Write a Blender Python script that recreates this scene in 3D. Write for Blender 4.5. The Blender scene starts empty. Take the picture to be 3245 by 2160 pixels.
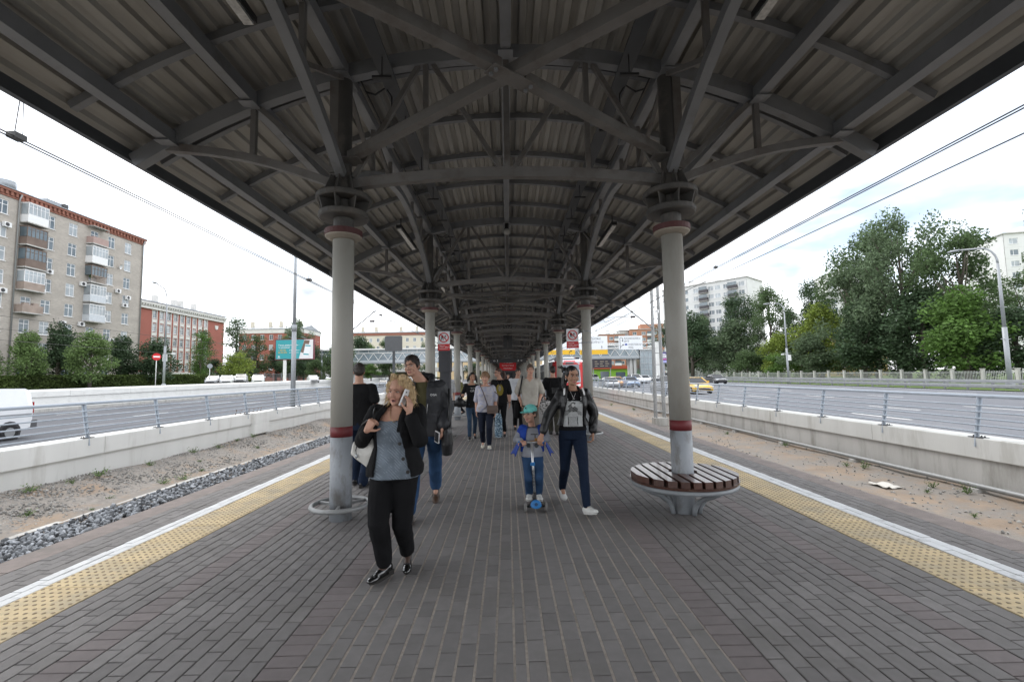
import bpy, bmesh, math, random
import numpy as np
from mathutils import Vector, Matrix, Euler
from mathutils import noise as mnoise
random.seed(7)
R = math.radians
S = bpy.context.scene
C = S.collection
# ------------------------------------------------------------------ camera
cd = bpy.data.cameras.new('camera'); cam = bpy.data.objects.new('camera', cd); C.objects.link(cam)
cd.sensor_width = 36.0; cd.sensor_fit = 'HORIZONTAL'; cd.lens = 1445 / 3245 * 36
cd.clip_start = 0.05; cd.clip_end = 4000
def cam_matrix(f=1445.0, vp=(1609, 1195), roll=1.0, W=3245, H=2160):
    # orientation from the vanishing point of the platform direction and the roll of the horizon
    d = Vector((vp[0] - W / 2, vp[1] - H / 2, f)).normalized()
    r = R(roll); u = Vector((-math.sin(r), -math.cos(r), 0)); u = (u - d * u.dot(d)).normalized()
    x = d.cross(u)
    if x.x < 0: x = -x
    # rows below: image axes (right, up, back) written in world coordinates
    return Matrix(((x.x, d.x, u.x), (-x.y, -d.y, -u.y), (-x.z, -d.z, -u.z)))
cam.matrix_world = Matrix.Translation((0, 0, 1.55)) @ cam_matrix().transposed().to_4x4()
S.camera = cam
# ------------------------------------------------------------------ world: bright overcast, thin gaps of blue
w = bpy.data.worlds.new('World'); S.world = w; w.use_nodes = True
nt = w.node_tree; nt.nodes.clear()
N = nt.nodes.new; L = nt.links.new
out = N('ShaderNodeOutputWorld'); sky = N('ShaderNodeTexSky'); sky.sky_type = 'NISHITA'; sky.sun_disc = False
SUN_EL, SUN_AZ = R(52), R(-35)
sky.sun_elevation = SUN_EL; sky.sun_rotation = SUN_AZ
b1 = N('ShaderNodeBackground'); b1.inputs[1].default_value = 0.11
b2 = N('ShaderNodeBackground'); b2.inputs[0].default_value = (0.95, 0.97, 1.0, 1); b2.inputs[1].default_value = 1.5
mx = N('ShaderNodeMixShader'); tc = N('ShaderNodeTexCoord'); mp = N('ShaderNodeMapping'); mp.inputs['Scale'].default_value = (1, 1, 3.2)
nz = N('ShaderNodeTexNoise'); nz.inputs['Scale'].default_value = 2.1; nz.inputs['Detail'].default_value = 6; nz.inputs['Roughness'].default_value = .55
rp = N('ShaderNodeValToRGB'); rp.color_ramp.elements[0].position = .34; rp.color_ramp.elements[0].color = (.30, .30, .30, 1)
rp.color_ramp.elements[1].position = .50; rp.color_ramp.elements[1].color = (1, 1, 1, 1)
L(sky.outputs[0], b1.inputs[0]); L(tc.outputs['Generated'], mp.inputs[0]); L(mp.outputs[0], nz.inputs[0]); L(nz.outputs[0], rp.inputs[0])
nz2 = N('ShaderNodeTexNoise'); nz2.inputs['Scale'].default_value = 2.6; nz2.inputs['Detail'].default_value = 5; nz2.inputs['Roughness'].default_value = .5
mp2 = N('ShaderNodeMapping'); mp2.inputs['Scale'].default_value = (1, 1, 2.4); mp2.inputs['Location'].default_value = (3.1, 1.7, .4)
rp2 = N('ShaderNodeValToRGB'); rp2.color_ramp.elements[0].position = .50; rp2.color_ramp.elements[0].color = (.95, .97, 1.0, 1)
rp2.color_ramp.elements[1].position = .66; rp2.color_ramp.elements[1].color = (.26, .285, .32, 1)
L(tc.outputs['Generated'], mp2.inputs[0]); L(mp2.outputs[0], nz2.inputs[0]); L(nz2.outputs[0], rp2.inputs[0]); L(rp2.outputs[0], b2.inputs[0])
L(rp.outputs[0], mx.inputs[0]); L(b1.outputs[0], mx.inputs[1]); L(b2.outputs[0], mx.inputs[2]); L(mx.outputs[0], out.inputs[0])
sd = bpy.data.lights.new('sun', 'SUN'); sd.energy = 0.8; sd.angle = R(25); sd.color = (1, .96, .9)
sun = bpy.data.objects.new('sun', sd); C.objects.link(sun)
sun.rotation_euler = (math.pi / 2 - SUN_EL, 0, math.pi - SUN_AZ)
S.view_settings.view_transform = 'Standard'; S.view_settings.look = 'None'; S.view_settings.gamma = 1
S.view_settings.use_curve_mapping = False; S.view_settings.exposure = 1.0
S.cycles.max_bounces = 6; S.cycles.diffuse_bounces = 4; S.cycles.glossy_bounces = 3; S.cycles.transmission_bounces = 4
S.cycles.transparent_max_bounces = 8; S.cycles.caustics_reflective = False; S.cycles.caustics_refractive = False
S.cycles.sample_clamp_indirect = 6
try: S.cycles.use_denoising = True
except Exception: pass

# ------------------------------------------------------------------ materials
MATS = {}
def M(name, col, rough=.7, metal=0.0, var=.12, scale=4.0, bump=0.0, bscale=60.0, rnd=0.0, spec=.4, island=0.0, dirt=None, dirt_scale=1.2, dirt_lo=.5, dirt_hi=.7, coat=0.0, stretch=None, alpha=None, trans=0.0, spots=None):
    """principled surface: base colour with noise variation, per-object / per-piece variation, patchy wear and fine relief"""
    if name in MATS: return MATS[name]
    m = bpy.data.materials.new(name); m.use_nodes = True; t = m.node_tree; b = t.nodes['Principled BSDF']
    n = t.nodes.new; l = t.links.new
    c = (col[0], col[1], col[2], 1)
    b.inputs['Roughness'].default_value = rough; b.inputs['Metallic'].default_value = metal
    b.inputs['Specular IOR Level'].default_value = spec
    if coat: b.inputs['Coat Weight'].default_value = coat; b.inputs['Coat Roughness'].default_value = .08
    if trans: b.inputs['Transmission Weight'].default_value = trans
    if alpha is not None: b.inputs['Alpha'].default_value = alpha
    g = n('ShaderNodeNewGeometry'); src = g.outputs['Position']
    if stretch:
        mpn = n('ShaderNodeMapping'); mpn.inputs['Scale'].default_value = stretch; l(src, mpn.inputs[0]); src = mpn.outputs[0]
    rgb = n('ShaderNodeRGB'); rgb.outputs[0].default_value = c; cur = rgb.outputs[0]
    def scale_by(cur, fac_socket, lo, hi):
        mr = n('ShaderNodeMapRange'); mr.inputs['From Min'].default_value = .25 if fac_socket.name in ('Fac', 'Factor') else 0; mr.inputs['From Max'].default_value = .75 if fac_socket.name in ('Fac', 'Factor') else 1
        mr.inputs['To Min'].default_value = lo; mr.inputs['To Max'].default_value = hi; l(fac_socket, mr.inputs['Value'])
        vm = n('ShaderNodeVectorMath'); vm.operation = 'SCALE'; l(cur, vm.inputs[0]); l(mr.outputs[0], vm.inputs['Scale']); return vm.outputs[0]
    if var:
        z = n('ShaderNodeTexNoise'); z.inputs['Scale'].default_value = scale; z.inputs['Detail'].default_value = 5; l(src, z.inputs['Vector'])
        cur = scale_by(cur, z.outputs[0], 1 - var, 1 + var)
    if rnd:
        oi = n('ShaderNodeObjectInfo'); cur = scale_by(cur, oi.outputs['Random'], 1 - rnd, 1 + rnd)
    if island:
        cur = scale_by(cur, g.outputs['Random Per Island'], 1 - island, 1 + island)
    if dirt:
        z2 = n('ShaderNodeTexNoise'); z2.inputs['Scale'].default_value = dirt_scale; z2.inputs['Detail'].default_value = 7; z2.inputs['Roughness'].default_value = .65; l(src, z2.inputs['Vector'])
        mr = n('ShaderNodeMapRange'); mr.inputs['From Min'].default_value = dirt_lo; mr.inputs['From Max'].default_value = dirt_hi; l(z2.outputs[0], mr.inputs['Value'])
        mi = n('ShaderNodeMix'); mi.data_type = 'RGBA'; l(mr.outputs[0], mi.inputs['Factor']); l(cur, mi.inputs[6]); mi.inputs[7].default_value = (*dirt, 1); cur = mi.outputs[2]
    l(cur, b.inputs['Base Color'])
    if bump:
        z3 = n('ShaderNodeTexNoise'); z3.inputs['Scale'].default_value = bscale; z3.inputs['Detail'].default_value = 4; l(src, z3.inputs['Vector'])
        bp = n('ShaderNodeBump'); bp.inputs['Strength'].default_value = bump; bp.inputs['Distance'].default_value = .02; l(z3.outputs[0], bp.inputs['Height']); l(bp.outputs[0], b.inputs['Normal'])
    if spots:
        z4 = n('ShaderNodeTexVoronoi'); z4.inputs['Scale'].default_value = spots[0]; l(src, z4.inputs['Vector'])
        mr = n('ShaderNodeMapRange'); mr.inputs['From Min'].default_value = spots[1]; mr.inputs['From Max'].default_value = spots[1] * .8; l(z4.outputs['Distance'], mr.inputs['Value'])
        mi = n('ShaderNodeMix'); mi.data_type = 'RGBA'; l(mr.outputs[0], mi.inputs['Factor']); l(b.inputs['Base Color'].links[0].from_socket, mi.inputs[6]); mi.inputs[7].default_value = (*spots[2], 1); l(mi.outputs[2], b.inputs['Base Color'])
    MATS[name] = m
    return m

# ------------------------------------------------------------------ mesh building
class MB:
    def __init__(s, o=(0, 0, 0)): s.v = []; s.f = []; s.mi = []; s.sm = []; s.o = Vector(o)
    def add(s, vs, fs, m=0, smooth=False):
        k = len(s.v); s.v += [tuple(v) for v in vs]; s.f += [tuple(i + k for i in f) for f in fs]
        s.mi += [m] * len(fs); s.sm += [smooth] * len(fs); return s
    def box(s, c, d, rot=None, m=0):
        x, y, z = d[0] / 2, d[1] / 2, d[2] / 2
        vs = [Vector(p) for p in ((-x, -y, -z), (x, -y, -z), (x, y, -z), (-x, y, -z), (-x, -y, z), (x, -y, z), (x, y, z), (-x, y, z))]
        if rot is not None: vs = [rot @ p for p in vs]
        c = Vector(c); vs = [p + c for p in vs]
        return s.add(vs, [(3, 2, 1, 0), (4, 5, 6, 7), (0, 1, 5, 4), (1, 2, 6, 5), (2, 3, 7, 6), (3, 0, 4, 7)], m)
    def b2(s, a, b, m=0):
        return s.box([(a[i] + b[i]) / 2 for i in range(3)], [abs(b[i] - a[i]) for i in range(3)], None, m)
    def beam(s, p, q, wd, h, up=(0, 0, 1), m=0):
        p = Vector(p); q = Vector(q); d = (q - p); ln = d.length; d.normalize(); u = Vector(up)
        if abs(d.dot(u)) > .98: u = Vector((0, 1, 0))
        x = d.cross(u).normalized(); u = x.cross(d).normalized(); vs = []
        for e in (p, q):
            for a, b in ((-1, -1), (1, -1), (1, 1), (-1, 1)): vs.append(e + x * a * wd / 2 + u * b * h / 2)
        return s.add(vs, [(0, 1, 2, 3), (7, 6, 5, 4), (0, 4, 5, 1), (1, 5, 6, 2), (2, 6, 7, 3), (3, 7, 4, 0)], m)
    def sweep(s, path, sec, m=0, smooth=False, up=(0, 0, 1), caps=True, closed=False):
        """sweep a closed section [(x,y)] along a path; sec may be a list per path point"""
        P = [Vector(p) for p in path]; n = len(P); per = isinstance(sec[0][0], (list, tuple)); vs = []; k = len(sec[0]) if per else len(sec)
        for i, p in enumerate(P):
            if closed: d = P[(i + 1) % n] - P[i - 1]
            else: d = P[min(i + 1, n - 1)] - P[max(i - 1, 0)]
            d.normalize(); u = Vector(up)
            if abs(d.dot(u)) > .98: u = Vector((0, 1, 0)) if abs(d.y) < .9 else Vector((1, 0, 0))
            x = d.cross(u).normalized(); u = x.cross(d).normalized()
            for a, b in (sec[i] if per else sec): vs.append(p + x * a + u * b)
        fs = []
        for i in range(n if closed else n - 1):
            for j in range(k):
                a = i * k + j; b = i * k + (j + 1) % k; c = ((i + 1) % n) * k + (j + 1) % k; d = ((i + 1) % n) * k + j; fs.append((a, d, c, b))
        s.add(vs, fs, m, smooth)
        if caps and not closed:
            k0 = len(s.v) - len(vs)
            s.f += [tuple(k0 + j for j in range(k)), tuple(k0 + (n - 1) * k + j for j in reversed(range(k)))]; s.mi += [m, m]; s.sm += [False, False]
        return s
    def tube(s, path, r, n=8, m=0, smooth=True, closed=False, caps=True, flat=1.0):
        cs = [(math.cos(2 * math.pi * j / n), math.sin(2 * math.pi * j / n)) for j in range(n)]
        if isinstance(r, (list, tuple)): sec = [[(a * q, b * q * flat) for a, b in cs] for q in r]
        else: sec = [(a * r, b * r * flat) for a, b in cs]
        return s.sweep(path, sec, m, smooth, closed=closed, caps=caps)
    def lathe(s, prof, c=(0, 0, 0), n=16, m=0, smooth=True, cap=True):
        vs = []; fs = []; c = Vector(c)
        for r, z in prof:
            for j in range(n):
                a = 2 * math.pi * j / n; vs.append(c + Vector((r * math.cos(a), r * math.sin(a), z)))
        for i in range(len(prof) - 1):
            for j in range(n): fs.append((i * n + j, i * n + (j + 1) % n, (i + 1) * n + (j + 1) % n, (i + 1) * n + j))
        s.add(vs, fs, m, smooth)
        if cap:
            k0 = len(s.v) - len(vs); q = len(prof) - 1
            s.f += [tuple(k0 + j for j in reversed(range(n))), tuple(k0 + q * n + j for j in range(n))]; s.mi += [m, m]; s.sm += [False, False]
        return s
    def prism(s, poly, a, b, axis='y', m=0):
        """extrude a 2D outline between a and b along an axis (x: poly=(y,z), y: poly=(x,z), z: poly=(x,y))"""
        f = {'y': lambda p, t: (p[0], t, p[1]), 'x': lambda p, t: (t, p[0], p[1]), 'z': lambda p, t: (p[0], p[1], t)}[axis]
        n = len(poly); vs = [f(p, a) for p in poly] + [f(p, b) for p in poly]
        fs = [tuple(range(n)), tuple(reversed(range(n, 2 * n)))] + [(i, i + n, (i + 1) % n + n, (i + 1) % n) for i in range(n)]
        return s.add(vs, fs, m)
    def quad(s, a, b, c, d, m=0): return s.add([a, b, c, d], [(0, 1, 2, 3)], m)
    def sphere(s, c, r, n=12, k=8, m=0, smooth=True):
        r = r if isinstance(r, (list, tuple)) else (r, r, r); c = Vector(c); vs = [c + Vector((0, 0, -r[2]))]
        for i in range(1, k):
            t = -math.pi / 2 + math.pi * i / k
            for j in range(n):
                a = 2 * math.pi * j / n; vs.append(c + Vector((r[0] * math.cos(t) * math.cos(a), r[1] * math.cos(t) * math.sin(a), r[2] * math.sin(t))))
        vs.append(c + Vector((0, 0, r[2]))); fs = [(0, 1 + (j + 1) % n, 1 + j) for j in range(n)]
        for i in range(k - 2):
            for j in range(n): fs.append((1 + i * n + j, 1 + i * n + (j + 1) % n, 1 + (i + 1) * n + (j + 1) % n, 1 + (i + 1) * n + j))
        e = len(vs) - 1; fs += [(e, 1 + (k - 2) * n + j, 1 + (k - 2) * n + (j + 1) % n) for j in range(n)]
        return s.add(vs, fs, m, smooth)
    def mesh(s, name, mats, fix=True):
        me = bpy.data.meshes.new(name); o = s.o
        me.from_pydata([(v[0] - o.x, v[1] - o.y, v[2] - o.z) for v in s.v], [], s.f)
        for m in (mats if isinstance(mats, (list, tuple)) else [mats]): me.materials.append(m)
        me.polygons.foreach_set('material_index', s.mi); me.polygons.foreach_set('use_smooth', s.sm)
        if fix and len(s.f) < 60000:
            bm = bmesh.new(); bm.from_mesh(me); bmesh.ops.recalc_face_normals(bm, faces=bm.faces); bm.to_mesh(me); bm.free()
        me.update(); return me
    def build(s, name, mats, parent=None, loc=None, fix=True):
        return inst(name, s.mesh(name, mats, fix), parent, loc)
def inst(name, me, parent=None, loc=None, rot=None, scale=None):
    o = bpy.data.objects.new(name, me); C.objects.link(o)
    if parent is not None: o.parent = parent
    if loc is not None: o.location = loc
    if rot is not None: o.rotation_euler = rot
    if scale is not None: o.scale = scale
    return o
def tag(o, label=None, cat=None, group=None, kind=None):
    if label: o['label'] = label
    if cat: o['category'] = cat
    if group: o['group'] = group
    if kind: o['kind'] = kind
    return o
def thing(name, label, cat, loc=(0, 0, 0), rz=0, group=None):
    o = bpy.data.objects.new(name, None); C.objects.link(o); o.location = loc; o.rotation_euler = (0, 0, rz); o.empty_display_size = .1
    return tag(o, label, cat, group)
def copy_tree(o, parent=None):
    c = o.copy(); C.objects.link(c)
    if parent is not None: c.parent = parent
    for ch in list(o.children): copy_tree(ch, c)
    return c
def text_mesh(txt, size, mat, name='lettering', parent=None, loc=(0, 0, 0), rot=(0, 0, 0), align='CENTER', ext=.002, line=1.0, wx=1.0):
    cu = bpy.data.curves.new(name, 'FONT'); cu.body = txt; cu.size = size; cu.align_x = align; cu.align_y = 'CENTER'; cu.extrude = ext; cu.space_line = line; cu.resolution_u = 2
    ob = bpy.data.objects.new(name, cu); dg = bpy.context.evaluated_depsgraph_get(); C.objects.link(ob); dg.update()
    me = bpy.data.meshes.new_from_object(ob.evaluated_get(bpy.context.evaluated_depsgraph_get())); bpy.data.objects.remove(ob); bpy.data.curves.remove(cu)
    me.materials.clear(); me.materials.append(mat)
    return inst(name, me, parent, loc, rot, (wx, 1, 1))
# ================================================================== PLATFORM
XC = 0.04
m_sand = M('joint sand', (.37, .325, .28), .95, var=.25, scale=30, bump=.6, bscale=200)
m_brick = M('grey paver', (.195, .184, .179), .75, var=.10, scale=14, bump=.35, bscale=350, rnd=.12, island=.10, dirt=(.145, .135, .125), dirt_scale=1.1, dirt_lo=.5, dirt_hi=.75, spots=(9, .035, (.09, .088, .085)))
m_brick_r = M('brown paver', (.188, .163, .160), .75, var=.10, scale=14, bump=.35, bscale=350, rnd=.08, island=.08)
m_brick_w = M('white painted paver', (.56, .57, .58), .6, var=.06, scale=9, bump=.2, bscale=300, island=.05, rnd=.05, dirt=(.34, .34, .34), dirt_scale=5, dirt_lo=.58, dirt_hi=.68)
m_yel = M('yellow tactile concrete', (.56, .445, .265), .8, var=.12, scale=6, bump=.3, bscale=260, rnd=.08, dirt=(.40, .345, .25), dirt_scale=2.6, dirt_lo=.46, dirt_hi=.66)
m_dome = M('worn tactile dome', (.30, .24, .16), .8, var=.3, scale=40)
m_cope = M('pink grey edge concrete', (.24, .205, .19), .9, var=.18, scale=8, bump=.5, bscale=180, dirt=(.19, .17, .155), dirt_scale=3)
m_conc = M('platform side concrete', (.36, .35, .33), .85, var=.15, scale=3, bump=.3, bscale=50)
Y0, YN, YE = 2.2, 15.0, 98.0
pb = MB()
pb.b2((-4.21, -40, -1.3), (4.285, YE, -.010))
m_joint = M('dark joint grit', (.11, .10, .088), .95, var=.25, scale=30, bump=.5, bscale=200)
platform = tag(pb.build('platform', m_joint), 'long station platform paved in grey and brown bricks', 'platform', kind='structure')
jq = MB()
for xj in [-1.16 + i * 1.17 / 11 for i in range(12)] + [.08 + i * 1.10 / 10 for i in range(11)]: jq.b2((xj - .0075, 1.9, -.03), (xj + .0075, YN, -.0030))
tag(jq.build('joint_sand', m_sand, platform), kind='stuff')
for sx in (-1, 1):
    a, b = (-4.50, -4.212) if sx < 0 else (4.287, 4.58)
    for y in np.arange(-38, YE, 6.0):
        MB().b2((a, y, -.35), (b, y + 5.99, -.002)).build('coping', m_cope, platform)
    a, b = (-4.45, -4.212) if sx < 0 else (4.287, 4.53)
    MB().b2((a, -38, -1.3), (b, YE, -.352)).build('side_wall', m_conc, platform)
def brick_geo(x0, x1, y0, y1, dz=0.0, g=.003, gx=None):
    gx = g if gx is None else gx
    x0 += gx; x1 -= gx; y0 += g; y1 -= g; c = .004; zt = dz; zb = -.03
    vs = [(x0, y0, zb), (x1, y0, zb), (x1, y1, zb), (x0, y1, zb), (x0, y0, zt - .003), (x1, y0, zt - .003), (x1, y1, zt - .003), (x0, y1, zt - .003),
          (x0 + c, y0 + c, zt), (x1 - c, y0 + c, zt), (x1 - c, y1 - c, zt), (x0 + c, y1 - c, zt)]
    fs = [(8, 9, 10, 11)]
    for i in range(4):
        j = (i + 1) % 4; fs += [(4 + i, 4 + j, 8 + j, 8 + i), (i, j, 4 + j, 4 + i)]
    return vs, fs
LB = .204
bricks = []      # x0, x1, y0, y1, kind, joint half width in x
def columns_of(a, b, n, kind, gx):
    wd = (b - a) / n
    for i in range(n):
        off = (LB / 2 if i % 2 else 0) + random.uniform(-.025, .025)
        y = Y0 - off
        while y < YN: bricks.append((a + i * wd, a + (i + 1) * wd, y, min(y + LB, YN + .1), kind, gx)); y += LB
def soldiers(a, b):
    y = Y0
    while y < YN: bricks.append((a, b, y, y + .1065, 'r', .004)); y += .1065
columns_of(-4.208, -3.79, 4, 'g', .0022); columns_of(-3.79, -3.61, 2, 'w', .003)
columns_of(-3.10, -2.58, 5, 'g', .003); soldiers(-2.58, -2.38); columns_of(-2.38, -1.36, 10, 'g', .003); soldiers(-1.36, -1.16)
columns_of(-1.16, .01, 11, 'g', .0068); columns_of(.01, .08, 1, 'g', .0068); columns_of(.08, 1.18, 10, 'g', .0068)
soldiers(1.18, 1.38); columns_of(1.38, 2.53, 11, 'g', .0035); soldiers(2.53, 2.73); columns_of(2.73, 3.19, 4, 'g', .003)
columns_of(3.71, 3.915, 2, 'w', .003); columns_of(3.915, 4.283, 4, 'g', .0022)
BM = {'g': m_brick, 'r': m_brick_r, 'w': m_brick_w}
def in_view(b):
    cx = (b[0] + b[1]) / 2; cy = (b[2] + b[3]) / 2
    return cy > 2.42 and abs(cx) < cy * 1.13 + .05
vis = sorted([i for i, b in enumerate(bricks) if in_view(b)], key=lambda i: (bricks[i][2] + .1) ** 2 + .35 * ((bricks[i][0] + bricks[i][1]) / 2) ** 2)
single = set(vis[:296])
bulk = {k: MB() for k in BM}
for i, b in enumerate(bricks):
    dz = random.gauss(0, .0012); vs, fs = brick_geo(b[0], b[1], b[2], b[3], dz, .0036, b[5])
    if i in single:
        cx, cy = (b[0] + b[1]) / 2, (b[2] + b[3]) / 2
        q = MB((cx, cy, 0)); q.add(vs, fs); q.build('brick', BM[b[4]], platform, (cx, cy, 0), fix=False)
    else: bulk[b[4]].add(vs, fs)
for k, nm in (('g', 'grey_brick_paving'), ('r', 'brown_brick_bands'), ('w', 'white_edge_line')):
    tag(bulk[k].build(nm, BM[k], platform, fix=False), kind='stuff')
# tactile tiles with raised domes
LT = .49
def tile_mesh():
    q = MB(); vs, fs = brick_geo(-.25, .25, -LT / 2, LT / 2, .002, .0025); q.add(vs, fs)
    for i in range(8):
        for j in range(8):
            x = -.25 + .5 * (i + .5) / 8; y = -LT / 2 + LT * (j + .5) / 8
            vs = []; fs = []
            for r, z in ((.014, .0018), (.0105, .0065)):
                for k in range(6): vs.append((x + r * math.cos(k * math.pi / 3), y + r * math.sin(k * math.pi / 3), z))
            for k in range(6): fs.append((k, (k + 1) % 6, 6 + (k + 1) % 6, 6 + k))
            fs.append(tuple(range(6, 12))); q.add(vs, fs, 1)
    return q.mesh('tactile_tile', [m_yel, m_dome], fix=False)
tm = tile_mesh()
for x in (-3.354, 3.446):
    y = 2.21 + (.14 if x > 0 else .0)
    while y < YN - .1:
        inst('tactile_tile', tm, platform, (x, y + LT / 2, random.gauss(0, .001))); y += LT
# farther off the pieces are too small to tell apart: the same pattern by material
def brick_far():
    m = bpy.data.materials.new('far brick paving'); m.use_nodes = True; t = m.node_tree; b = t.nodes['Principled BSDF']; n = t.nodes.new; l = t.links.new
    g = n('ShaderNodeNewGeometry'); mp = n('ShaderNodeMapping'); mp.inputs['Rotation'].default_value = (0, 0, R(90)); l(g.outputs['Position'], mp.inputs[0])
    br = n('ShaderNodeTexBrick'); br.inputs['Scale'].default_value = 1; br.inputs['Brick Width'].default_value = .204; br.inputs['Row Height'].default_value = .107; br.inputs['Mortar Size'].default_value = .005
    br.inputs['Color1'].default_value = (.15, .143, .138, 1); br.inputs['Color2'].default_value = (.178, .168, .163, 1); br.inputs['Mortar'].default_value = (.17, .15, .13, 1)
    l(mp.outputs[0], br.inputs[0]); l(br.outputs[0], b.inputs['Base Color']); b.inputs['Roughness'].default_value = .75; return m
m_far = brick_far()
for ya, yb in ((-38, Y0 - .01), (YN + .012, YE)):
    e = -.001
    tag(MB().b2((-4.208, ya, -.03), (-3.8, yb, e)).b2((-3.1, ya, -.03), (3.19, yb, e)).b2((3.92, ya, -.03), (4.283, yb, e)).build('paving_far', m_far, platform), kind='stuff')
    tag(MB().b2((-3.79, ya, -.03), (-3.61, yb, e)).b2((3.715, ya, -.03), (3.91, yb, e)).build('white_line_far', m_brick_w, platform), kind='stuff')
    tag(MB().b2((-3.604, ya, -.03), (-3.104, yb, e)).b2((3.196, ya, -.03), (3.696, yb, e)).build('tactile_strip_far', m_yel, platform), kind='stuff')

# ================================================================== CANOPY
m_steel = M('grey painted steel', (.20, .207, .218), .5, var=.10, scale=3, spec=.4, dirt=(.11, .10, .09), dirt_scale=2.5, dirt_lo=.55, dirt_hi=.8)
m_brace = M('dusty brace steel', (.17, .163, .156), .6, var=.14, scale=4, spec=.35, dirt=(.10, .08, .065), dirt_scale=3, dirt_lo=.5, dirt_hi=.75)
m_sheet = M('zinc roof sheet', (.33, .32, .295), .42, metal=.15, var=.16, scale=1.3, rnd=.10, spec=.5, stretch=(6, .5, 1), dirt=(.26, .245, .215), dirt_scale=.9, dirt_lo=.5, dirt_hi=.75)
m_dark = M('dark fixture', (.035, .035, .037), .5, var=.05)
m_trim = M('dark edge trim', (.06, .065, .072), .5, var=.1)
def az(x): return 5.40 - (8.1 - math.sqrt(8.1 ** 2 - (x - XC) ** 2))
YK = [5.28 + 6.0 * k for k in range(-7, 16)]
CX = [XC - 1.945, XC + 1.935]
canopy = thing('platform_canopy', 'long arched steel canopy with corrugated sheets over the platform', 'canopy', (0, 5.28, 0))
NB = 18
def rect(wd, h, dz=0): return [(-wd / 2, -h / 2 + dz), (wd / 2, -h / 2 + dz), (wd / 2, h / 2 + dz), (-wd / 2, h / 2 + dz)]
def truss_members():
    """all members of one frame, local to its plane y=0"""
    mem = []
    xs = np.linspace(-4.42, 4.42, 29) + XC
    mem.append(('top_chord', MB().sweep([(x, 0, az(x) + .085) for x in xs], rect(.12, .17)), m_steel))
    xb = np.linspace(CX[0] + .07, CX[1] - .07, 17)
    bz = lambda x: 3.985 - (14 - math.sqrt(196 - (x - XC) ** 2))
    mem.append(('bottom_chord', MB().sweep([(x, 0, bz(x)) for x in xb], rect(.10, .115)), m_brace))
    for s_ in (-1, 1):
        a, b = XC + s_ * 2.03, XC + s_ * 4.24
        pts = [(a + (b - a) * t, 0, 3.86 + (4.36 - 3.86) * t + .11 * math.sin(math.pi * t)) for t in np.linspace(0, 1, 11)]
        mem.append(('wing_brace', MB().sweep(pts, rect(.08, .09)), m_brace))
        x3 = XC + s_ * 3.03; tq = (x3 - a) / (b - a)
        zq = 3.86 + .5 * tq + .11 * math.sin(math.pi * tq)
        mem.append(('wing_post', MB().beam((x3, 0, zq + .03), (x3, 0, az(x3)), .06, .06), m_brace))
        mem.append(('wing_diagonal', MB().beam((x3 - s_ * .06, .0, az(x3) + .02), (XC + s_ * 2.05, 0, 3.98), .06, .05, (0, 1, 0)), m_brace))
        x1 = XC + s_ * .97
        mem.append(('post', MB().beam((x1, 0, bz(x1) + .05), (x1, 0, az(x1)), .06, .06), m_brace))
        mem.append(('diagonal', MB().beam((x1 - s_ * .09, 0, az(x1) + .01), (XC + s_ * .08, 0, bz(XC) + .05), .055, .055, (0, 1, 0)), m_brace))
        mem.append(('diagonal', MB().beam((x1 + s_ * .09, 0, az(x1)), (XC + s_ * 1.83, 0, 3.95), .055, .055, (0, 1, 0)), m_brace))
        hx = XC + s_ * 2.055
        mem.append(('hub_post', MB().b2((hx - .05, -.06, 4.0), (hx + .05, .06, az(hx) - .002)), m_brace))
    mem.append(('post', MB().beam((XC, 0, bz(XC) + .05), (XC, 0, az(XC)), .07, .07), m_brace))
    return mem
TM = [(n, mb.mesh(n, mt)) for n, mb, mt in truss_members()]
TJ = MB(); TJ2 = MB()
for n, mb, mt in truss_members():
    (TJ if mt is m_steel else TJ2).add(mb.v, mb.f)
tj, tj2 = TJ.mesh('chord', m_steel), TJ2.mesh('lattice', m_brace)
for k, y in enumerate(YK):
    t = bpy.data.objects.new('truss', None); C.objects.link(t); t.parent = canopy; t.location = (0, y - 5.28, 0)
    if 6 <= k < 13:
        for n, me in TM: inst(n, me, t)
    else: inst('chord', tj, t); inst('lattice', tj2, t)
# beams along the platform, one length per bay
BX = [XC, CX[0], CX[1], XC - 3.03, XC + 3.03, XC - 3.98, XC + 3.98]
bms = {}
for x in BX:
    q = MB(); wd = .12 if abs(x - XC) < 3.5 else .13
    q.b2((x - wd / 2, .064, az(x) + .012), (x + wd / 2, 5.936, az(x) + .158))
    bms[x] = q.mesh('longitudinal_beam', m_steel)
    q = MB(); q.b2((x - .09, -.20, az(x) - .012), (x + .09, .20, az(x) - .002)); bms[(x, 'p')] = q.mesh('splice_plate', m_steel)
# braced frames over the column lines: arched lower member with posts and diagonals
def knee(x):
    q = []
    f = lambda t: 3.95 + .98 * math.sin(t * math.pi / 2) ** .9
    pts = [(x, .1 + 2.9 * t, f(t)) for t in np.linspace(0, 1, 9)]
    q.append(('knee_brace', MB().sweep(pts, rect(.10, .11))))
    for t in (.36, .7): q.append(('knee_post', MB().beam((x, .1 + 2.9 * t, f(t) + .05), (x, .1 + 2.9 * t, az(x) + .01), .055, .055)))
    q.append(('knee_diagonal', MB().beam((x, .12, az(x) - .04), (x, .1 + 2.9 * .36, f(.36) + .06), .05, .05)))
    q.append(('knee_diagonal', MB().beam((x, .1 + 2.9 * .38, az(x)), (x, .1 + 2.9 * .68, f(.68) + .07), .05, .05)))
    return q
KN = [[(n, mb.mesh(n, m_brace if n != 'knee_brace' else m_steel)) for n, mb in knee(x)] for x in CX]
KJ = []
for x in CX:
    j = MB()
    for n, mb in knee(x): j.add(mb.v, mb.f)
    KJ.append(j.mesh('knee_brace', m_brace))
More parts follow.
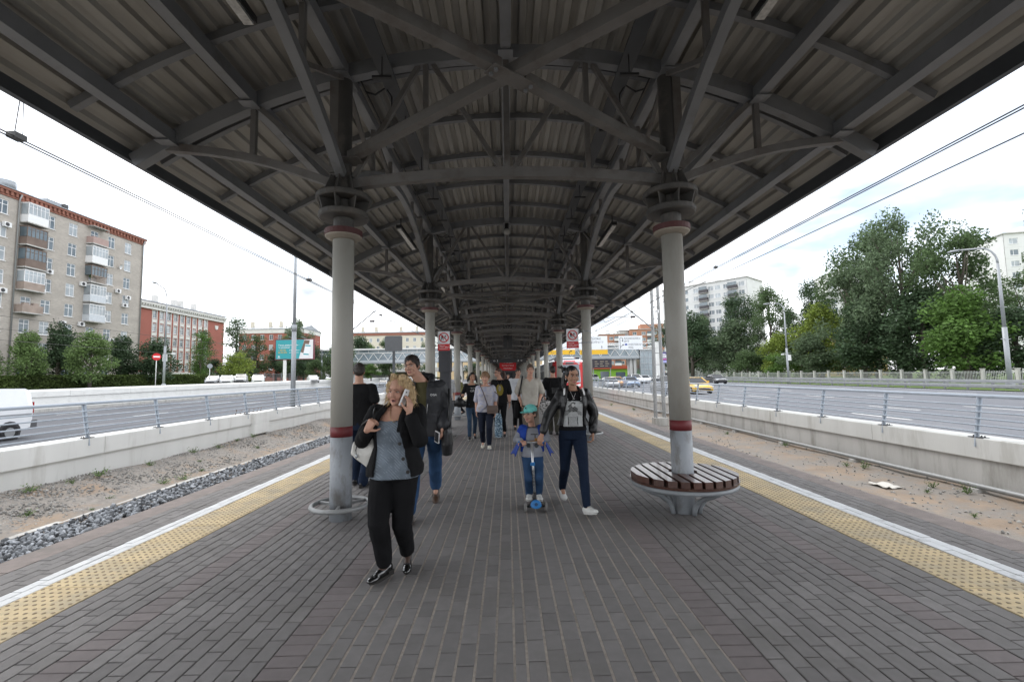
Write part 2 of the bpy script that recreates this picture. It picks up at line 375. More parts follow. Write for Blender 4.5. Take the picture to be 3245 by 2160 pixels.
# curved purlins and sheets
xs = np.linspace(-4.36, 4.36, 33) + XC
pur = MB().sweep([(x, 0, az(x) + .20) for x in xs], rect(.07, .085)).mesh('purlin', m_steel)
def sheet(x0, x1, ln, dz):
    q = MB(); n = max(1, round((x1 - x0) / .17)); pr = []
    for i in range(n):
        a = x0 + (x1 - x0) * i / n; wd = (x1 - x0) / n
        for u, h in ((0, 0), (.42, 0), (.52, .042), (.90, .042)): pr.append((a + u * wd, h))
    pr.append((x1, 0)); vs = []
    for y in (0, ln):
        for x, h in pr: vs.append((x, y, az(x) + .246 + h + (dz if y == 0 else 0)))
    k = len(pr); q.add(vs, [(i, i + 1, i + 1 + k, i + k) for i in range(k - 1)])
    for y in (0,): pass
    return q.mesh('roof_sheet', m_sheet, fix=False)
SX = np.linspace(-4.47, 4.47, 10) + XC
SH = [sheet(SX[i], SX[i + 1], 6.06, .012) for i in range(9)]
trimm = {s_: MB().b2((XC + s_ * 4.455, .003, az(XC + s_ * 4.46) + .12), (XC + s_ * 4.52, 5.997, az(XC + s_ * 4.46) + .30)).mesh('edge_trim', m_trim) for s_ in (-1, 1)}
tray = {s_: MB().b2((XC + s_ * 1.45 - .09, .003, az(XC + s_ * 1.45) - .03), (XC + s_ * 1.45 + .09, 5.997, az(XC + s_ * 1.45) - .006)).mesh('cable_tray', m_trim) for s_ in (-1, 1)}
hq = {}
for s_ in (-1, 1):
    x = XC + s_ * 1.42; z = az(x)
    hq[s_] = MB().beam((x, 0, z - .03), (x, 0, z - .27), .012, .012).b2((x - .11, -.02, z - .29), (x + .11, .02, z - .265)).mesh('tray_hanger', m_dark)
sp = MB().b2((-4.2, 0, 0), (4.2, 1, 1)).mesh('x', m_steel)
for k in range(len(YK) - 1):
    y = YK[k] - 5.28
    for x in BX:
        inst('longitudinal_beam', bms[x], canopy, (0, y, 0))
        if 6 <= k < 12: inst('splice_plate', bms[(x, 'p')], canopy, (0, y, 0))
    for i in range(9): inst('roof_sheet', SH[i], canopy, (0, y + .12, 0))
    for dy in (.33, 1.53, 2.73, 3.93, 5.13): inst('purlin', pur, canopy, (0, y + dy, 0))
    for s_ in (-1, 1):
        inst('edge_trim', trimm[s_], canopy, (0, y, 0)); tr = inst('cable_tray', tray[s_], canopy, (0, y, 0))
        if 6 <= k < 13:
            for dy in (.9, 2.1, 3.3, 4.5, 5.7): inst('tray_hanger', hq[s_], tr, (0, dy, 0))
    for c in range(2):
        for sgn, yy in ((1, y), (-1, y + 6)):
            if 6 <= k < 11:
                kb = bpy.data.objects.new('knee_frame', None); C.objects.link(kb); kb.parent = canopy; kb.location = (0, yy, 0); kb.scale = (1, sgn, 1)
                for n, me in KN[c]: inst(n, me, kb)
            else: inst('knee_brace', KJ[c], canopy, (0, yy, 0), None, (1, sgn, 1))
# horizontal cross bracing of the half bay before the first frame in view, with bolted gusset plates
def xbrace(yk):
    z = 4.17; a = Vector((CX[0] + .10, yk - .08, z)); b = Vector((CX[1] - .02, yk - 3.0, z)); a2 = Vector((CX[1] - .10, yk - .08, z - .001)); b2 = Vector((CX[0] + .02, yk - 3.0, z))
    q = bpy.data.objects.new('cross_brace', None); C.objects.link(q); q.parent = canopy
    o = (0, 5.28, 0); md = (a + b) / 2
    MB(o).beam(a, b, .10, .10).build('brace_bar', m_brace, q)
    for e0, e1 in ((a2, md + (a2 - md) * .055), (md + (b2 - md) * .055, b2)): MB(o).beam(e0 - Vector((0, 0, .001)), e1, .10, .10).build('brace_bar', m_brace, q)
    d = (a2 - b2).normalized(); rot = Matrix.Rotation(math.atan2(d.y, d.x), 3, 'Z')
    MB(o).box(md + Vector((0, 0, -.058)), (.46, .16, .012), rot).build('gusset_plate', m_brace, q)
    for s_ in (-1, 1):
        for u in (-.035, .035): MB(o).lathe([(.018, -.022), (.018, 0)], md + rot @ Vector((s_ * .19, u, 0)) + Vector((0, 0, -.064)), 6, smooth=False).build('bolt', m_steel, q)
    for cx, s_ in ((CX[0], 1), (CX[1], -1)): MB(o).box((cx + s_ * .12, yk - .09, z - .06), (.22, .24, .012)).build('gusset_plate', m_brace, q)
    MB(o).beam((CX[0], yk - 3.0, z), (CX[1], yk - 3.0, z), .08, .08).build('cross_strut', m_brace, q)
    for cx in CX: MB(o).beam((cx, yk - 3.0, z + .041), (cx, yk - 3.0, az(cx) + .01), .07, .07).build('hanger_post', m_brace, q)
for yk in (5.28, 17.28, 23.28, 29.28): xbrace(yk)
# light fittings on the outer beams, and one globe
m_tube = M('lamp diffuser', (.5, .5, .48), .25, var=.3, scale=25)
def strip_light(x, y0, y1, lab):
    t = thing('strip_light', lab, 'light', (x, y0, az(x) - .12), group='strip lights under the canopy')
    MB().b2((-.06, 0, .02), (.06, y1 - y0, .09)).build('housing', m_dark, t)
    MB().b2((-.045, .03, -.01), (.045, y1 - y0 - .03, .018)).build('diffuser', m_tube, t)
    for yy in (.2, y1 - y0 - .2): MB().beam((0, yy, .09), (0, yy, .3), .02, .02).build('hanger', m_dark, t)
for s_ in (-1, 1):
    sd_ = 'left' if s_ < 0 else 'right'
    for i, (a, b) in enumerate([(2.75, 4.1), (10.0, 11.7)] + [(10.0 + 6 * j, 11.7 + 6 * j) for j in range(1, 7)]):
        strip_light(XC + s_ * 2.42, a, b, ['strip light at the top edge, %s of the crossed braces' % sd_, 'strip light above the second pair of columns, %s side' % sd_][i] if i < 2 else 'small strip light under the %s wing, %s one from the front' % (sd_, ['third', 'fourth', 'fifth', 'sixth', 'seventh', 'eighth'][i - 2]))
gl = thing('globe_lamp', 'small round globe lamp hanging from the ridge beam', 'lamp', (XC, 11.15, az(XC) - .02))
MB().lathe([(.05, 0), (.05, -.12), (.075, -.14)], n=10).build('lamp_holder', m_dark, gl)
MB().sphere((0, 0, -.2), .085).build('globe', M('globe glass', (.4, .4, .38), .25, var=.1), gl)

# ================================================================== COLUMNS
m_colw = M('off white column paint', (.36, .352, .32), .55, var=.05, scale=2, bump=.08, bscale=30, dirt=(.27, .25, .215), dirt_scale=2.6, dirt_lo=.5, dirt_hi=.8, stretch=(1, 1, .35))
m_colg = M('blue grey column paint', (.29, .31, .335), .5, var=.08, scale=3, bump=.08, bscale=30, dirt=(.16, .155, .15), dirt_scale=4.5, dirt_lo=.52, dirt_hi=.68, stretch=(1, 1, .5))
m_red = M('dark red paint', (.145, .022, .026), .55, var=.12, scale=12, dirt=(.14, .05, .045), dirt_scale=9, dirt_lo=.56, dirt_hi=.72)
m_collar = M('faded red collar', (.085, .030, .030), .6, var=.15)
m_cap = M('capital grey paint', (.075, .072, .068), .6, var=.12, dirt=(.13, .115, .10), dirt_scale=4)
m_galv = M('galvanised pipe', (.27, .275, .275), .5, metal=.3, var=.12, scale=12)
def col_parts():
    q = []
    q.append(('shaft', MB().lathe([(.120, 1.03), (.120, 3.2)], n=24), m_colw))
    q.append(('base_shaft', MB().lathe([(.120, -.01), (.120, .915)], n=24), m_colg))
    q.append(('red_band', MB().lathe([(.1213, .915), (.1213, 1.03)], n=24), m_red))
    q.append(('collar', MB().lathe([(.12, 3.235), (.208, 3.235), (.212, 3.24), (.212, 3.30), (.20, 3.305)], n=28, smooth=False), [m_collar]))
    q.append(('collar_base', MB().lathe([(.12, 3.185), (.150, 3.190), (.195, 3.212), (.205, 3.222), (.205, 3.234)], n=28, smooth=False), M('beige collar base', (.30, .265, .22), .7, var=.15)))
    cp = MB().lathe([(.115, 3.3), (.115, 3.44), (.27, 3.44), (.285, 3.455), (.285, 3.50), (.27, 3.515), (.14, 3.515), (.125, 3.65), (.30, 3.65), (.315, 3.66), (.315, 3.705), (.305, 3.72), (.15, 3.725), (.125, 3.80), (.095, 3.96), (.085, 4.05), (.085, az(CX[0]) - .003)], n=20, smooth=False)
    for i in range(8):
        a = i * math.pi / 4; c, s_ = math.cos(a), math.sin(a)
        cp.add([(c * .12 - s_ * .006, s_ * .12 + c * .006, 3.515), (c * .26 - s_ * .006, s_ * .26 + c * .006, 3.515), (c * .30 - s_ * .006, s_ * .30 + c * .006, 3.65), (c * .12 - s_ * .006, s_ * .12 + c * .006, 3.65),
                (c * .12 + s_ * .006, s_ * .12 - c * .006, 3.515), (c * .26 + s_ * .006, s_ * .26 - c * .006, 3.515), (c * .30 + s_ * .006, s_ * .30 - c * .006, 3.65), (c * .12 + s_ * .006, s_ * .12 - c * .006, 3.65)],
               [(0, 1, 2, 3), (7, 6, 5, 4), (0, 4, 5, 1), (1, 5, 6, 2), (2, 6, 7, 3), (3, 7, 4, 0)])
        cp.beam((c * .12, s_ * .12, 3.93), (c * .2, s_ * .2, 3.73), .012, .09)
    q.append(('capital', cp, m_cap))
    return q
CP = [(n, mb.mesh(n, mt)) for n, mb, mt in col_parts()]
gr = MB().tube([(.31 * math.cos(a), .31 * math.sin(a), .16) for a in np.linspace(0, 2 * math.pi, 25)[:-1]], .027, 8, closed=True)
for a in (0, 2.1, 4.2): gr.beam((.11 * math.cos(a), .11 * math.sin(a), .16), (.30 * math.cos(a), .30 * math.sin(a), .16), .03, .03)
GR = gr.mesh('guard_ring', m_galv)
ords = ['first', 'second', 'third', 'fourth', 'fifth', 'sixth', 'seventh', 'eighth', 'ninth', 'tenth', 'eleventh', 'twelfth', 'thirteenth', 'fourteenth', 'fifteenth', 'sixteenth', 'seventeenth']
for k, y in enumerate(YK):
    for c in range(2):
        sd_ = 'left' if c == 0 else 'right'
        i = k - 7
        if i < 0: continue
        if i == 0: lab = ['nearest canopy column with a steel guard ring at its foot', 'nearest canopy column rising through the round bench'][c]
        else: lab = 'red banded canopy column, %s in the %s row from the front' % (ords[min(i, 16)], sd_)
        t = thing('canopy_column', lab, 'column', (CX[c], y, 0), group='canopy columns along the platform'); t['kind'] = 'thing'
        for n, me in CP: inst(n, me, t)
        if not (i == 0 and c == 1): inst('guard_ring', GR, t, None, (0, 0, .4 * k))

# loose conduits and junction boxes along the beams
for s_ in (-1, 1):
    for k in range(7, 12):
        y = YK[k] - 5.28; x = XC + s_ * 1.80; zt = az(x) + .05
        MB().tube([(x, y + .1, zt), (x, y + 1.5, zt - .02), (x, y + 3.2, zt), (x, y + 5.9, zt)], .011, 6).build('conduit', m_dark, canopy)
        MB().tube([(x, y + .35, zt), (x - s_ * .12, y + .33, zt - .05), (x - s_ * .26, y + .30, zt + .02), (x - s_ * .34, y + .3, zt - .10), (x - s_ * .34, y + .3, zt - .32)], .012, 6).build('cable_loop', m_dark, canopy)
        MB().b2((x - .05, y + 1.45, zt - .10), (x + .05, y + 1.6, zt - .02)).build('junction_box', m_steel, canopy)
# ================================================================== GROUND, WALLS AND ROADS
def zl(y): return -.55 + .006 * (y - 18)          # left carriageway
def zb(y): return 1.15 + .006 * (y - 60)          # raised street beyond it
def zr(y): return -.22 + .006 * (y - 35)          # right carriageway
def shear(q, k, y0=0):
    q.v = [(v[0], v[1], v[2] + k * (v[1] - y0)) for v in q.v]; return q
m_soil = M('sandy soil', (.235, .180, .133), .95, var=.2, scale=1.5, bump=.8, bscale=25, dirt=(.20, .18, .16), dirt_scale=1.3, dirt_lo=.40, dirt_hi=.56)
m_stone = M('blue grey ballast', (.21, .22, .235), .85, var=.2, scale=30, island=.8, bump=.3, bscale=120)
m_grit = M('grey grit', (.26, .25, .235), .9, var=.2, scale=30, island=.3)
m_wallc = M('pale concrete', (.53, .53, .51), .8, var=.07, scale=1.2, bump=.15, bscale=40, dirt=(.36, .35, .32), dirt_scale=2.2, dirt_lo=.52, dirt_hi=.74, stretch=(1, 1, .16))
m_wallc2 = M('weathered concrete', (.44, .43, .41), .85, var=.10, scale=1.5, bump=.2, bscale=40, dirt=(.26, .25, .225), dirt_scale=2.2, dirt_lo=.5, dirt_hi=.7, stretch=(1, 1, .18))
m_cap = M('white barrier concrete', (.70, .70, .68), .75, var=.05, scale=1, dirt=(.58, .57, .54), dirt_scale=1.5, dirt_lo=.55, dirt_hi=.8)
m_rail = M('blue grey railing paint', (.33, .37, .42), .45, var=.08, scale=6, spec=.5)
m_road = M('asphalt', (.105, .108, .118), .95, spec=.10, var=.08, scale=.8, bump=.3, bscale=300, dirt=(.17, .17, .18), dirt_scale=.6, stretch=(1, .15, 1))
m_road2 = M('worn asphalt', (.14, .145, .16), .95, spec=.12, var=.08, scale=.8, bump=.3, bscale=300, dirt=(.19, .19, .20), dirt_scale=.6, stretch=(1, .15, 1))
m_line = M('road paint', (.62, .62, .60), .7, var=.1, scale=3)
m_grass = M('grass', (.085, .14, .03), .95, var=.3, scale=2.5, dirt=(.13, .15, .045), dirt_scale=.8)
m_land = M('far land', (.10, .11, .075), .95, var=.25, scale=.02)
m_wire = M('black wire', (.03, .03, .03), .5, var=0)
m_pole = M('grey pole paint', (.27, .285, .30), .45, var=.06, scale=3, metal=.2)
tag(MB().b2((-1500, -60, -3.2), (1500, 2400, -3.0)).build('ground', m_land), 'flat city ground running to the horizon', 'ground', kind='structure')
def ground_grid(name, x0, x1, y0, y1, nx, ny, zf, mat, label, cat, amp=.03, frq=1.2):
    vs = []; fs = []
    for j in range(ny + 1):
        for i in range(nx + 1):
            x = x0 + (x1 - x0) * i / nx; t = j / ny; y = y0 + (y1 - y0) * t ** 1.6
            vs.append((x, y, zf(x, y) + amp * mnoise.noise(Vector((x * frq, y * frq, 3.3))) * 2))
    for j in range(ny):
        for i in range(nx): a = j * (nx + 1) + i; fs.append((a, a + 1, a + nx + 2, a + nx + 1))
    return tag(MB().add(vs, fs, 0, True).build(name, mat, fix=False), label, cat, kind='structure')
def zsl(x, y):
    t = min(1, max(0, (-x - 9.1) / 2.1)); t = t * t * (3 - 2 * t)
    h = .34 + .16 * mnoise.noise(Vector((y * .16, 1.7, 0))) + .08 * mnoise.noise(Vector((y * .6, x, 0)))
    return -1.25 + t * (h + .10)
m_soil2 = M('gravelly soil', (.215, .195, .175), .95, var=.25, scale=9, bump=.9, bscale=35, dirt=(.26, .19, .135), dirt_scale=.9, dirt_lo=.52, dirt_hi=.66)
tl = ground_grid('track_bed', -11.32, -4.5, -8, 110, 26, 110, zsl, m_soil2, 'sandy strip with grey gravel below the left platform edge', 'ground', .03)
def zsr(x, y): return -1.22 + .10 * max(0, (x - 8.5) / 1.8) + .003 * y
tr_ = ground_grid('track_bed', 4.58, 10.35, -8, 110, 22, 110, zsr, m_soil, 'sandy strip with weeds below the right platform edge', 'ground', .025)
def stones(n, xf, yf, zf, s0, s1, mat, name, parent):
    ico = bmesh.new(); bmesh.ops.create_icosphere(ico, subdivisions=1, radius=1); bv = [v.co.copy() for v in ico.verts]; bf = [tuple(v.index for v in f.verts) for f in ico.faces]; ico.free()
    q = MB()
    for _ in range(n):
        y = yf(); x = xf(y); s = random.uniform(s0, s1); rt = Euler((random.uniform(0, 6), random.uniform(0, 6), random.uniform(0, 6))).to_matrix()
        sc = Vector((s * random.uniform(.7, 1.5), s * random.uniform(.7, 1.3), s * random.uniform(.45, .9))); z = zf(x, y) + s * .25
        q.add([rt @ Vector((a.x * sc.x * random.uniform(.8, 1.2), a.y * sc.y * random.uniform(.8, 1.2), a.z * sc.z)) + Vector((x, y, z)) for a in bv], bf)
    return tag(q.build(name, mat, parent, fix=False), kind='stuff')
yd = lambda a, b: (lambda: a + (b - a) * random.random() ** 1.7)
stones(9500, lambda y: random.uniform(-8.95, -7.9), yd(6.5, 60), lambda x, y: -1.27 + .10 * random.random(), .026, .052, m_stone, 'ballast', tl)
stones(9500, lambda y: -9.2 - 2.0 * random.random() ** .8, yd(7.5, 48), zsl, .010, .032, m_grit, 'gravel', tl)
stones(1500, lambda y: 6.3 + 4 * random.random(), yd(5, 34), zsr, .012, .035, m_grit, 'gravel', tr_)
tag(ground_grid('sand_strip', -9.75, -8.95, 5, 110, 5, 90, lambda x, y: zsl(x, y) + .022 - .06 * max(0, (-x - 9.35)) * (1 + mnoise.noise(Vector((y * .8, 0, 0)))), m_soil, 'strip of bare orange sand beside the left ballast', 'ground', .012), None, None)
gq = MB(); y = 7.0
while y < 60:
    ln = random.uniform(.8, 2.2); w0 = random.uniform(.05, .16)
    gq.add([(-9.0, y, -1.185), (-9.0, y + ln, -1.185), (-9.0 - w0 * random.uniform(.7, 1.2), y + ln, -1.18), (-9.0 - w0, y + ln * .4, -1.178), (-9.0 - w0 * .6, y, -1.18)], [(0, 1, 2, 3, 4)]); y += ln
tag(gq.build('grout_strip', m_wallc2, tl, fix=False), kind='stuff')
# retaining walls with coping blocks
def retaining(name, label, X, s_, zt, zcb, zbot, k, mat, y0=-7.0, y1=112.0, blk=5.0):
    t = thing(name, label, 'wall', (X, 5, zbot))
    o = (X, 5, zbot)
    a = MB(o).b2((X + s_ * .06, y0, zbot - .5), (X + s_ * .45, y1, zcb + .05)); shear(a, k, 12).build('wall_face', m_wallc2 if s_ > 0 else mat, t)
    y = y0
    while y < y1:
        a = MB(o).prism([(X, zcb), (X, zt - .02), (X + s_ * .02, zt), (X + s_ * .52, zt), (X + s_ * .52, zcb)], y + .006, min(y + blk, y1) - .006, 'y'); shear(a, k, 12).build('coping_block', mat, t); y += blk
    return t
m_walll = M('white painted concrete', (.68, .68, .66), .8, var=.06, scale=1.2, bump=.15, bscale=40, dirt=(.50, .49, .46), dirt_scale=2.2, dirt_lo=.54, dirt_hi=.78, stretch=(1, 1, .16))
wl = retaining('retaining_wall', 'low pale concrete wall with coping along the left track', -11.25, -1, .135, -.33, -1.0, .005, m_walll)
a = MB((-11.25, 5, -1.0)).prism([(-11.10, -.78), (-11.10, .14), (-11.75, .14), (-11.75, -.98), (-11.5, -.98)], 20.3, 21.5, 'y'); shear(a, .005, 12).build('pilaster_box', m_walll, wl)
rb = MB((-11.25, 5, -1.0))
for i in range(7): rb.beam((-11.55, 19.6 + i * .33, .17), (-11.5 + random.uniform(-.04, .04), 19.6 + i * .33, .33 + .06 * random.random()), .025, .025)
tag(rb.build('rebar_stub', M('rust', (.12, .085, .065), .8), wl), kind='stuff')
wr = retaining('retaining_wall', 'weathered concrete wall with coping along the right track', 10.3, 1, .05, -.40, -1.2, .004, m_wallc)
# horizontal pipe at the foot of the right wall
t = thing('service_pipe', 'long grey pipe along the foot of the right wall', 'pipe', (10.1, 5, -1.05))
o = (10.1, 5, -1.05)
shear(MB(o).tube([(10.12, y, -1.0) for y in np.linspace(-6, 75, 12)], .055, 10), .003, 0).build('pipe', m_galv, t)
for y in (6.5, 10, 13.5, 17, 20.5, 24, 27.5, 31): MB(o).b2((10.02, y - .1, -1.25 + .003 * y), (10.24, y + .1, -1.057 + .003 * y)).build('support_block', m_wallc2, t)
# railings: posts leaning to the road, a thick handrail and five thin rails
def railing(label, X, s_, ztop, zcop, k, y0, n, sp, tube_r):
    t = thing('railing', label, 'railing', (X, y0, zcop)); o = Vector((X, y0, zcop)); h = ztop - zcop
    xt = lambda f: X + s_ * (.02 + .16 * f)
    ya, yb = y0 - 1.2, y0 + n * sp
    shear(MB(o).tube([(xt(1), y, ztop) for y in (ya, (ya + yb) / 2, yb)], tube_r, 10), k, 12).build('handrail', m_rail, t)
    for f in (.78, .62, .46, .30, .14):
        shear(MB(o).tube([(xt(f) - s_ * .035, y, zcop + h * f) for y in (ya, (ya + yb) / 2, yb)], .020, 6), k, 12).build('rail', m_rail, t)
    q = MB((0, 0, 0))
    q.prism([(-s_ * .03 - .0, -.20), (s_ * .03, -.20), (s_ * .21, h - .02), (s_ * .13, h - .02)], -.012, .012, 'y').prism([(s_ * .02, -.05), (s_ * .05, -.05), (s_ * .215, h - .04), (s_ * .19, h - .04)], -.045, .045, 'y')
    me = q.mesh('post', m_rail)
    q = MB().b2((0, -.16, -.012), (s_ * .16, .16, .004))
    for yy in (-.12, -.05, .05, .12): q.lathe([(.016, 0), (.016, .03)], (s_ * .1, yy, .004), 6, smooth=False)
    fl = q.mesh('base_plate', m_dark)
    for i in range(n):
        p = inst('post', me, t, (0, i * sp, k * (y0 + i * sp - 12))); inst('base_plate', fl, p, (0, 0, .006))
    return t
railing('steel railing with five thin rails on the left wall beside the ring road', -11.25, -1, 1.05, .135, .005, 2.5, 30, 2.5, .042)
railing('steel railing with five thin rails on the right wall beside the ring road', 10.3, 1, .95, .05, .004, 2.62, 34, 2.5, .042)
# roads
def road(name, label, x0, x1, y0, y1, zf, mat, lines, dash=(3, 9)):
    q = MB().add([(x0, y0, zf(y0)), (x1, y0, zf(y0)), (x1, y1, zf(y1)), (x0, y1, zf(y1))], [(0, 1, 2, 3)])
    r = tag(q.build(name, mat), label, 'road', kind='structure')
    for x in lines:
        solid = x in (lines[0], lines[-1])
        if solid:
            MB().add([(x - .07, y0, zf(y0) + .005), (x + .07, y0, zf(y0) + .005), (x + .07, y1, zf(y1) + .005), (x - .07, y1, zf(y1) + .005)], [(0, 1, 2, 3)]).build('edge_marking', m_line, r)
        else:
            y = 4 + (x * 3.7) % 5
            while y < min(y1, 130):
                MB().add([(x - .07, y, zf(y) + .005), (x + .07, y, zf(y) + .005), (x + .07, y + dash[0], zf(y + dash[0]) + .005), (x - .07, y + dash[0], zf(y + dash[0]) + .005)], [(0, 1, 2, 3)]).build('lane_marking', m_line, r); y += dash[0] + dash[1]
    return r
road('road', 'multi lane ring road on the left behind the railing', -35.9, -11.7, -60, 420, zl, m_road, [-35.2, -31.3, -27.6, -23.9, -20.2, -16.4, -12.4])
road('road', 'multi lane ring road on the right with white lane dashes', 10.8, 38.2, -60, 420, zr, m_road2, [11.5, 15.2, 18.9, 22.6, 26.3, 30.0, 33.7, 37.4])
# barrier wall on the far side of the left road
t = thing('barrier_wall', 'long white concrete barrier wall on the far side of the left road', 'wall', (-36.2, 20, -.6))
y = 8.0; ks = .0088; o = (-36.2, 20, -.6)
while y < 190:
    y2 = y + 6.0
    shear(MB(o).prism([(-35.92, .68), (-35.92, 1.12), (-36.05, 1.25), (-36.5, 1.25), (-36.5, .68)], y + .012, y2 - .012, 'y'), ks, 35).build('cap_block', m_cap, t)
    shear(MB(o).b2((-36.02, y + .005, -1.2), (-36.45, y2 - .005, .68)), ks, 35).build('wall_panel', m_cap, t); y = y2
shear(MB(o).b2((-35.8, 8, -1.4), (-36.02, 190, -.22)), .006, 35).build('footing', m_wallc2, t)
# street beyond it
q = MB().add([(-36.45, 0, zb(0) - .0), (-36.45, 420, zb(420)), (-300, 420, zb(420)), (-300, 0, zb(0))], [(0, 3, 2, 1)])
tag(q.build('verge', m_grass), 'grass verge beyond the white barrier wall', 'grass', kind='structure')
q = MB().add([(-41, 0, zb(0) + .03), (-41, 300, zb(300) + .03), (-50, 300, zb(300) + .03), (-56, 0, zb(0) + .03)], [(0, 3, 2, 1)])
tag(q.build('street', m_road), 'side street with parked cars on the far left', 'street', kind='structure')
q = MB().add([(38.2, -20, zr(-20) + .06), (300, -20, zr(-20) + .1), (300, 420, zr(420) + .1), (38.2, 420, zr(420) + .06)], [(0, 1, 2, 3)])
tag(q.build('verge', m_grass), 'grass verge between the guardrail and the park fence', 'grass', kind='structure')
q = MB().add([(41.5, -20, zr(-20) + .1), (49, -20, zr(-20) + .1), (49, 300, zr(300) + .1), (41.5, 300, zr(300) + .1)], [(0, 1, 2, 3)])
tag(q.build('side_road', m_road2), 'narrow side road behind the guardrail', 'road', kind='structure')
# guardrails
m_zinc = M('zinc guardrail', (.36, .37, .38), .4, metal=.6, var=.12)
def guardrail(label, X, y0, y1, dz):
    t = thing('guardrail', label, 'guardrail', (X, y0, zr(y0)), group='guardrails beside the right road'); o = (X, y0, zr(y0))
    for h in (.70, .34):
        q = MB(o); ys = (y0, y1)
        q.sweep([(X, y, zr(y) + h + dz) for y in ys], [(-.02, -.13), (.02, -.13), (.02, -.08), (-.05, -.04), (.02, 0), (-.05, .04), (.02, .08), (.02, .13), (-.02, .13)]); q.build('beam', m_zinc, t)
    me = MB().b2((.02, -.06, -.1), (.14, .06, .82 + dz)).mesh('post', m_steel); y = y0
    while y < min(y1, 135): inst('post', me, t, (0, y - y0, zr(y) - zr(y0))); y += 2.0
guardrail('steel guardrail along the far edge of the right road', 38.4, 20, 160, .05)
guardrail('second steel guardrail just behind the first on the right', 40.6, 20, 160, .0)
# ================================================================== TREES
def leafmat(name, c, v=.35):
    m = M(name, c, .7, var=.28, scale=.9, island=v, spec=.25)
    b = m.node_tree.nodes['Principled BSDF']
    try: b.inputs['Subsurface Weight'].default_value = 0
    except Exception: pass
    t = m.node_tree; tr = t.nodes.new('ShaderNodeBsdfTranslucent'); mxs = t.nodes.new('ShaderNodeMixShader'); mxs.inputs[0].default_value = .3
    src = b.inputs['Base Color'].links[0].from_socket; t.links.new(src, tr.inputs[0])
    o = [n for n in t.nodes if n.type == 'OUTPUT_MATERIAL'][0]; t.links.new(b.outputs[0], mxs.inputs[1]); t.links.new(tr.outputs[0], mxs.inputs[2]); t.links.new(mxs.outputs[0], o.inputs[0])
    return m
LM = {'dark': leafmat('dark green leaves', (.052, .086, .042)), 'mid': leafmat('green leaves', (.078, .122, .05)), 'pale': leafmat('pale green leaves', (.125, .19, .065)),
      'yellow': leafmat('yellow green leaves', (.18, .235, .045)), 'grey': leafmat('grey green leaves', (.11, .155, .085)), 'bright': leafmat('bright green leaves', (.085, .155, .035))}
m_bark = M('bark', (.10, .085, .07), .9, var=.3, scale=6, bump=.6, bscale=20)
m_birch = M('pale bark', (.30, .28, .25), .9, var=.3, scale=8)
def leaf(q, c, s, nrm=None):
    a = Vector((random.gauss(0, 1), random.gauss(0, 1), random.gauss(0, .7))).normalized()
    b = a.cross(Vector((random.gauss(0, 1), random.gauss(0, 1), random.gauss(0, 1)))).normalized()
    l_, w_ = s * random.uniform(.7, 1.3), s * random.uniform(.45, .8); n = a.cross(b) * s * .18
    k = len(q.v); q.v += [tuple(c - a * l_), tuple(c + b * w_ + n), tuple(c + a * l_), tuple(c - b * w_ + n)]
    q.f += [(k, k + 1, k + 2), (k, k + 2, k + 3)]; q.mi += [0, 0]; q.sm += [False, False]
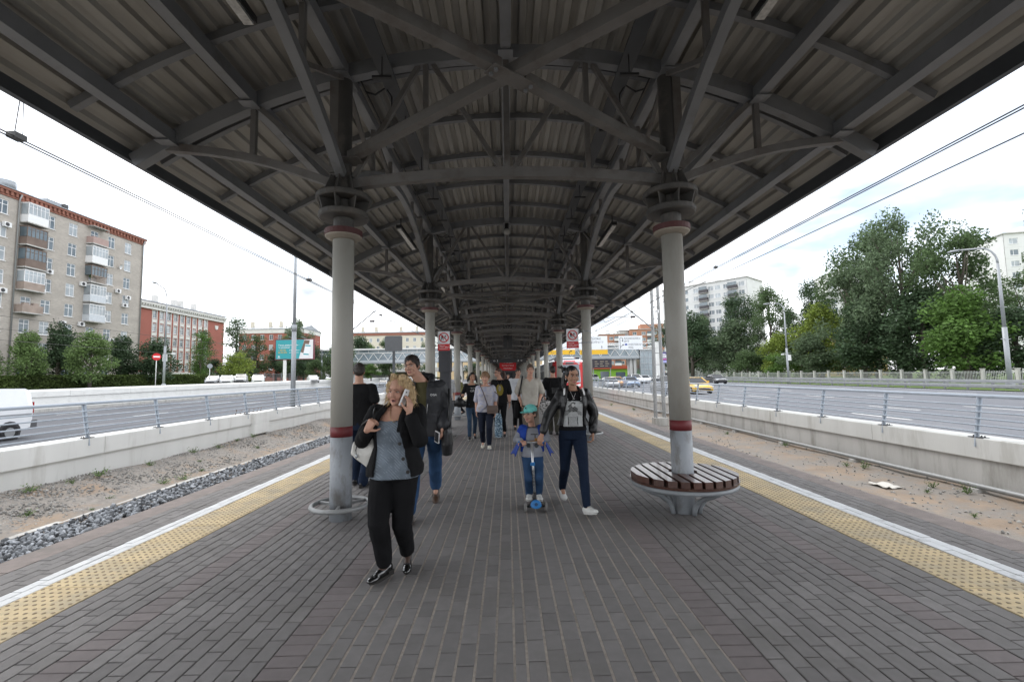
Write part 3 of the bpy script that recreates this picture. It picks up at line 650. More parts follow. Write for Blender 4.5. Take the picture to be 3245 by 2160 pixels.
def tree_proto(kind, seed, n):
    """unit tree: height 1, crown radius about .5*aspect; returns crown mesh and trunk mesh"""
    st = random.getstate(); random.seed(seed); q = MB(); tk = MB(); cl = []
    if kind == 'broad':
        lo, rad = .22, .36
        for i in range(26):
            z = lo + (1 - lo) * random.random() ** .85; f = math.sin(min(1, (z - lo) / (1 - lo) + .12) * math.pi) ** .6; a = random.uniform(0, 6.283); r = rad * f * random.uniform(.35, .95)
            cl.append((Vector((r * math.cos(a), r * math.sin(a), z * .92)), random.uniform(.09, .17)))
    elif kind == 'poplar':
        lo, rad = .12, .13
        for i in range(30):
            z = lo + (1 - lo) * i / 29; f = math.sin(min(1, (z - lo) / (1 - lo) * .9 + .08) * math.pi) ** .55; a = random.uniform(0, 6.283); r = rad * f * random.uniform(.3, 1)
            cl.append((Vector((r * math.cos(a), r * math.sin(a), z * .96)), random.uniform(.05, .10)))
    elif kind == 'airy':
        lo, rad = .18, .34
        for i in range(40):
            z = lo + (1 - lo) * random.random() ** .8; f = math.sin(min(1, (z - lo) / (1 - lo) * .95 + .05) * math.pi) ** .5; a = random.uniform(0, 6.283); r = rad * f * random.uniform(.3, 1.15)
            cl.append((Vector((r * math.cos(a), r * math.sin(a), z * .97)), random.uniform(.045, .12)))
    else:
        lo, rad = .05, .5
        for i in range(24):
            z = lo + (1 - lo) * random.random(); f = math.sqrt(max(.1, 1 - (z * .9) ** 2)); a = random.uniform(0, 6.283); r = rad * f * random.uniform(.2, .95)
            cl.append((Vector((r * math.cos(a), r * math.sin(a), z * .85)), random.uniform(.12, .2)))
    tot = sum(r ** 2 for _, r in cl)
    for c, r in cl:
        m = int(n * r * r / tot)
        for _ in range(m):
            d = Vector((random.gauss(0, 1), random.gauss(0, 1), random.gauss(0, .85))).normalized(); rr = r * (random.random() ** .38) * random.uniform(.85, 1.2)
            p = c + d * rr; p.z -= .15 * r * (d.x ** 2 + d.y ** 2); leaf(q, p, {'broad': .0165, 'poplar': .0095, 'airy': .0098, 'bush': .022}[kind] * random.uniform(.7, 1.3))
    h = {'broad': .7, 'poplar': .9, 'airy': .85, 'bush': .4}[kind]; rb_ = {'broad': .022, 'poplar': .015, 'airy': .016, 'bush': .015}[kind]
    tk.tube([(0, 0, -.02), (.004, .003, h * .3), (-.006, .004, h * .65), (.004, 0, h)], [rb_ * 1.2, rb_, rb_ * .7, rb_ * .25], 7)
    for c, r in cl[::2]:
        z0 = max(.12 * h, min(h * .95, c.z * random.uniform(.45, .7))); b0 = Vector((0, 0, z0)); mid = b0.lerp(c, .55) + Vector((0, 0, -.02))
        tk.tube([b0, mid, c], [rb_ * .4, rb_ * .26, rb_ * .1], 5)
    random.setstate(st)
    return q.mesh('crown', LM['mid'], fix=False), tk.mesh('trunk', m_bark)
TP = {k: [tree_proto(k, 11 + i * 7 + len(k), n) for i in range(m)] for k, m, n in (('broad', 3, 7500), ('poplar', 2, 5000), ('airy', 3, 11500), ('bush', 2, 4200))}
tcount = {}
def tree(kind, col, x, y, z, h, wid, label, group=None, name='tree', i=None, rz=None):
    """h: height in metres, wid: crown width in metres"""
    base = {'broad': .84, 'poplar': .36, 'airy': .84, 'bush': 1.25}[kind]
    tcount[kind] = tcount.get(kind, 0) + 1; v = TP[kind][(i if i is not None else tcount[kind]) % len(TP[kind])]
    t = thing(name, label, 'bush' if name == 'bush' else 'tree', (x, y, z), random.uniform(0, 6.28) if rz is None else rz, group)
    s = wid / (base * 1.0)
    tk = inst('trunk', v[1], t, None, None, (s, s, h)); cr = inst('crown', v[0], t, None, None, (s, s, h))
    cr.material_slots[0].link = 'OBJECT'; cr.material_slots[0].material = LM[col]
    return t
GL = 'trees along the street on the left'; GR_ = 'trees behind the park fence on the right'
def tl_(kind, col, x, y, top, wid, label, **k): tree(kind, col, x, y, zb(y), top - zb(y), wid, label, GL, **k)
tl_('broad', 'mid', -61.5, 53.5, 7.0, 5.5, 'half cut off round tree at the very left edge of the street')
tl_('broad', 'pale', -56.0, 53.7, 7.7, 5.4, 'pale green round tree in front of the grey apartment block, nearest the left edge')
tl_('broad', 'dark', -60.6, 62.0, 10.0, 7.0, 'tall dark tree between two paler ones before the grey apartment block')
tl_('broad', 'pale', -52.5, 58.0, 8.5, 6.6, 'pale green spreading tree with a visible trunk before the grey apartment block')
tl_('broad', 'dark', -55.4, 66.0, 8.3, 6.0, 'dark tree by the right end of the grey apartment block')
tl_('broad', 'dark', -51.8, 68.0, 8.3, 8.0, 'wide dark tree beside the no entry sign')
tl_('poplar', 'mid', -62.5, 94.0, 12.6, 5.0, 'slim dark green tree in front of the red building')
tl_('poplar', 'bright', -58.8, 88.0, 11.2, 4.2, 'slim bright green tree in front of the red building')
tl_('poplar', 'grey', -62.0, 105.0, 16.6, 7.6, 'tall grey green poplar right of the red building')
tl_('poplar', 'mid', -57.0, 104.0, 12.4, 6.5, 'shorter poplar leaning on the tall one right of the red building')
tl_('bush', 'yellow', -47.0, 80.0, 7.1, 7.4, 'rounded yellow green tree behind the parked cars', name='tree')
tl_('broad', 'mid', -57.5, 98.0, 7.5, 7.5, 'round green tree at the foot of the tall poplar')
tl_('broad', 'dark', -64.0, 100.0, 6.5, 6.5, 'low dark tree at the right corner of the red building')
tl_('broad', 'dark', -55.5, 110.0, 9.5, 9.0, 'dark tree between the tall poplar and the billboard')
tl_('broad', 'mid', -48.5, 104.0, 8.2, 8.0, 'mid green tree left of the billboard post')
tl_('airy', 'pale', -60.0, 128.0, 15.0, 9.5, 'pale loose tree in front of the corner building')
tl_('broad', 'dark', -47.0, 124.0, 10.5, 10.0, 'dark tree in front of the corner building behind the billboard')
tl_('broad', 'mid', -40.0, 108.0, 8.0, 8.5, 'green tree under the right half of the billboard')
tl_('broad', 'dark', -66.5, 86.0, 6.0, 6.0, 'dark tree by the hedge end in front of the red building')
tl_('broad', 'dark', -51.5, 116.0, 12.5, 10.0, 'dense green tree left of the billboard')
tl_('broad', 'dark', -43.5, 100.0, 10.5, 8.5, 'dark tree directly behind the left end of the billboard')
tl_('airy', 'grey', -53.5, 116.0, 17.2, 10.0, 'tall loose topped tree rising above the billboard')
tl_('broad', 'mid', -35.0, 96.0, 9.5, 8.0, 'leafy tree just right of the billboard')
tl_('broad', 'dark', -38.0, 118.0, 12.5, 10.0, 'dark tree behind the right end of the billboard')
tl_('broad', 'mid', -33.0, 128.0, 10.5, 9.0, 'round tree beneath the glazed footbridge at left')
tl_('airy', 'pale', -49.0, 160.0, 14.0, 9.0, 'pale tree in front of the cream building')
tl_('airy', 'mid', -42.5, 160.0, 15.5, 8.0, 'taller tree in front of the cream building')
tl_('broad', 'mid', -38.5, 92.0, 6.0, 5.0, 'small tree beyond the left road, seen past the first column')
tl_('broad', 'mid', -33.0, 94.0, 5.6, 5.0, 'small round tree beyond the left road near the man in black')
tl_('broad', 'bright', -29.5, 99.0, 5.0, 4.5, 'low bright tree beyond the left road under the footbridge')
tl_('airy', 'mid', -30.0, 170.0, 16.0, 7.0, 'distant tree beside the white tower block past the platform')
def tr2(kind, col, x, y, top, wid, label, **k): tree(kind, col, x, y, zr(y), top - zr(y), wid, label, GR_, **k)
tr2('airy', 'mid', 61.5, 50.0, 21.0, 6.0, 'tall tree reaching in at the very right edge')
tr2('airy', 'mid', 63.0, 62.0, 21.0, 14.0, 'tall loose tree beside the right hand lamp post')
tr2('airy', 'grey', 62.0, 70.0, 26.0, 16.2, 'tallest loose topped tree behind the park fence')
tr2('airy', 'mid', 64.5, 79.0, 26.5, 16.9, 'tall broad tree next to the tallest one, toward the street lamp')
tr2('airy', 'grey', 60.0, 76.0, 19.5, 14.3, 'loose tree with a branch reaching left over the white block')
tr2('broad', 'dark', 60.0, 65.0, 14.0, 13.7, 'dark dense tree low in the middle of the park')
tr2('broad', 'dark', 58.0, 73.5, 12.5, 12.3, 'dark tree left of the middle of the park')
tr2('broad', 'bright', 56.5, 55.5, 11.8, 12.3, 'bright green maple next to the right hand lamp post')
tr2('broad', 'dark', 61.0, 54.0, 9.0, 11.7, 'dark tree behind the bright maple')
tr2('broad', 'yellow', 60.0, 86.5, 14.0, 11.7, 'yellow green tree in the middle of the park')
tr2('broad', 'grey', 57.0, 85.0, 9.0, 10.4, 'grey green rounded tree before the yellow green one')
tr2('airy', 'dark', 66.0, 97.0, 20.5, 14.3, 'tall dark tree below the white block with dark red balconies')
tr2('broad', 'yellow', 60.0, 100.0, 10.5, 10.4, 'small yellow green tree beside the middle street lamp')
tr2('airy', 'mid', 66.0, 113.0, 23.0, 13.0, 'tall tree right of the white tower block')
tr2('airy', 'dark', 64.0, 125.0, 23.0, 15.6, 'tall tree in front of the white tower block')
tr2('broad', 'grey', 60.0, 119.0, 15.0, 14.3, 'grey green tree at the left part of the park')
tr2('airy', 'mid', 59.0, 137.0, 19.0, 14.3, 'tree directly right of the near column, beyond the road')
tr2('bush', 'mid', 57.0, 108.0, 7.2, 11.7, 'low bright bush behind the left part of the park fence', name='bush')
tr2('bush', 'bright', 56.0, 93.0, 5.8, 10.4, 'low green bush beside the middle street lamp', name='bush')
tr2('bush', 'grey', 55.5, 122.0, 8.0, 11.7, 'grey green bush at the far left of the park fence', name='bush')
tr2('broad', 'dark', 52.0, 128.0, 19.0, 16.9, 'large dark tree behind the lattice mast')
tr2('airy', 'dark', 55.0, 150.0, 20.0, 15.6, 'dark tree farther along behind the lattice mast')
park = [(64, 46, 6.5, 9), (66, 52, 5.5, 9), (62, 60, 6, 9), (67, 67, 7, 10), (63, 72, 5, 8), (60, 80, 5.5, 8), (66, 84, 7, 10), (62, 92, 7, 9), (67, 100, 8, 11), (60, 107, 6, 9), (66, 117, 9, 12), (62, 128, 8, 11), (60, 140, 9, 12), (58, 152, 9, 13)]
for i, (x, y, h, wd) in enumerate(park): tree('bush', ['dark', 'mid', 'dark', 'grey'][i % 4], x, y, zr(y), h, wd, 'shrub in the shade under the park trees, %s from the right end of the fence' % (['first', 'second', 'third', 'fourth', 'fifth', 'sixth', 'seventh', 'eighth', 'ninth', 'tenth', 'eleventh', 'twelfth', 'thirteenth', 'fourteenth'][i]), 'shrubs under the park trees', name='bush')
for i, (x, y, tp) in enumerate(((84, 60, 17), (86, 74, 17), (88, 88, 17), (90, 104, 18), (92, 122, 19), (90, 142, 20), (84, 160, 20), (76, 178, 20))): tree('airy', ['dark', 'mid'][i % 2], x, y, zr(y), tp, 15, 'tree in the back row of the park, %s' % ['far right', 'behind the tallest tree', 'behind the yellow green tree', 'below the white block', 'right of the white tower', 'before the white tower', 'left of the white tower', 'farthest away'][i], GR_)
for i, (x, y, h, wd) in enumerate(((8, 175, 6, 12), (20, 180, 8, 13), (27, 190, 7, 12), (-4, 200, 7, 12), (-14, 190, 8, 12), (36, 175, 9, 12))):
    tree('bush', ['dark', 'mid'][i % 2], x, y, .5, h, wd, 'distant green bush beyond the footbridge, %s from the left' % ['fourth', 'fifth', 'sixth', 'second', 'first', 'seventh'][i], 'bushes beyond the footbridge', name='bush')
# hedge along the street
def hedge():
    t = thing('hedge', 'long clipped hedge behind the parked black car', 'hedge', (-53, 60, zb(60)))
    q = MB((-53, 60, zb(60))); cx = lambda y: -54.6 + (y - 60) * .30
    for i in range(14000):
        y = random.uniform(36, 84); top = 1.6 + .14 * mnoise.noise(Vector((y * .7, 0, 0)))
        if i % 5 < 3: leaf(q, Vector((cx(y) + 1.0 + random.uniform(-.15, .12), y, zb(y) + random.uniform(0, top))), .15)
        else: leaf(q, Vector((cx(y) + random.uniform(-1.0, 1.0), y, zb(y) + top + random.uniform(-.15, .08))), .15)
    q.build('foliage', leafmat('hedge leaves', (.075, .11, .03)), t, fix=False)
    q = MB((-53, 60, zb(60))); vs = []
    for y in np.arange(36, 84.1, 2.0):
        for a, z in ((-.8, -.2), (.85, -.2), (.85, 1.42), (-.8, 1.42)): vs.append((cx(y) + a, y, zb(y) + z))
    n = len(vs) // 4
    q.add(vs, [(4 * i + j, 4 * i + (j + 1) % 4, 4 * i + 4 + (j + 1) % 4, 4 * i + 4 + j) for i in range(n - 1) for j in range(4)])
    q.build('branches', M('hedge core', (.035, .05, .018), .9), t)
hedge()
# weeds on the sandy strips
def weed(x, y, z, h, label):
    q = MB(); s0 = random.getstate()
    for i in range(26):
        a = random.uniform(0, 6.28); r = random.uniform(.2, 1) * h * .6; tip = Vector((r * 1.6 * math.cos(a), r * 1.6 * math.sin(a), h * random.uniform(.3, 1.0)))
        for f in (.5, .75, 1.0): leaf(q, tip * f, h * .10)
    t = thing('weed', label, 'plant', (x, y, z), 0, 'weeds on the sandy strips'); q.build('leaves', LM['pale'], t, fix=False)
    st = MB()
    for i in range(5): a = i * 1.25; st.beam((0, 0, 0), (math.cos(a) * h * .3, math.sin(a) * h * .3, h * .7), .008, .008)
    st.build('stem', LM['mid'], t)
wp = [(-10.9, 10.7, .22), (-10.75, 12.3, .26), (-10.8, 11.6, .16), (-10.9, 14.2, .2), (-10.95, 16.2, .22), (-10.9, 17.5, .2), (-11.0, 20.0, .2), (-11.0, 18.8, .14), (-9.9, 9.7, .16), (-9.6, 11.3, .12), (-9.5, 12.9, .2), (-9.4, 13.5, .22), (-9.6, 14.6, .12), (-9.3, 10.5, .1), (-10.2, 15.4, .12), (-10.0, 18.5, .14)]
ORD = ['nearest', 'second', 'third', 'fourth', 'fifth', 'sixth', 'seventh', 'eighth', 'ninth', 'tenth', 'eleventh', 'twelfth']
for grp in (sorted([p for p in wp if p[0] < -10.5], key=lambda p: p[1]), sorted([p for p in wp if p[0] >= -10.5], key=lambda p: p[1])):
    for i, (x, y, h) in enumerate(grp): weed(x, y, zsl(x, y) - .02, h, ('green weed at the foot of the left wall, %s from the viewer' if x < -10.5 else 'small weed in the sand left of the ballast, %s from the viewer') % ORD[i])
for i, (x, y, h) in enumerate(sorted(((9.7, 12.6, .22), (9.5, 13.0, .16), (9.8, 9.9, .22), (9.6, 10.5, .16), (9.2, 10.2, .12), (9.9, 16.5, .18), (8.6, 8.6, .10), (9.5, 20, .16), (9.7, 27, .2), (9.3, 34, .25), (9.0, 40, .25)), key=lambda p: p[1])): weed(x, y, zsr(x, y) - .01, h, 'green weed beside the pipe at the right wall, %s from the viewer' % ORD[i])
rg = MB(); rs = []
for j in range(7):
    for i in range(7): rs.append((8.62 + .07 * i + .02 * random.random(), 10.6 + .09 * j + .02 * random.random(), zsr(8.8, 10.8) + .015 + .07 * max(0, mnoise.noise(Vector((i * .6, j * .6, 0))) + .35)))
rg.add(rs, [(j * 7 + i, j * 7 + i + 1, (j + 1) * 7 + i + 1, (j + 1) * 7 + i) for j in range(6) for i in range(6)], 0, True)
ro = rg.build('rag', M('pale rag', (.5, .48, .44), .9), fix=False); so = ro.modifiers.new('s', 'SOLIDIFY'); so.thickness = .008; tag(ro, 'crumpled pale rag lying on the sand by the right wall', 'rag')
# ================================================================== BUILDINGS
m_glass = M('window glass', (.10, .13, .15), .12, var=.35, scale=.6, spec=.8)
m_glassl = M('curtained glass', (.30, .33, .35), .2, var=.4, scale=.5, spec=.7)
m_pvc = M('white window frame', (.70, .70, .70), .5, var=.04)
m_gb = M('grey beige brick wall', (.40, .365, .325), .9, var=.14, scale=.35, dirt=(.31, .285, .255), dirt_scale=2.6, dirt_lo=.45, dirt_hi=.68, stretch=(1, 1, 3), bump=.3, bscale=6)
m_rb = M('red brick cornice', (.24, .105, .075), .9, var=.15, scale=1)
m_rw = M('red painted wall', (.31, .11, .085), .85, var=.08, scale=.4)
m_ww = M('white stucco', (.62, .61, .585), .8, var=.06, scale=.5)
m_cr = M('cream wall', (.56, .52, .43), .85, var=.06, scale=.4)
m_pan = M('white panel wall', (.62, .62, .61), .8, var=.05, scale=.3)
m_roofm = M('metal roof', (.30, .32, .34), .45, metal=.4, var=.12, scale=.7)
m_brn = M('brown balcony cladding', (.16, .12, .10), .8, var=.2, scale=1)
m_wood = M('weathered balcony boards', (.30, .24, .205), .85, var=.2, scale=1.5)
m_bur = M('burgundy balcony cladding', (.17, .04, .055), .7, var=.1)
m_dkb = M('dark balcony cladding', (.07, .065, .07), .7, var=.15)
def wall_holes(W, H, holes, depth=.14, z0=0.0):
    """wall in the plane y=0 facing -y with rectangular openings and their reveals"""
    us = sorted({0.0, W} | {h[0] for h in holes} | {h[1] for h in holes}); vs_ = sorted({z0, H} | {h[2] for h in holes} | {h[3] for h in holes}); q = MB()
    for i in range(len(us) - 1):
        for j in range(len(vs_) - 1):
            a, b, c, d = us[i], us[i + 1], vs_[j], vs_[j + 1]; mx_, mz_ = (a + b) / 2, (c + d) / 2
            if any(h[0] < mx_ < h[1] and h[2] < mz_ < h[3] for h in holes): continue
            q.quad((a, 0, c), (b, 0, c), (b, 0, d), (a, 0, d))
    for a, b, c, d in holes:
        q.quad((a, 0, c), (a, depth, c), (a, depth, d), (a, 0, d)); q.quad((b, 0, c), (b, 0, d), (b, depth, d), (b, depth, c))
        q.quad((a, 0, c), (b, 0, c), (b, depth, c), (a, depth, c)); q.quad((a, 0, d), (a, depth, d), (b, depth, d), (b, 0, d))
    return q
def window_mesh(w_, h_, mull=(.5,), trans=None, f=.09, mat=None, sill=True):
    q = MB(); d0, d1 = .06, .13
    q.b2((0, d0, 0), (f, d1, h_)).b2((w_ - f, d0, 0), (w_, d1, h_)).b2((f, d0, 0), (w_ - f, d1, f)).b2((f, d0, h_ - f), (w_ - f, d1, h_))
    for m_ in mull: q.b2((w_ * m_ - f * .45, d0 + .004, f), (w_ * m_ + f * .45, d1 - .004, h_ - f))
    if trans: q.b2((f, d0 + .01, h_ * trans - f * .4), (w_ - f, d1 - .01, h_ * trans + f * .4))
    if sill: q.b2((-.06, -.10, -.07), (w_ + .06, .05, -.01))
    fr = q.mesh('window', mat or m_pvc); pn = MB().b2((f * .5, .085, f * .5), (w_ - f * .5, .10, h_ - f * .5)).mesh('pane', m_glass)
    return fr, pn
def put_window(wm, parent, loc, glass=None):
    o = inst('window', wm[0], parent, loc); p = inst('pane', wm[1], o)
    if glass is not None: p.material_slots[0].link = 'OBJECT'; p.material_slots[0].material = glass
    return o
# ---- grey-beige brick apartment block on the left: facade along the platform direction
ZB = zb(62); X0, Y0b = -64.0, 44.0; LEN = 35.7; HB = 25.8
blk = thing('apartment_block', 'grey beige brick apartment block with glazed balconies on the far left', 'building', (X0, Y0b, ZB), math.pi / 2)
wins = []; bal = {60.7: ['white', 'openb', 'dark', 'white2', 'junk'], 70.2: ['pink', 'white', 'plants', 'white3', 'white3', None]}
rows = [23.31 - 3.0 * k for k in range(8)]
WY = [48.0, 51.5, 57.2, 63.3, 66.7, 73.2, 76.5]; W1 = window_mesh(1.35, 1.85, (.5,), .68)
for y in WY:
    for z in rows:
        u = y - Y0b; wins.append((u - .675, u + .675, z - .925, z + .925))
for yb, lst in bal.items():
    for k, z in enumerate(rows):
        if k >= len(lst) or lst[k] in (None, 'pink', 'plants', 'junk', 'openb'):
            u = yb - Y0b; wins.append((u - .675, u + .675, z - .925, z + .925))
wall_holes(LEN, HB - 1.05, wins).build('wall', m_gb, blk)
MB().b2((0, .2, 0), (LEN - .002, 14, HB - .2)).build('building_core', m_gb, blk)
for (a, b, c, d) in wins: put_window(W1, blk, (a, 0, c), random.choice([m_glass, m_glass, m_glassl]))
q = MB()     # red brick cornice with dentils
q.b2((-.05, -.12, HB - 1.05), (LEN + .1, .15, HB - .85)).b2((-.05, -.35, HB - .30), (LEN + .3, .15, HB)).b2((-.05, -.08, HB - .85), (LEN + .1, .15, HB - .30)); q.build('cornice', m_rb, blk)
de = MB()
for u in np.arange(.2, LEN, .62): de.b2((u, -.27, HB - .80), (u + .30, -.06, HB - .30))
tag(de.build('dentil_row', m_rb, blk), kind='stuff')
MB().b2((-.05, -.45, HB + .002), (LEN + .4, 14, HB + .10)).build('roof', m_roofm, blk)
rq = MB()
for u in np.arange(.5, LEN, 1.0): rq.beam((u, -.2, HB + .1), (u, -.2, HB + .95), .03, .03)
for h in (.5, .93): rq.beam((0, -.2, HB + h), (LEN, -.2, HB + h), .025, .025)
tag(rq.build('roof_railing', m_pole, blk), kind='stuff')
MB().lathe([(.5, .1), (.5, .5), (.9, .6), (.9, 1.5), (.75, 1.55)], (14.8, 1.5, HB), 14).build('vent_drum', m_roofm, blk)
MB().b2((19.6, 1, HB + .1), (21.6, 2.5, HB + 1.1)).build('roof_box', m_roofm, blk); MB().b2((21.9, .8, HB + .1), (22.6, 1.6, HB + 1.2)).build('roof_box', m_dark, blk)
for u in (59.0 - Y0b, LEN - .25): MB().tube([(u, -.16, -.2), (u, -.16, HB - 1.0), (u, -.45, HB - .3)], .09, 8).build('drainpipe', m_galv, blk)
def balcony(u, z, kind):
    w_, dp = 2.7, 1.05
    b = bpy.data.objects.new('balcony', None); C.objects.link(b); b.parent = blk; b.location = (u - w_ / 2, 0, z - 1.25)
    par = {'white': m_pvc, 'white2': m_wood, 'white3': M('pale siding', (.52, .55, .58), .7), 'openb': m_brn, 'dark': m_brn, 'junk': m_wood, 'pink': M('faded pink parapet', (.36, .26, .235), .85), 'plants': m_wood}[kind]
    MB().b2((-.08, -dp - .06, -.16), (w_ + .08, 0, 0)).build('slab', m_wallc2, b)
    if kind != 'plants': MB().b2((0, -dp, .003), (w_, -dp + .06, 1.0)).b2((0, -dp + .06, .003), (.06, 0, 1.0)).b2((w_ - .06, -dp + .06, .003), (w_, 0, 1.0)).build('parapet', par, b)
    else:
        q = MB()
        for i in range(14): q.b2((i * w_ / 13.5, -dp, .003), (i * w_ / 13.5 + .05, -dp + .05, .95))
        q.b2((0, -dp - .01, .95), (w_, -dp + .06, 1.02)); tag(q.build('baluster_row', m_wood, b), kind='stuff')
        q = MB(); [leaf(q, Vector((random.uniform(.1, .8), -.9 + random.random() * .3, random.uniform(.6, 1.7))), .09) for _ in range(220)]; q.build('potted_plants', LM['bright'], b, fix=False)
    if kind in ('white', 'white2', 'white3', 'dark', 'plants', 'openb'):
        fm = m_pvc if kind.startswith('white') else m_brn; q = MB(); zt = 2.55 if kind != 'openb' else 2.4; n = 5
        for i in range(n + 1): q.b2((i * (w_ - .07) / n, -dp, 1.0), (i * (w_ - .07) / n + .07, -dp + .07, zt))
        q.b2((0, -dp - .005, zt - .1), (w_, -dp + .075, zt)).b2((0, -dp + .07, zt - .1), (.07, 0, zt)).b2((w_ - .07, -dp + .07, zt - .1), (w_, 0, zt)).b2((0, -dp - .004, 1.0), (w_, -dp + .074, 1.08)).b2((0, -dp - .004, 2.0), (w_, -dp + .07, 2.05)); q.build('glazing_frame', fm, b)
        MB().b2((.03, -dp + .03, 1.04), (w_ - .03, -dp + .04, zt - .05)).b2((.03, -dp + .04, 1.04), (.04, -.02, zt - .05)).b2((w_ - .04, -dp + .04, 1.04), (w_ - .03, -.02, zt - .05)).build('pane', m_glassl if kind.startswith('white') else m_glass, b)
        MB().b2((-.02, -dp - .03, zt), (w_ + .02, 0, zt + .06)).build('balcony_roof', fm, b)
    elif kind == 'pink': MB().b2((-.05, -dp, 2.6), (w_ + .05, 0, 2.68)).beam((w_ - .05, -dp + .05, 1.0), (w_ - .05, -dp + .05, 2.6), .05, .05).build('balcony_roof', m_wallc2, b)
    else:
        MB().b2((.3, -.9, .3), (1.0, -.5, 1.25)).b2((1.6, -.8, .1), (2.3, -.4, 1.35)).build('stored_boards', m_wood, b)
for yb, lst in bal.items():
    for k, kd in enumerate(lst):
        if kd: balcony(yb - Y0b, rows[k], kd)
acm = MB().b2((0, -.42, 0), (.85, -.08, .62)).b2((.1, -.08, .1), (.2, 0, .5)).b2((.65, -.08, .1), (.75, 0, .5)).mesh('air_conditioner', m_pvc); acf = MB().lathe([(.24, 0), (.24, .02)], n=14).mesh('fan_grille', m_dark)
for y, z in ((63.3, 13.4), (62.4, 10.4), (68.4, 12.7), (74.6, 12.8), (65.6, 6.3), (68.5, 6.5), (72.1, 11.3), (76.6, 12.0), (76.0, 10.6), (72.0, 7.7), (57.6, 9.6), (57.6, 18.3), (73.8, 4.4)):
    a = inst('air_conditioner', acm, blk, (y - Y0b - .4, 0, 23.31 - (20.95 - z) * .977)); inst('fan_grille', acf, a, (.33, -.425, .31), (math.pi / 2, 0, 0))
for y, z, r in ((74.6, 17.3, .4), (69.0, 5.5, .5)): MB().lathe([(.05, 0), (r * .7, .08), (r, .2)], n=14, cap=False).build('satellite_dish', m_pvc, blk, (y - Y0b, -.35, 23.31 - (20.95 - z) * .977)).rotation_euler = (math.pi / 2 + .3, 0, .3)
# ---- red building with white pilasters
def facade(name, label, x, y, z, rz, W, H, D, wm, cols, rows, wallmat, roofh=.25, roofmat=None, trim=None):
    t = thing(name, label, 'building', (x, y, z), rz)
    w_, h_ = wm[2], wm[3]; hs = [(u - w_ / 2, u + w_ / 2, v - h_ / 2, v + h_ / 2) for u in cols for v in rows]
    wall_holes(W, H, hs, z0=-2.0).build('wall', wallmat, t)
    MB().b2((0.002, .2, -2), (W - .002, D, H - .01)).build('building_core', wallmat, t)
    for h in hs: put_window(wm, t, (h[0], 0, h[2]), random.choice([m_glass, m_glassl]))
    MB().b2((-.3, -.35, H + .002), (W + .3, D + .3, H + roofh)).build('roof', roofmat or m_roofm, t)
    return t
zr2 = zb(110)
cols = [101 - 93 + 2.14 * i for i in range(9)]; rws = [15.43 - 2.93 * i for i in range(5)]
RB = facade('red_building', 'red building with white pilasters and white cornice on the left', -78, 93, zr2, math.pi / 2, 32.8, 18.0, 16, window_mesh(1.15, 1.75, (.5,), .7) + (1.15, 1.75), cols, rws, m_rw)
q = MB()
q.b2((-.1, -.45, 16.4), (33.0, .02, 16.8)).b2((-.2, -.75, 17.4), (33.2, .05, 17.8)).b2((-.1, -.25, 16.8), (33, .02, 17.4)); q.build('cornice', m_ww, RB)
de = MB()
for u in np.arange(.2, 32.8, .75): de.b2((u, -.65, 17.05), (u + .35, -.2, 17.4))
tag(de.build('dentil_row', m_ww, RB), kind='stuff')
for u in cols: MB().b2((u - .75, -.10, 3.0), (u - .58, .02, 16.4)).b2((u + .58, -.10, 3.0), (u + .75, .02, 16.4)).build('pilaster', m_ww, RB)
for u in cols:
    for v in (13.96, 11.03, 8.1, 5.17): MB().b2((u - .57, -.08, v - .38), (u + .57, .02, v + .38)).build('spandrel_panel', m_ww, RB)
MB().b2((-.02, -.13, -2), (32.82, .02, 2.7)).build('plinth', m_ww, RB)
for u in (3.3, 29.5): MB().prism([(u - .7, 15.3), (u + .7, 15.3), (u + .55, 14.4), (u, 14.2), (u - .55, 14.4)], -.12, -.01, 'y').build('wall_plaque', m_ww, RB)
q = MB(); q.prism([(0, 18.27), (16, 18.27), (8, 20.1)], .2, 32.6, 'x'); q.v = [(v[0], v[1], v[2]) for v in q.v]; q.build('pitched_roof', m_roofm, RB)
for u, s_ in ((3, 1.2), (12, .8), (18, .8), (20, 1.1), (25, .9)): MB().b2((u, 3, 18.4), (u + s_, 4, 20.3 + .3 * s_)).build('chimney', m_ww, RB)
# ---- white and red corner building, cream building and far towers
wmS = window_mesh(1.3, 1.7, (.5,), None, .1) + (1.3, 1.7)
CB = facade('corner_building', 'red building with a white upper storey behind the trees above the billboard', -88, 150, zb(150), 0, 21, 17.0, 14, wmS, [1.8 + 2.9 * i for i in range(7)], [14.4, 11.1, 7.8, 4.5], m_rw)
MB().b2((-.1, -.2, 15.7), (21.2, .0, 17.2)).build('upper_storey_band', m_ww, CB); MB().b2((21.003, -.2, 15.7), (21.15, 14, 17.2)).build('upper_storey_band', m_ww, CB)
MB().prism([(0, 17.27), (14, 17.27), (7, 19.0)], .2, 20.8, 'x').build('pitched_roof', m_roofm, CB)
for u in (2, 8, 11.5, 18): MB().b2((u, 3, 17.5), (u + .9, 4, 20.0)).build('chimney', m_cr, CB)
for i in range(4): put_window(wmS, CB, (21.0, 2 + 3 * i, 13.6)).rotation_euler = (0, 0, math.pi / 2)
CR = facade('cream_building', 'cream building with a brown roof edge beyond the footbridge on the left', -68, 200, zb(200), 0, 33, 20.0, 14, wmS, [1.8 + 3.2 * i for i in range(10)], [16.8, 13.3, 9.8, 6.3], m_cr)
MB().b2((-.1, -.25, 18.8), (33.1, .0, 19.9)).build('roof_edge_band', m_rb, CR); MB().b2((33.003, -.25, 18.8), (33.15, 14, 19.9)).build('roof_edge_band', m_rb, CR)
MB().prism([(0, 20.27), (14, 20.27), (7, 21.8)], .2, 32.8, 'x').build('pitched_roof', m_roofm, CR)
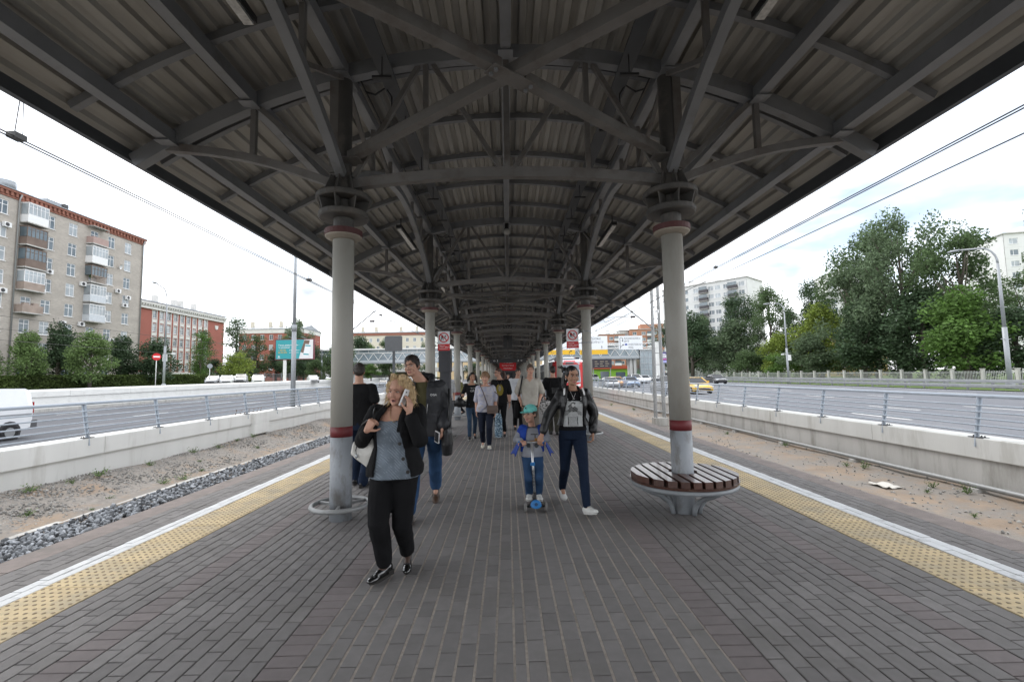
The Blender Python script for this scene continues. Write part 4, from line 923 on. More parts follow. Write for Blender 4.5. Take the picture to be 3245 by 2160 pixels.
for u in (3, 9, 20, 27): MB().b2((u, 3, 20.3), (u + 1.2, 4.2, 23.0)).build('chimney', m_cr, CR)
facade('tower_block', 'pale stepped tower block far behind the cream building', -66, 330, 1, 0, 26, 34, 16, wmS, [2 + 3.6 * i for i in range(7)], [31 - 3.1 * i for i in range(8)], m_pan)
wmT = window_mesh(1.9, 1.5, (.4,), None, .1) + (1.9, 1.5)
def tower(label, xc, yc, z, rz, W, H, D, floors, fh, cols, balc, bmat, base=None, wall=None):
    """slab block whose right front corner stands at (xc, yc)"""
    x = xc - W * math.cos(rz); y = yc - W * math.sin(rz)
    rws = [H - 1.9 - fh * i for i in range(floors)]
    t = facade('tower_block', label, x, y, z, rz, W, H, D, wmT, cols, rws, wall or m_pan, .3, m_wallc2)
    for v in rws[:floors]:
        for u in balc:
            MB().b2((u, -1.0, v - 1.25), (u + 3.0, -.94, v - .2)).b2((u, -.94, v - 1.25), (u + .06, 0, v - .2)).b2((u + 2.94, -.94, v - 1.25), (u + 3.0, 0, v - .2)).build('balcony_parapet', bmat, t)
            MB().b2((u - .03, -1.05, v - 1.4), (u + 3.03, -.003, v - 1.25)).build('balcony_slab', m_wallc2, t); MB().b2((u + .06, -.95, v - .19), (u + 2.94, -.92, v + .9)).build('balcony_glazing', m_glass, t)
    sj = MB()
    for i in range(floors): sj.b2((0, -.012, rws[i] + .86 + .45), (W, -.002, rws[i] + .89 + .45))
    tag(sj.build('panel_joint', m_wallc2, t), kind='stuff')
    side = [(1.5 + 3.4 * i) for i in range(int(D / 3.6))]
    for v in rws:
        for u in side[1:3]:
            o = put_window(wmT, t, (W + .003, u, v - .75)); o.rotation_euler = (0, 0, math.pi / 2)
    MB().b2((W * .3, 3, H + .3), (W * .45, 7, H + 2.4)).build('roof_house', m_pan, t); MB().b2((W * .6, 4, H + .3), (W * .66, 5, H + 2.0)).build('roof_house', m_pan, t)
    return t
tower('white panel tower block with dark balconies behind the near right column', 77.3, 144, zr(144), R(-49.5), 30, 31.9, 13, 9, 2.75, [9.2, 13.0, 18.3, 20.6, 23.4, 28.4], [4.2, 14.4, 24.2], m_dkb)
tower('white panel block with dark red balconies above the park trees', 134.5, 161, zr(163), R(-15), 16, 36.8, 13, 8, 2.8, [1.6, 10.5, 14.0], [4.6, 7.0 + 4.5], m_bur)
tower('pale panel tower block at the far right edge behind the trees', 146, 108, zr(112), R(-12), 20, 35.2, 14, 9, 2.9, [2, 7, 12, 17], [9], m_wallc)
RBt = tower('tall red brick tower with white balconies above the road signs', 77, 215, .5, R(-6), 18, 22.7, 18, 7, 2.9, [2, 6.2, 11.5, 15.8], [7.6], m_pan, wall=M('orange red brick', (.40, .20, .13), .9, var=.1, scale=.3))
MB().b2((5, 1, 23.0), (17.9, 9, 25.3)).build('roof_house', MATS['orange red brick'], RBt)
tower('lower red brick tower behind the left road sign', 56, 215, .5, R(-6), 12, 20.5, 16, 6, 2.9, [2, 5.5, 10.4], [6.8], m_pan, wall=MATS['orange red brick'])
facade('tower_block', 'small grey tower between the two red brick ones', 55.5, 222, .5, 0, 5, 22.8, 8, wmT, [2.5], [20.5 - 3 * i for i in range(5)], m_wallc2)
facade('yellow_house', 'low yellow house hidden among the park trees', 78, 112, zr(112), 0, 16, 12.2, 10, wmS, [2 + 3 * i for i in range(5)], [9.5, 6.2, 3], M('yellow stucco', (.40, .30, .12), .85))
facade('warehouse', 'long low white and orange building far beyond the left road', -40, 260, 1.5, 0, 60, 9.5, 20, wmT, [4 + 6 * i for i in range(9)], [6.6], M('pale orange cladding', (.55, .42, .25), .8))
# ---- glazed footbridge with stair tower
m_truss = M('bridge grey paint', (.42, .45, .47), .5, var=.06)
m_bglass = M('bridge glass', (.22, .27, .30), .12, var=.3, scale=.4, spec=.8)
fb = thing('footbridge', 'glazed pedestrian footbridge crossing the ring road beyond the platform', 'bridge', (0, 105, 5.3))
o = (0, 105, 5.3); xa, xb2 = -43.0, 30.4
MB(o).b2((xa, 104.9, 5.3), (xb2, 108.6, 5.62)).b2((xa, 104.82, 5.5), (xb2, 104.897, 6.0)).build('deck', m_truss, fb)
MB(o).b2((xa - .6, 104.2, 8.35), (xb2 + .3, 109.2, 8.65)).build('roof', m_cap, fb)
MB(o).b2((xa, 105.05, 5.98), (xb2, 105.10, 8.34)).build('pane', m_bglass, fb)
MB(o).b2((xa, 108.4, 5.98), (xb2, 108.45, 8.34)).build('pane', m_bglass, fb)
tq = MB(o); n = 33
for i in range(n):
    u = xa + (xb2 - xa) * i / n; v = xa + (xb2 - xa) * (i + 1) / n; md = (u + v) / 2
    tq.beam((u, 104.97, 6.0), (md, 104.97, 7.6), .12, .12).beam((md, 104.97, 7.6), (v, 104.97, 6.0), .12, .12).beam((u, 105.0, 7.6), (u, 105.0, 8.35), .08, .08)
tq.beam((xa, 104.95, 7.62), (xb2, 104.95, 7.62), .16, .16); tag(tq.build('truss_web', m_cap, fb), kind='stuff')
for x in (29.0, 10.4, -11.4, -36.5): MB(o).b2((x - .6, 105.6, -1.5), (x + .0, 108, 5.3)).b2((x + .25, 105.6, -1.5), (x + .85, 108, 5.3)).build('pier', m_wallc, fb)
st = MB(o).b2((30.6, 104.6, -.2), (35.2, 110, 7.3)); st.build('stair_tower', m_bglass, fb)
sq = MB(o)
for i in range(6): sq.b2((30.55 + i * .93 - .04, 104.5, -.2), (30.55 + i * .93 + .04, 104.597, 7.3))
for z in (0, 1.4, 2.8, 4.2, 5.6, 7.0): sq.b2((30.5, 104.49, z - .04), (35.25, 104.594, z + .04))
tag(sq.build('mullion', m_truss, fb), kind='stuff'); MB(o).b2((30.3, 104.3, 7.3), (35.5, 110.2, 7.55)).build('tower_roof', m_cap, fb)
ov = thing('overpass', 'dark road overpass far beyond the left road', 'bridge', (-20, 190, 1)); MB((-20, 190, 1)).b2((-90, 190, 4.6), (-6, 200, 6.2)).build('deck', m_wallc2, ov)
for x in (-80, -60, -40, -20): MB((-20, 190, 1)).b2((x, 192, -2), (x + 1.2, 198, 4.6)).build('pier', m_wallc2, ov)
# ---- gantry with road signs
m_sign = M('white sign face', (.72, .74, .76), .4, var=.02); m_ylw = M('yellow sign face', (.72, .42, .02), .45, var=.03); m_blk = M('black lettering', (.02, .02, .022), .5, var=0); m_blu = M('blue sign', (.04, .07, .30), .45, var=0); m_whl = M('white lettering', (.8, .8, .8), .5, var=0); m_rd = M('sign red', (.55, .015, .02), .4, var=.02)
ga = thing('sign_gantry', 'steel truss gantry carrying road signs over the right road', 'gantry', (30, 92, 0)); o = (30, 92, 0)
gq = MB(o); gx0, gx1 = 6.0, 31.0
for z in (7.15, 8.05):
    for y in (92.3, 93.1): gq.beam((gx0, y, z), (gx1, y, z), .12, .12)
for i in range(20):
    u = gx0 + (gx1 - gx0) * i / 20; v = gx0 + (gx1 - gx0) * (i + 1) / 20; gq.beam((u, 92.3, 7.15 if i % 2 else 8.05), (v, 92.3, 8.05 if i % 2 else 7.15), .07, .07)
tag(gq.build('truss_beam', m_cap, ga), kind='stuff'); MB(o).b2((30.3, 92.3, -.5), (30.9, 93.0, 8.2)).build('mast', m_cap, ga)
def road_sign(x0, x1, z0, z1, label, lines, yellow=None):
    t = thing('road_sign', label, 'sign', ((x0 + x1) / 2, 92.1, z0)); W = x1 - x0; H = z1 - z0
    MB().b2((-W / 2, 0, 0), (W / 2, .08, H)).build('panel', m_sign, t)
    for s_, tx, tz, al, mt in lines: text_mesh(s_, .52, mt, 'lettering', t, (tx * W - W / 2, -.006, tz * H), (math.pi / 2, 0, 0), al)
    if yellow:
        p = MB().b2((-W / 2 + .1, .01, -.95), (W / 2, .07, -.03)).build('yellow_strip', m_ylw, t)
        for i, s_ in enumerate(yellow): text_mesh(s_, .3, m_blk, 'lettering', t, (-W / 2 + .3, -.002, -.32 - .36 * i), (math.pi / 2, 0, 0), 'LEFT')
    return t
t = road_sign(22.65, 27.5, 6.72, 9.5, 'white road sign with a U turn arrow and two street names', [('ВЕЛОЗАВОДСКАЯ ул.', .22, .80, 'LEFT', m_blk), ('ЦЕНТР', .22, .60, 'LEFT', m_blk), ('АНДРОПОВА пр-т', .40, .36, 'LEFT', m_blk), ('МКАД', .40, .15, 'LEFT', m_blk)])
for o_ in t.children:
    if o_.name.startswith('lettering'): o_.scale = (.62, 1, 1)
ar = [(-2.15, -.01, .12), (-2.15, -.01, 2.1)] + [(-1.9 + .3 * math.cos(a), -.01, 2.1 + .35 * math.sin(a)) for a in np.linspace(math.pi, -.6, 9)]
MB().sweep(ar, rect(.09, .01), up=(0, 1, 0)).beam((-2.1, -.01, .5), (-1.55, -.01, .95), .09, .012, (0, 1, 0)).prism([(-1.75, 1.0), (-1.4, 1.1), (-1.5, .75)], -.016, -.004).prism([(-1.85, 1.75), (-1.55, 1.6), (-1.5, 1.95)], -.016, -.004).build('arrow', m_blk, t)
MB().b2((-1.2, -.012, .85), (-.7, -.003, 1.2)).build('metro_mark', m_blu, t)
t = road_sign(14.6, 20.35, 6.8, 9.55, 'white road sign with a yellow strip left of the U turn sign', [('(н КОЛЬЦО)', .62, .80, 'CENTER', m_blk), ('ВОЛГОГРАДСКИЙ пр-т 1 8', .5, .55, 'CENTER', m_blk)], ['направо ГУ МВД России', 'тел. (495) 694-92-29'])
for o_ in t.children:
    if o_.name.startswith('lettering'): o_.scale = (.60, 1, 1)
MB().beam((1.7, -.01, .15), (1.7, -.01, .55), .08, .012, (0, 1, 0)).prism([(1.55, .55), (1.85, .55), (1.7, .8)], -.016, -.004).build('arrow', m_blk, t)
t = road_sign(7.6, 13.75, 6.9, 9.3, 'white road sign with a yellow strip farthest left on the gantry', [], [])
p = MB().b2((-3.0, .01, -.98), (3.05, .07, -.03)).build('yellow_strip', m_ylw, t)
text_mesh('ТТК', .5, m_blk, 'lettering', t, (-2.0, -.002, -.5), (math.pi / 2, 0, 0)); MB().sweep([(1.9, 0, -.8), (1.9, 0, -.45), (2.2, 0, -.3)], rect(.1, .012), up=(0, 1, 0)).prism([(2.15, -.1), (2.15, -.5), (2.45, -.28)], -.012, 0).build('arrow', m_blk, t)
MB().beam((-1.0, -.01, .15), (-1.0, -.01, .5), .08, .012, (0, 1, 0)).prism([(-1.15, .5), (-.85, .5), (-1.0, .75)], -.016, -.004).beam((2.0, -.01, .15), (2.0, -.01, .5), .08, .012, (0, 1, 0)).prism([(1.85, .5), (2.15, .5), (2.0, .75)], -.016, -.004).build('arrow', m_blk, t)
# ---- billboards
m_teal = M('teal poster', (.035, .30, .33), .5, var=.02); m_pos = M('pale poster', (.68, .67, .67), .5, var=.03); m_skin0 = M('poster brown', (.16, .11, .085), .6)
bb = thing('billboard', 'large teal billboard with white lettering on a single post beside the left road', 'billboard', (-34.9, 75, zb(75)))
o = (-34.9, 75, zb(75))
MB(o).b2((-38.05, 75, 5.08), (-31.7, 75.35, 8.45)).build('frame', M('maroon frame', (.16, .03, .04), .5), bb)
MB(o).b2((-37.92, 74.97, 5.2), (-31.85, 74.995, 8.33)).build('poster', m_teal, bb)
MB(o).prism([(-34.15, 5.2), (-31.85, 5.2), (-31.85, 8.33), (-33.3, 8.33)], 74.958, 74.966, 'y').build('poster_photo', m_pos, bb)
MB(o).prism([(-33.9, 6.3), (-33.1, 6.0), (-32.6, 7.2), (-32.4, 8.2), (-33.28, 8.25)], 74.950, 74.957, 'y').build('poster_photo', m_skin0, bb)
MB(o).prism([(-33.5, 5.6), (-32.6, 5.5), (-32.15, 7.5), (-33.1, 7.6)], 74.942, 74.949, 'y').build('poster_photo', m_sign, bb)
MB(o).prism([(-33.12, 7.25), (-32.26, 7.2), (-32.22, 7.4), (-33.08, 7.45)], 74.935, 74.941, 'y').prism([(-33.42, 5.85), (-32.56, 5.78), (-32.52, 5.98), (-33.38, 6.05)], 74.935, 74.941, 'y').build('poster_photo', m_teal, bb)
lx = -37.5 + 34.9; zz = zb(75)
for s_, sz, z, mt, x in (('Город доверяет тебе –', .36, 7.45, m_whl, 0), ('ты решаешь!', .36, 7.07, m_whl, 0), ('1 830 000', .36, 6.62, m_ylw, 0), ('80 000 000', .36, 6.24, m_ylw, 0), ('активных граждан', .22, 6.62, m_whl, 1.75), ('мнений за 4 года', .22, 6.24, m_whl, 1.75)):
    text_mesh(s_, sz, mt, 'lettering', bb, (lx + x, -.045, z - zz), (math.pi / 2, 0, 0), 'LEFT', wx=.86)
MB(o).prism([(-37.6, 5.75), (-37.15, 5.6), (-37.6, 5.45), (-37.45, 5.6)], 74.955, 74.964, 'y').b2((-37.6, 74.955, 5.3), (-37.2, 74.964, 5.36)).build('emblem', m_whl, bb)
MB(o).b2((-36.75, 75.1, zb(75) - .3), (-36.3, 75.35, 5.08)).build('post', m_cap, bb)
for x in (-37.2, -35, -33): MB(o).beam((x, 75.1, 8.45), (x - .5, 74.3, 8.8), .06, .06).build('lamp_arm', m_pole, bb)
pb2 = thing('billboard', 'dark purple billboard on a post behind the lattice mast', 'billboard', (22.5, 60, 0)); o = (22.5, 60, 0)
MB(o).b2((20.2, 60, 3.05), (23.1, 60.3, 4.55)).build('frame', m_pole, pb2); MB(o).b2((20.25, 59.98, 3.1), (23.05, 59.997, 4.5)).build('poster', M('purple poster', (.055, .035, .16), .5), pb2)
MB(o).b2((20.25, 59.972, 3.1), (23.05, 59.979, 3.38)).build('poster_strip', M('lilac poster strip', (.35, .36, .62), .5), pb2)
q = MB(o)
for i, (z, w_) in enumerate(((4.2, .5), (4.02, .9), (3.88, .9), (3.74, .7))): q.b2((20.4, 59.965, z), (20.4 + w_, 59.978, z + .09))
q.build('lettering', m_whl, pb2); MB(o).b2((20.4, 59.965, 3.5), (21.3, 59.978, 3.62)).build('lettering', M('pink print', (.7, .15, .35), .5), pb2)
MB(o).b2((20.5, 60.1, -.5), (20.75, 60.3, 3.05)).build('post', m_pole, pb2)
# dark advert board and low kiosk under the bridge
ab = thing('advert_board', 'dark advert board hanging under the footbridge', 'billboard', (21.5, 103.9, 3.4)); MB().b2((-2.2, 0, -.1), (2.3, .25, 1.9)).build('panel', M('dark poster', (.035, .03, .04), .4), ab)
q = MB()
for i in range(9): q.b2((-1.6 + (i % 3) * 1.2, -.02, .3 + (i // 3) * .5), (-1.0 + (i % 3) * 1.2 + .3 * (i % 2), -.004, .4 + (i // 3) * .5))
q.build('lettering', M('beige print', (.5, .42, .3), .5), ab)
for x in (-1.9, 2.0): MB().b2((x - .08, .26, -4.2), (x + .08, .4, 1.6)).build('post', m_pole, ab)
gk = thing('kiosk', 'bright green kiosk with red roof beyond the road under the footbridge', 'kiosk', (25, 118, 0)); MB().b2((-4, 0, -.3), (6, 4, 3.2)).build('body', M('lime green', (.25, .50, .05), .6), gk); MB().b2((-4.2, -.4, 3.2), (6.2, 4.2, 4.0)).build('roof', M('orange red roof', (.45, .09, .04), .6), gk); MB().b2((-1, -.04, .3), (1.2, -.003, 2.6)).b2((3, -.04, 1), (5.4, -.003, 2.4)).build('window', m_glass, gk)
# ================================================================== STREET FURNITURE, TRACK EQUIPMENT, VEHICLES
# park fence on the right
ft = thing('park_fence', 'long grey picket fence with posts along the park', 'fence', (53, 30, zr(30))); o = (53, 30, zr(30))
fp = MB().b2((-.14, -.14, -.2), (.14, .14, 1.62)).b2((-.18, -.18, 1.62), (.18, .18, 1.70)).mesh('post', m_wallc2)
pk = MB(o); y = 26.0; m_fen = M('fence paint', (.42, .43, .42), .6, var=.05)
while y < 190:
    inst('post', fp, ft, (0, y - 30, zr(y) - zr(30)))
    z = zr(y)
    for h in (.22, 1.25): pk.beam((53, y + .14, z + h), (53, y + 3.36, zr(y + 3.5) + h), .035, .04)
    for i in range(1, 20): pk.b2((52.985, y + i * .172, z + .12), (53.015, y + i * .172 + .025, z + 1.45))
    y += 3.5
tag(pk.build('picket_panel', m_fen, ft, fix=False), kind='stuff')
ft2 = thing('yard_fence', 'grey mesh fence behind the parked cars on the left', 'fence', (-47, 100, zb(100))); o = (-47, 100, zb(100)); pk = MB(o)
pts = [(-62, 86), (-54, 92), (-46, 104), (-40, 120), (-34, 132)]
for (xa_, ya_), (xb_, yb_) in zip(pts[:-1], pts[1:]):
    n = 8
    for i in range(n): x = xa_ + (xb_ - xa_) * i / n; y = ya_ + (yb_ - ya_) * i / n; MB(o).b2((x - .05, y - .05, zb(y) - .2), (x + .05, y + .05, zb(y) + 2.0)).build('post', m_pole, ft2)
    m_ = 60
    for i in range(m_): x = xa_ + (xb_ - xa_) * i / m_; y = ya_ + (yb_ - ya_) * i / m_; pk.b2((x - .02, y - .02, zb(y)), (x + .02, y + .02, zb(y) + 1.85))
    pk.beam((xa_, ya_, zb(ya_) + 1.8), (xb_, yb_, zb(yb_) + 1.8), .05, .05)
tag(pk.build('picket_panel', m_pole, ft2, fix=False), kind='stuff')
# lamp posts
def lamp_post(label, x, y, z, h, dirx, diry, sleeve=True, box=False, cross=(), r=.13):
    t = thing('street_lamp', label, 'street lamp', (x, y, z), math.atan2(diry, dirx), 'street lamps')
    MB().tube([(0, 0, -.3), (0, 0, h * .42)], r, 10).build('lower_shaft', m_pole, t); MB().tube([(0, 0, h * .42), (0, 0, h * .86)], [r * .8, r * .55], 10).build('shaft', m_pole, t)
    pts = [(0, 0, h * .86)] + [(.0 + (1 - math.cos(a)) * 1.1, 0, h * .86 + math.sin(a) * h * .125) for a in np.linspace(.2, math.pi / 2, 6)] + [(2.3, 0, h * 1.0)]
    MB().tube(pts, [r * .5] * 3 + [r * .4] * (len(pts) - 3), 8).build('arm', m_pole, t)
    hq = MB().sphere((2.75, 0, h * 1.0 + .02), (.5, .17, .10), 12, 6); hq.build('lamp_head', m_roofm, t)
    if box: MB().b2((-.38, -.3, h * .27), (-.16, .1, h * .34)).build('control_box', m_pvc, t); MB().beam((0, 0, h * .345), (0, .9, h * .345), .05, .05).box((0, .9, h * .345), (.16, .4, .16)).build('camera_arm', m_pvc, t)
    for c in cross: MB().beam((0, -.75, h * c), (0, .75, h * c), .05, .05).build('cross_bar', m_pole, t)
    MB().lathe([(r * 1.9, -.3), (r * 1.9, .45), (r * 1.2, .65)], n=10).build('foot', m_pole, t)
lamp_post('tall street lamp by the no entry sign, its arm reaching left over the road', -40.3, 54.0, zb(54) - .2, 12.0, .2, -1, box=True)
lamp_post('distant street lamp to the right of the billboard', -37.5, 92.5, zb(92), 10.3, -.2, -1)
lamp_post('street lamp at the right edge in front of the tall trees', 41.0, 37.0, zr(37), 12.2, -.4, 1, cross=(.34, .56), r=.17)
lamp_post('street lamp in the middle of the right road side', 39.5, 64.0, zr(64) + .1, 11.6, -.4, 1, cross=(.36, .60), box=True, r=.14)
lamp_post('thin street lamp under the footbridge', 17.5, 98.0, zr(98), 8.5, .2, 1, r=.08)
# plain post on the left wall
t = thing('signal_post', 'tall plain grey post standing on the left wall behind the railing', 'post', (-11.62, 24.9, .17))
MB().tube([(0, 0, 0), (0, 0, 4.4)], [.125, .115], 12).build('lower_shaft', m_pole, t); MB().tube([(0, 0, 4.4), (0, 0, 9.5)], [.085, .07], 12).build('shaft', m_pole, t)
MB().b2((-.22, -.22, -.02), (.22, .22, .03)).build('base_plate', m_dark, t); MB().lathe([(.135, 4.1), (.135, 4.45)], n=12).build('sleeve', m_pole, t)
# round road signs on the left
def disc_sign(label, x, y, z, h, r, face, bar, rz):
    t = thing('road_sign', label, 'sign', (x, y, z), rz)
    MB().tube([(0, 0, -.3), (0, 0, h + r)], .045, 8).build('pole', m_cap, t)
    d = MB().lathe([(r, 0), (r, .03)], n=24, smooth=False).build('disc', face, t, (0, -.05, h)); d.rotation_euler = (math.pi / 2, 0, 0)
    if bar: MB().b2((-r * .72, -.092, h - r * .2), (r * .72, -.083, h + r * .2)).build('white_bar', m_whl, t)
disc_sign('red and white no entry sign on a thin post on the left', -45.0, 58.9, zb(59), 3.85, .46, m_rd, True, .75)
disc_sign('grey back of a round sign in front of the red building', -46.0, 71.0, zb(71), 2.9, .36, m_pole, False, .6)
# grey back of a square sign beyond the platform edge
t = thing('track_sign', 'dark back of a rectangular sign on a post beside the left track', 'sign', (-8.6, 34.5, -1.2))
MB().prism([(-.66, 4.95), (-.58, 4.87), (.58, 4.87), (.66, 4.95), (.66, 5.95), (.58, 6.03), (-.58, 6.03), (-.66, 5.95)], 0, .05, 'y').build('panel', M('dark sign back', (.075, .078, .082), .6), t)
MB().b2((-.09, .051, 0), (.09, .16, 6.0)).build('post', M('dark post', (.05, .055, .06), .6), t)
# overhead line
m_ins = M('insulator', (.04, .03, .03), .4)
def wire(label, X, z0, z1=None, double=True, y0=-6, y1=160, r=.010, sag=.0):
    t = thing('overhead_wire', label, 'wire', (X, 0, z0)); o = (X, 0, z0)
    for dx in ((-.035, .035) if double else (0,)):
        MB(o).tube([(X + dx, y, z0 + .0045 * y * 0 - sag * math.sin(math.pi * ((y - 24) % 50) / 50)) for y in np.linspace(y0, y1, 40)], r, 5).build('contact_wire' if double else 'feeder_wire', m_wire, t)
    return t, o
wt, o = wire('double contact wire above the right track', 6.1, 4.6)
MB(o).tube([(6.1, y, 5.75 - .3 * math.sin(math.pi * ((y - 24) % 50) / 50)) for y in np.linspace(-6, 160, 60)], .009, 5).build('messenger_wire', m_wire, wt)
for y in (13.0, 22, 31, 40, 50, 60): MB(o).beam((6.1, y, 4.6), (6.1, y, 5.7), .008, .008).b2((6.06, y - .06, 4.6), (6.14, y + .06, 4.66)).build('dropper', m_wire, wt)
wire('thin feeder wire beyond the right track', 9.0, 5.72, double=False, r=.014, sag=.15)
wt, o = wire('double contact wire above the left track', -6.1, 4.64)
MB(o).tube([(-6.1, y, 5.75 - .3 * math.sin(math.pi * ((y - 24) % 50) / 50)) for y in np.linspace(-6, 160, 60)], .009, 5).build('messenger_wire', m_wire, wt)
for y in (5.55, 14, 22, 31, 40, 50): MB(o).beam((-6.135, y, 4.64), (-6.1, y + .05, 5.7), .008, .008).beam((-6.065, y + .04, 4.64), (-6.1, y + .05, 5.2), .006, .006).b2((-6.16, y - .07, 4.63), (-6.04, y + .07, 4.70)).build('dropper', m_wire, wt)
tb = thing('cable_span', 'thin trolley cables crossing in front of the grey apartment block', 'cable', (-38, 40, 7))
for k, (za, zc) in enumerate(((6.9, 6.6), (6.0, 5.9), (5.2, 5.3))): MB((-38, 40, 7)).tube([(-38 - k, y, za + (zc - za) * (y - 20) / 90 - .15 * math.sin(math.pi * y / 35) ** 2) for y in np.linspace(10, 150, 30)], .016, 4).build('cable', m_wire, tb)
def mast(label, x, y, z, s_):
    t = thing('catenary_mast', label, 'mast', (x, y, z))
    MB().b2((-.34, -.3, -.25), (.34, .3, .42)).build('foundation_block', m_wallc2, t)
    q = MB(); H = 9.0
    for a, b in ((-1, -1), (1, -1), (1, 1), (-1, 1)): q.beam((a * .23, b * .16, .42), (a * .15, b * .12, H), .07, .07)
    q.build('legs', m_galv, t); q = MB(); z_ = .75; i = 0
    while z_ < H - .3:
        w_ = .23 - .08 * (z_ - .42) / (H - .42)
        for b in (-1, 1): q.beam((-w_, b * .15, z_), (w_, b * .15, z_), .07, .02)
        z_ += .62
    tag(q.build('batten_plate', m_galv, t), kind='stuff')
    a = MB().beam((-s_ * .15, 0, 5.15), (-s_ * 1.7, 0, 6.45), .06, .06).beam((-s_ * .15, 0, 7.1), (-s_ * 1.75, 0, 6.5), .04, .04); a.build('cantilever', m_galv, t)
    MB().beam((-s_ * 1.1, 0, 5.86), (-s_ * 2.9, 0, 5.80), .035, .035).build('steady_arm', m_galv, t); MB().lathe([(.05, 0), (.07, .06), (.05, .12), (.07, .18), (.05, .24)], n=8).build('insulator', m_ins, t, (-s_ * 1.35, 0, 5.83)).rotation_euler = (0, math.pi / 2, 0)
    MB().tube([(-s_ * 2.9, 0, 5.8), (-s_ * 2.75, 0, 5.55), (-s_ * 2.2, 0, 5.78)], .012, 5).build('registration_hook', m_wire, t)
    MB().b2((-.12, -.2, 6.0), (.13, -.185, 6.16)).build('number_plate', m_pvc, t); text_mesh('14', .12, m_blk, 'lettering', t, (0, -.203, 6.08), (math.pi / 2, 0, 0))
mast('lattice catenary mast on a concrete block beside the right track', 8.05, 24.4, -1.15, 1)
mast('lattice catenary mast beside the left track hidden behind the near column', -8.7, 24.4, -1.15, -1)
# train at the far right track
m_trr = M('train red', (.50, .022, .025), .3, var=.02, coat=.4); m_trg = M('train light grey', (.50, .53, .57), .35, var=.03, coat=.3); m_trd = M('train dark glass', (.025, .03, .035), .1, var=.1, spec=.7)
tr = thing('train', 'red and grey commuter train standing at the right side of the platform', 'train', (6.0, 44, -1.1))
w2, hT = 1.70, 4.5
def sect(w_, zt, zb_, n=5): 
    return [(-w_, zb_), (-w_ * 1.02, zb_ + .6), (-w_, zt - 1.1), (-w_ * .86, zt - .35), (-w_ * .45, zt), (w_ * .45, zt), (w_ * .86, zt - .35), (w_, zt - 1.1), (w_ * 1.02, zb_ + .6), (w_, zb_)]
def hull(stations, name, mat, par):
    q = MB(); vs = []; k = 10
    for y, w_, zt, zb_ in stations: vs += [(x, y, z) for x, z in sect(w_, zt, zb_)]
    n = len(stations); fs = [(i * k + j, i * k + (j + 1) % k, (i + 1) * k + (j + 1) % k, (i + 1) * k + j) for i in range(n - 1) for j in range(k)]
    fs += [tuple(range(k)), tuple(reversed(range((n - 1) * k, n * k)))]; return q.add(vs, fs, 0, False).build(name, mat, par)
hull([(1.6, w2, 4.45, .5), (2.4, w2 + .01, 4.5, .45), (26, w2 + .01, 4.5, .45)], 'body', m_trg, tr)
hull([(.0, 1.15, 4.05, 1.0), (.35, 1.38, 4.3, .75), (.9, 1.58, 4.42, .55), (1.6, w2 - .01, 4.46, .5)], 'nose', m_trr, tr)
MB().add([(-.95, -.03, 2.15), (.95, -.03, 2.15), (.88, .0, 3.75), (-.88, .0, 3.75)], [(0, 1, 2, 3)]).add([(-1.02, -.02, 2.05), (1.02, -.02, 2.05), (.94, .012, 4.0), (-.94, .012, 4.0)], [(0, 1, 2, 3)], 1).build('windscreen', [M('train windscreen', (.20, .23, .26), .15, var=.1), m_trg], tr)
MB().add([(-.96, -.025, 4.0), (.96, -.025, 4.0), (1.12, .335, 4.325), (-1.12, .335, 4.325)], [(0, 1, 2, 3)]).build('front_top_panel', m_trg, tr)
MB().add([(-.4, -.04, 3.82), (.4, -.04, 3.82), (.38, -.03, 4.0), (-.38, -.03, 4.0)], [(0, 1, 2, 3)]).build('destination_display', m_trd, tr)
MB().prism([(-1.1, 1.0), (1.1, 1.0), (1.0, 2.0), (-1.0, 2.0)], -.06, -.035, 'y').build('nose_panel', m_trr, tr)
for s_ in (-1, 1): MB().prism([(s_ * .55, 1.55), (s_ * 1.0, 1.7), (s_ * .98, 1.95), (s_ * .55, 1.8)], -.085, -.062, 'y').build('headlight', m_whl, tr)
for s_ in (-1, 1):
    for y in np.arange(3.2, 25, 2.6): MB().b2((s_ * (w2 + .005), y, 2.3), (s_ * (w2 + .045), y + 2.0, 3.25)).build('window', m_trd, tr)
    MB().b2((s_ * (w2 + .012), 2.6, .9), (s_ * (w2 + .036), 25.8, 1.5)).build('red_stripe', m_trr, tr)
MB().b2((-1.3, 1.2, .0), (1.3, 25, .5)).build('underframe', m_dark, tr)
MB().b2((-.7, 4, 4.5), (.7, 12, 4.75)).build('roof_unit', m_roofm, tr)
hull([(.30, .95, 4.36, 3.78), (.9, 1.2, 4.47, 3.9), (1.62, 1.3, 4.52, 3.9)], 'roof_brow', m_trg, tr)
hull([(26.3, w2, 4.48, .45), (52, w2, 4.48, .45)], 'second_car', m_trd, tr)
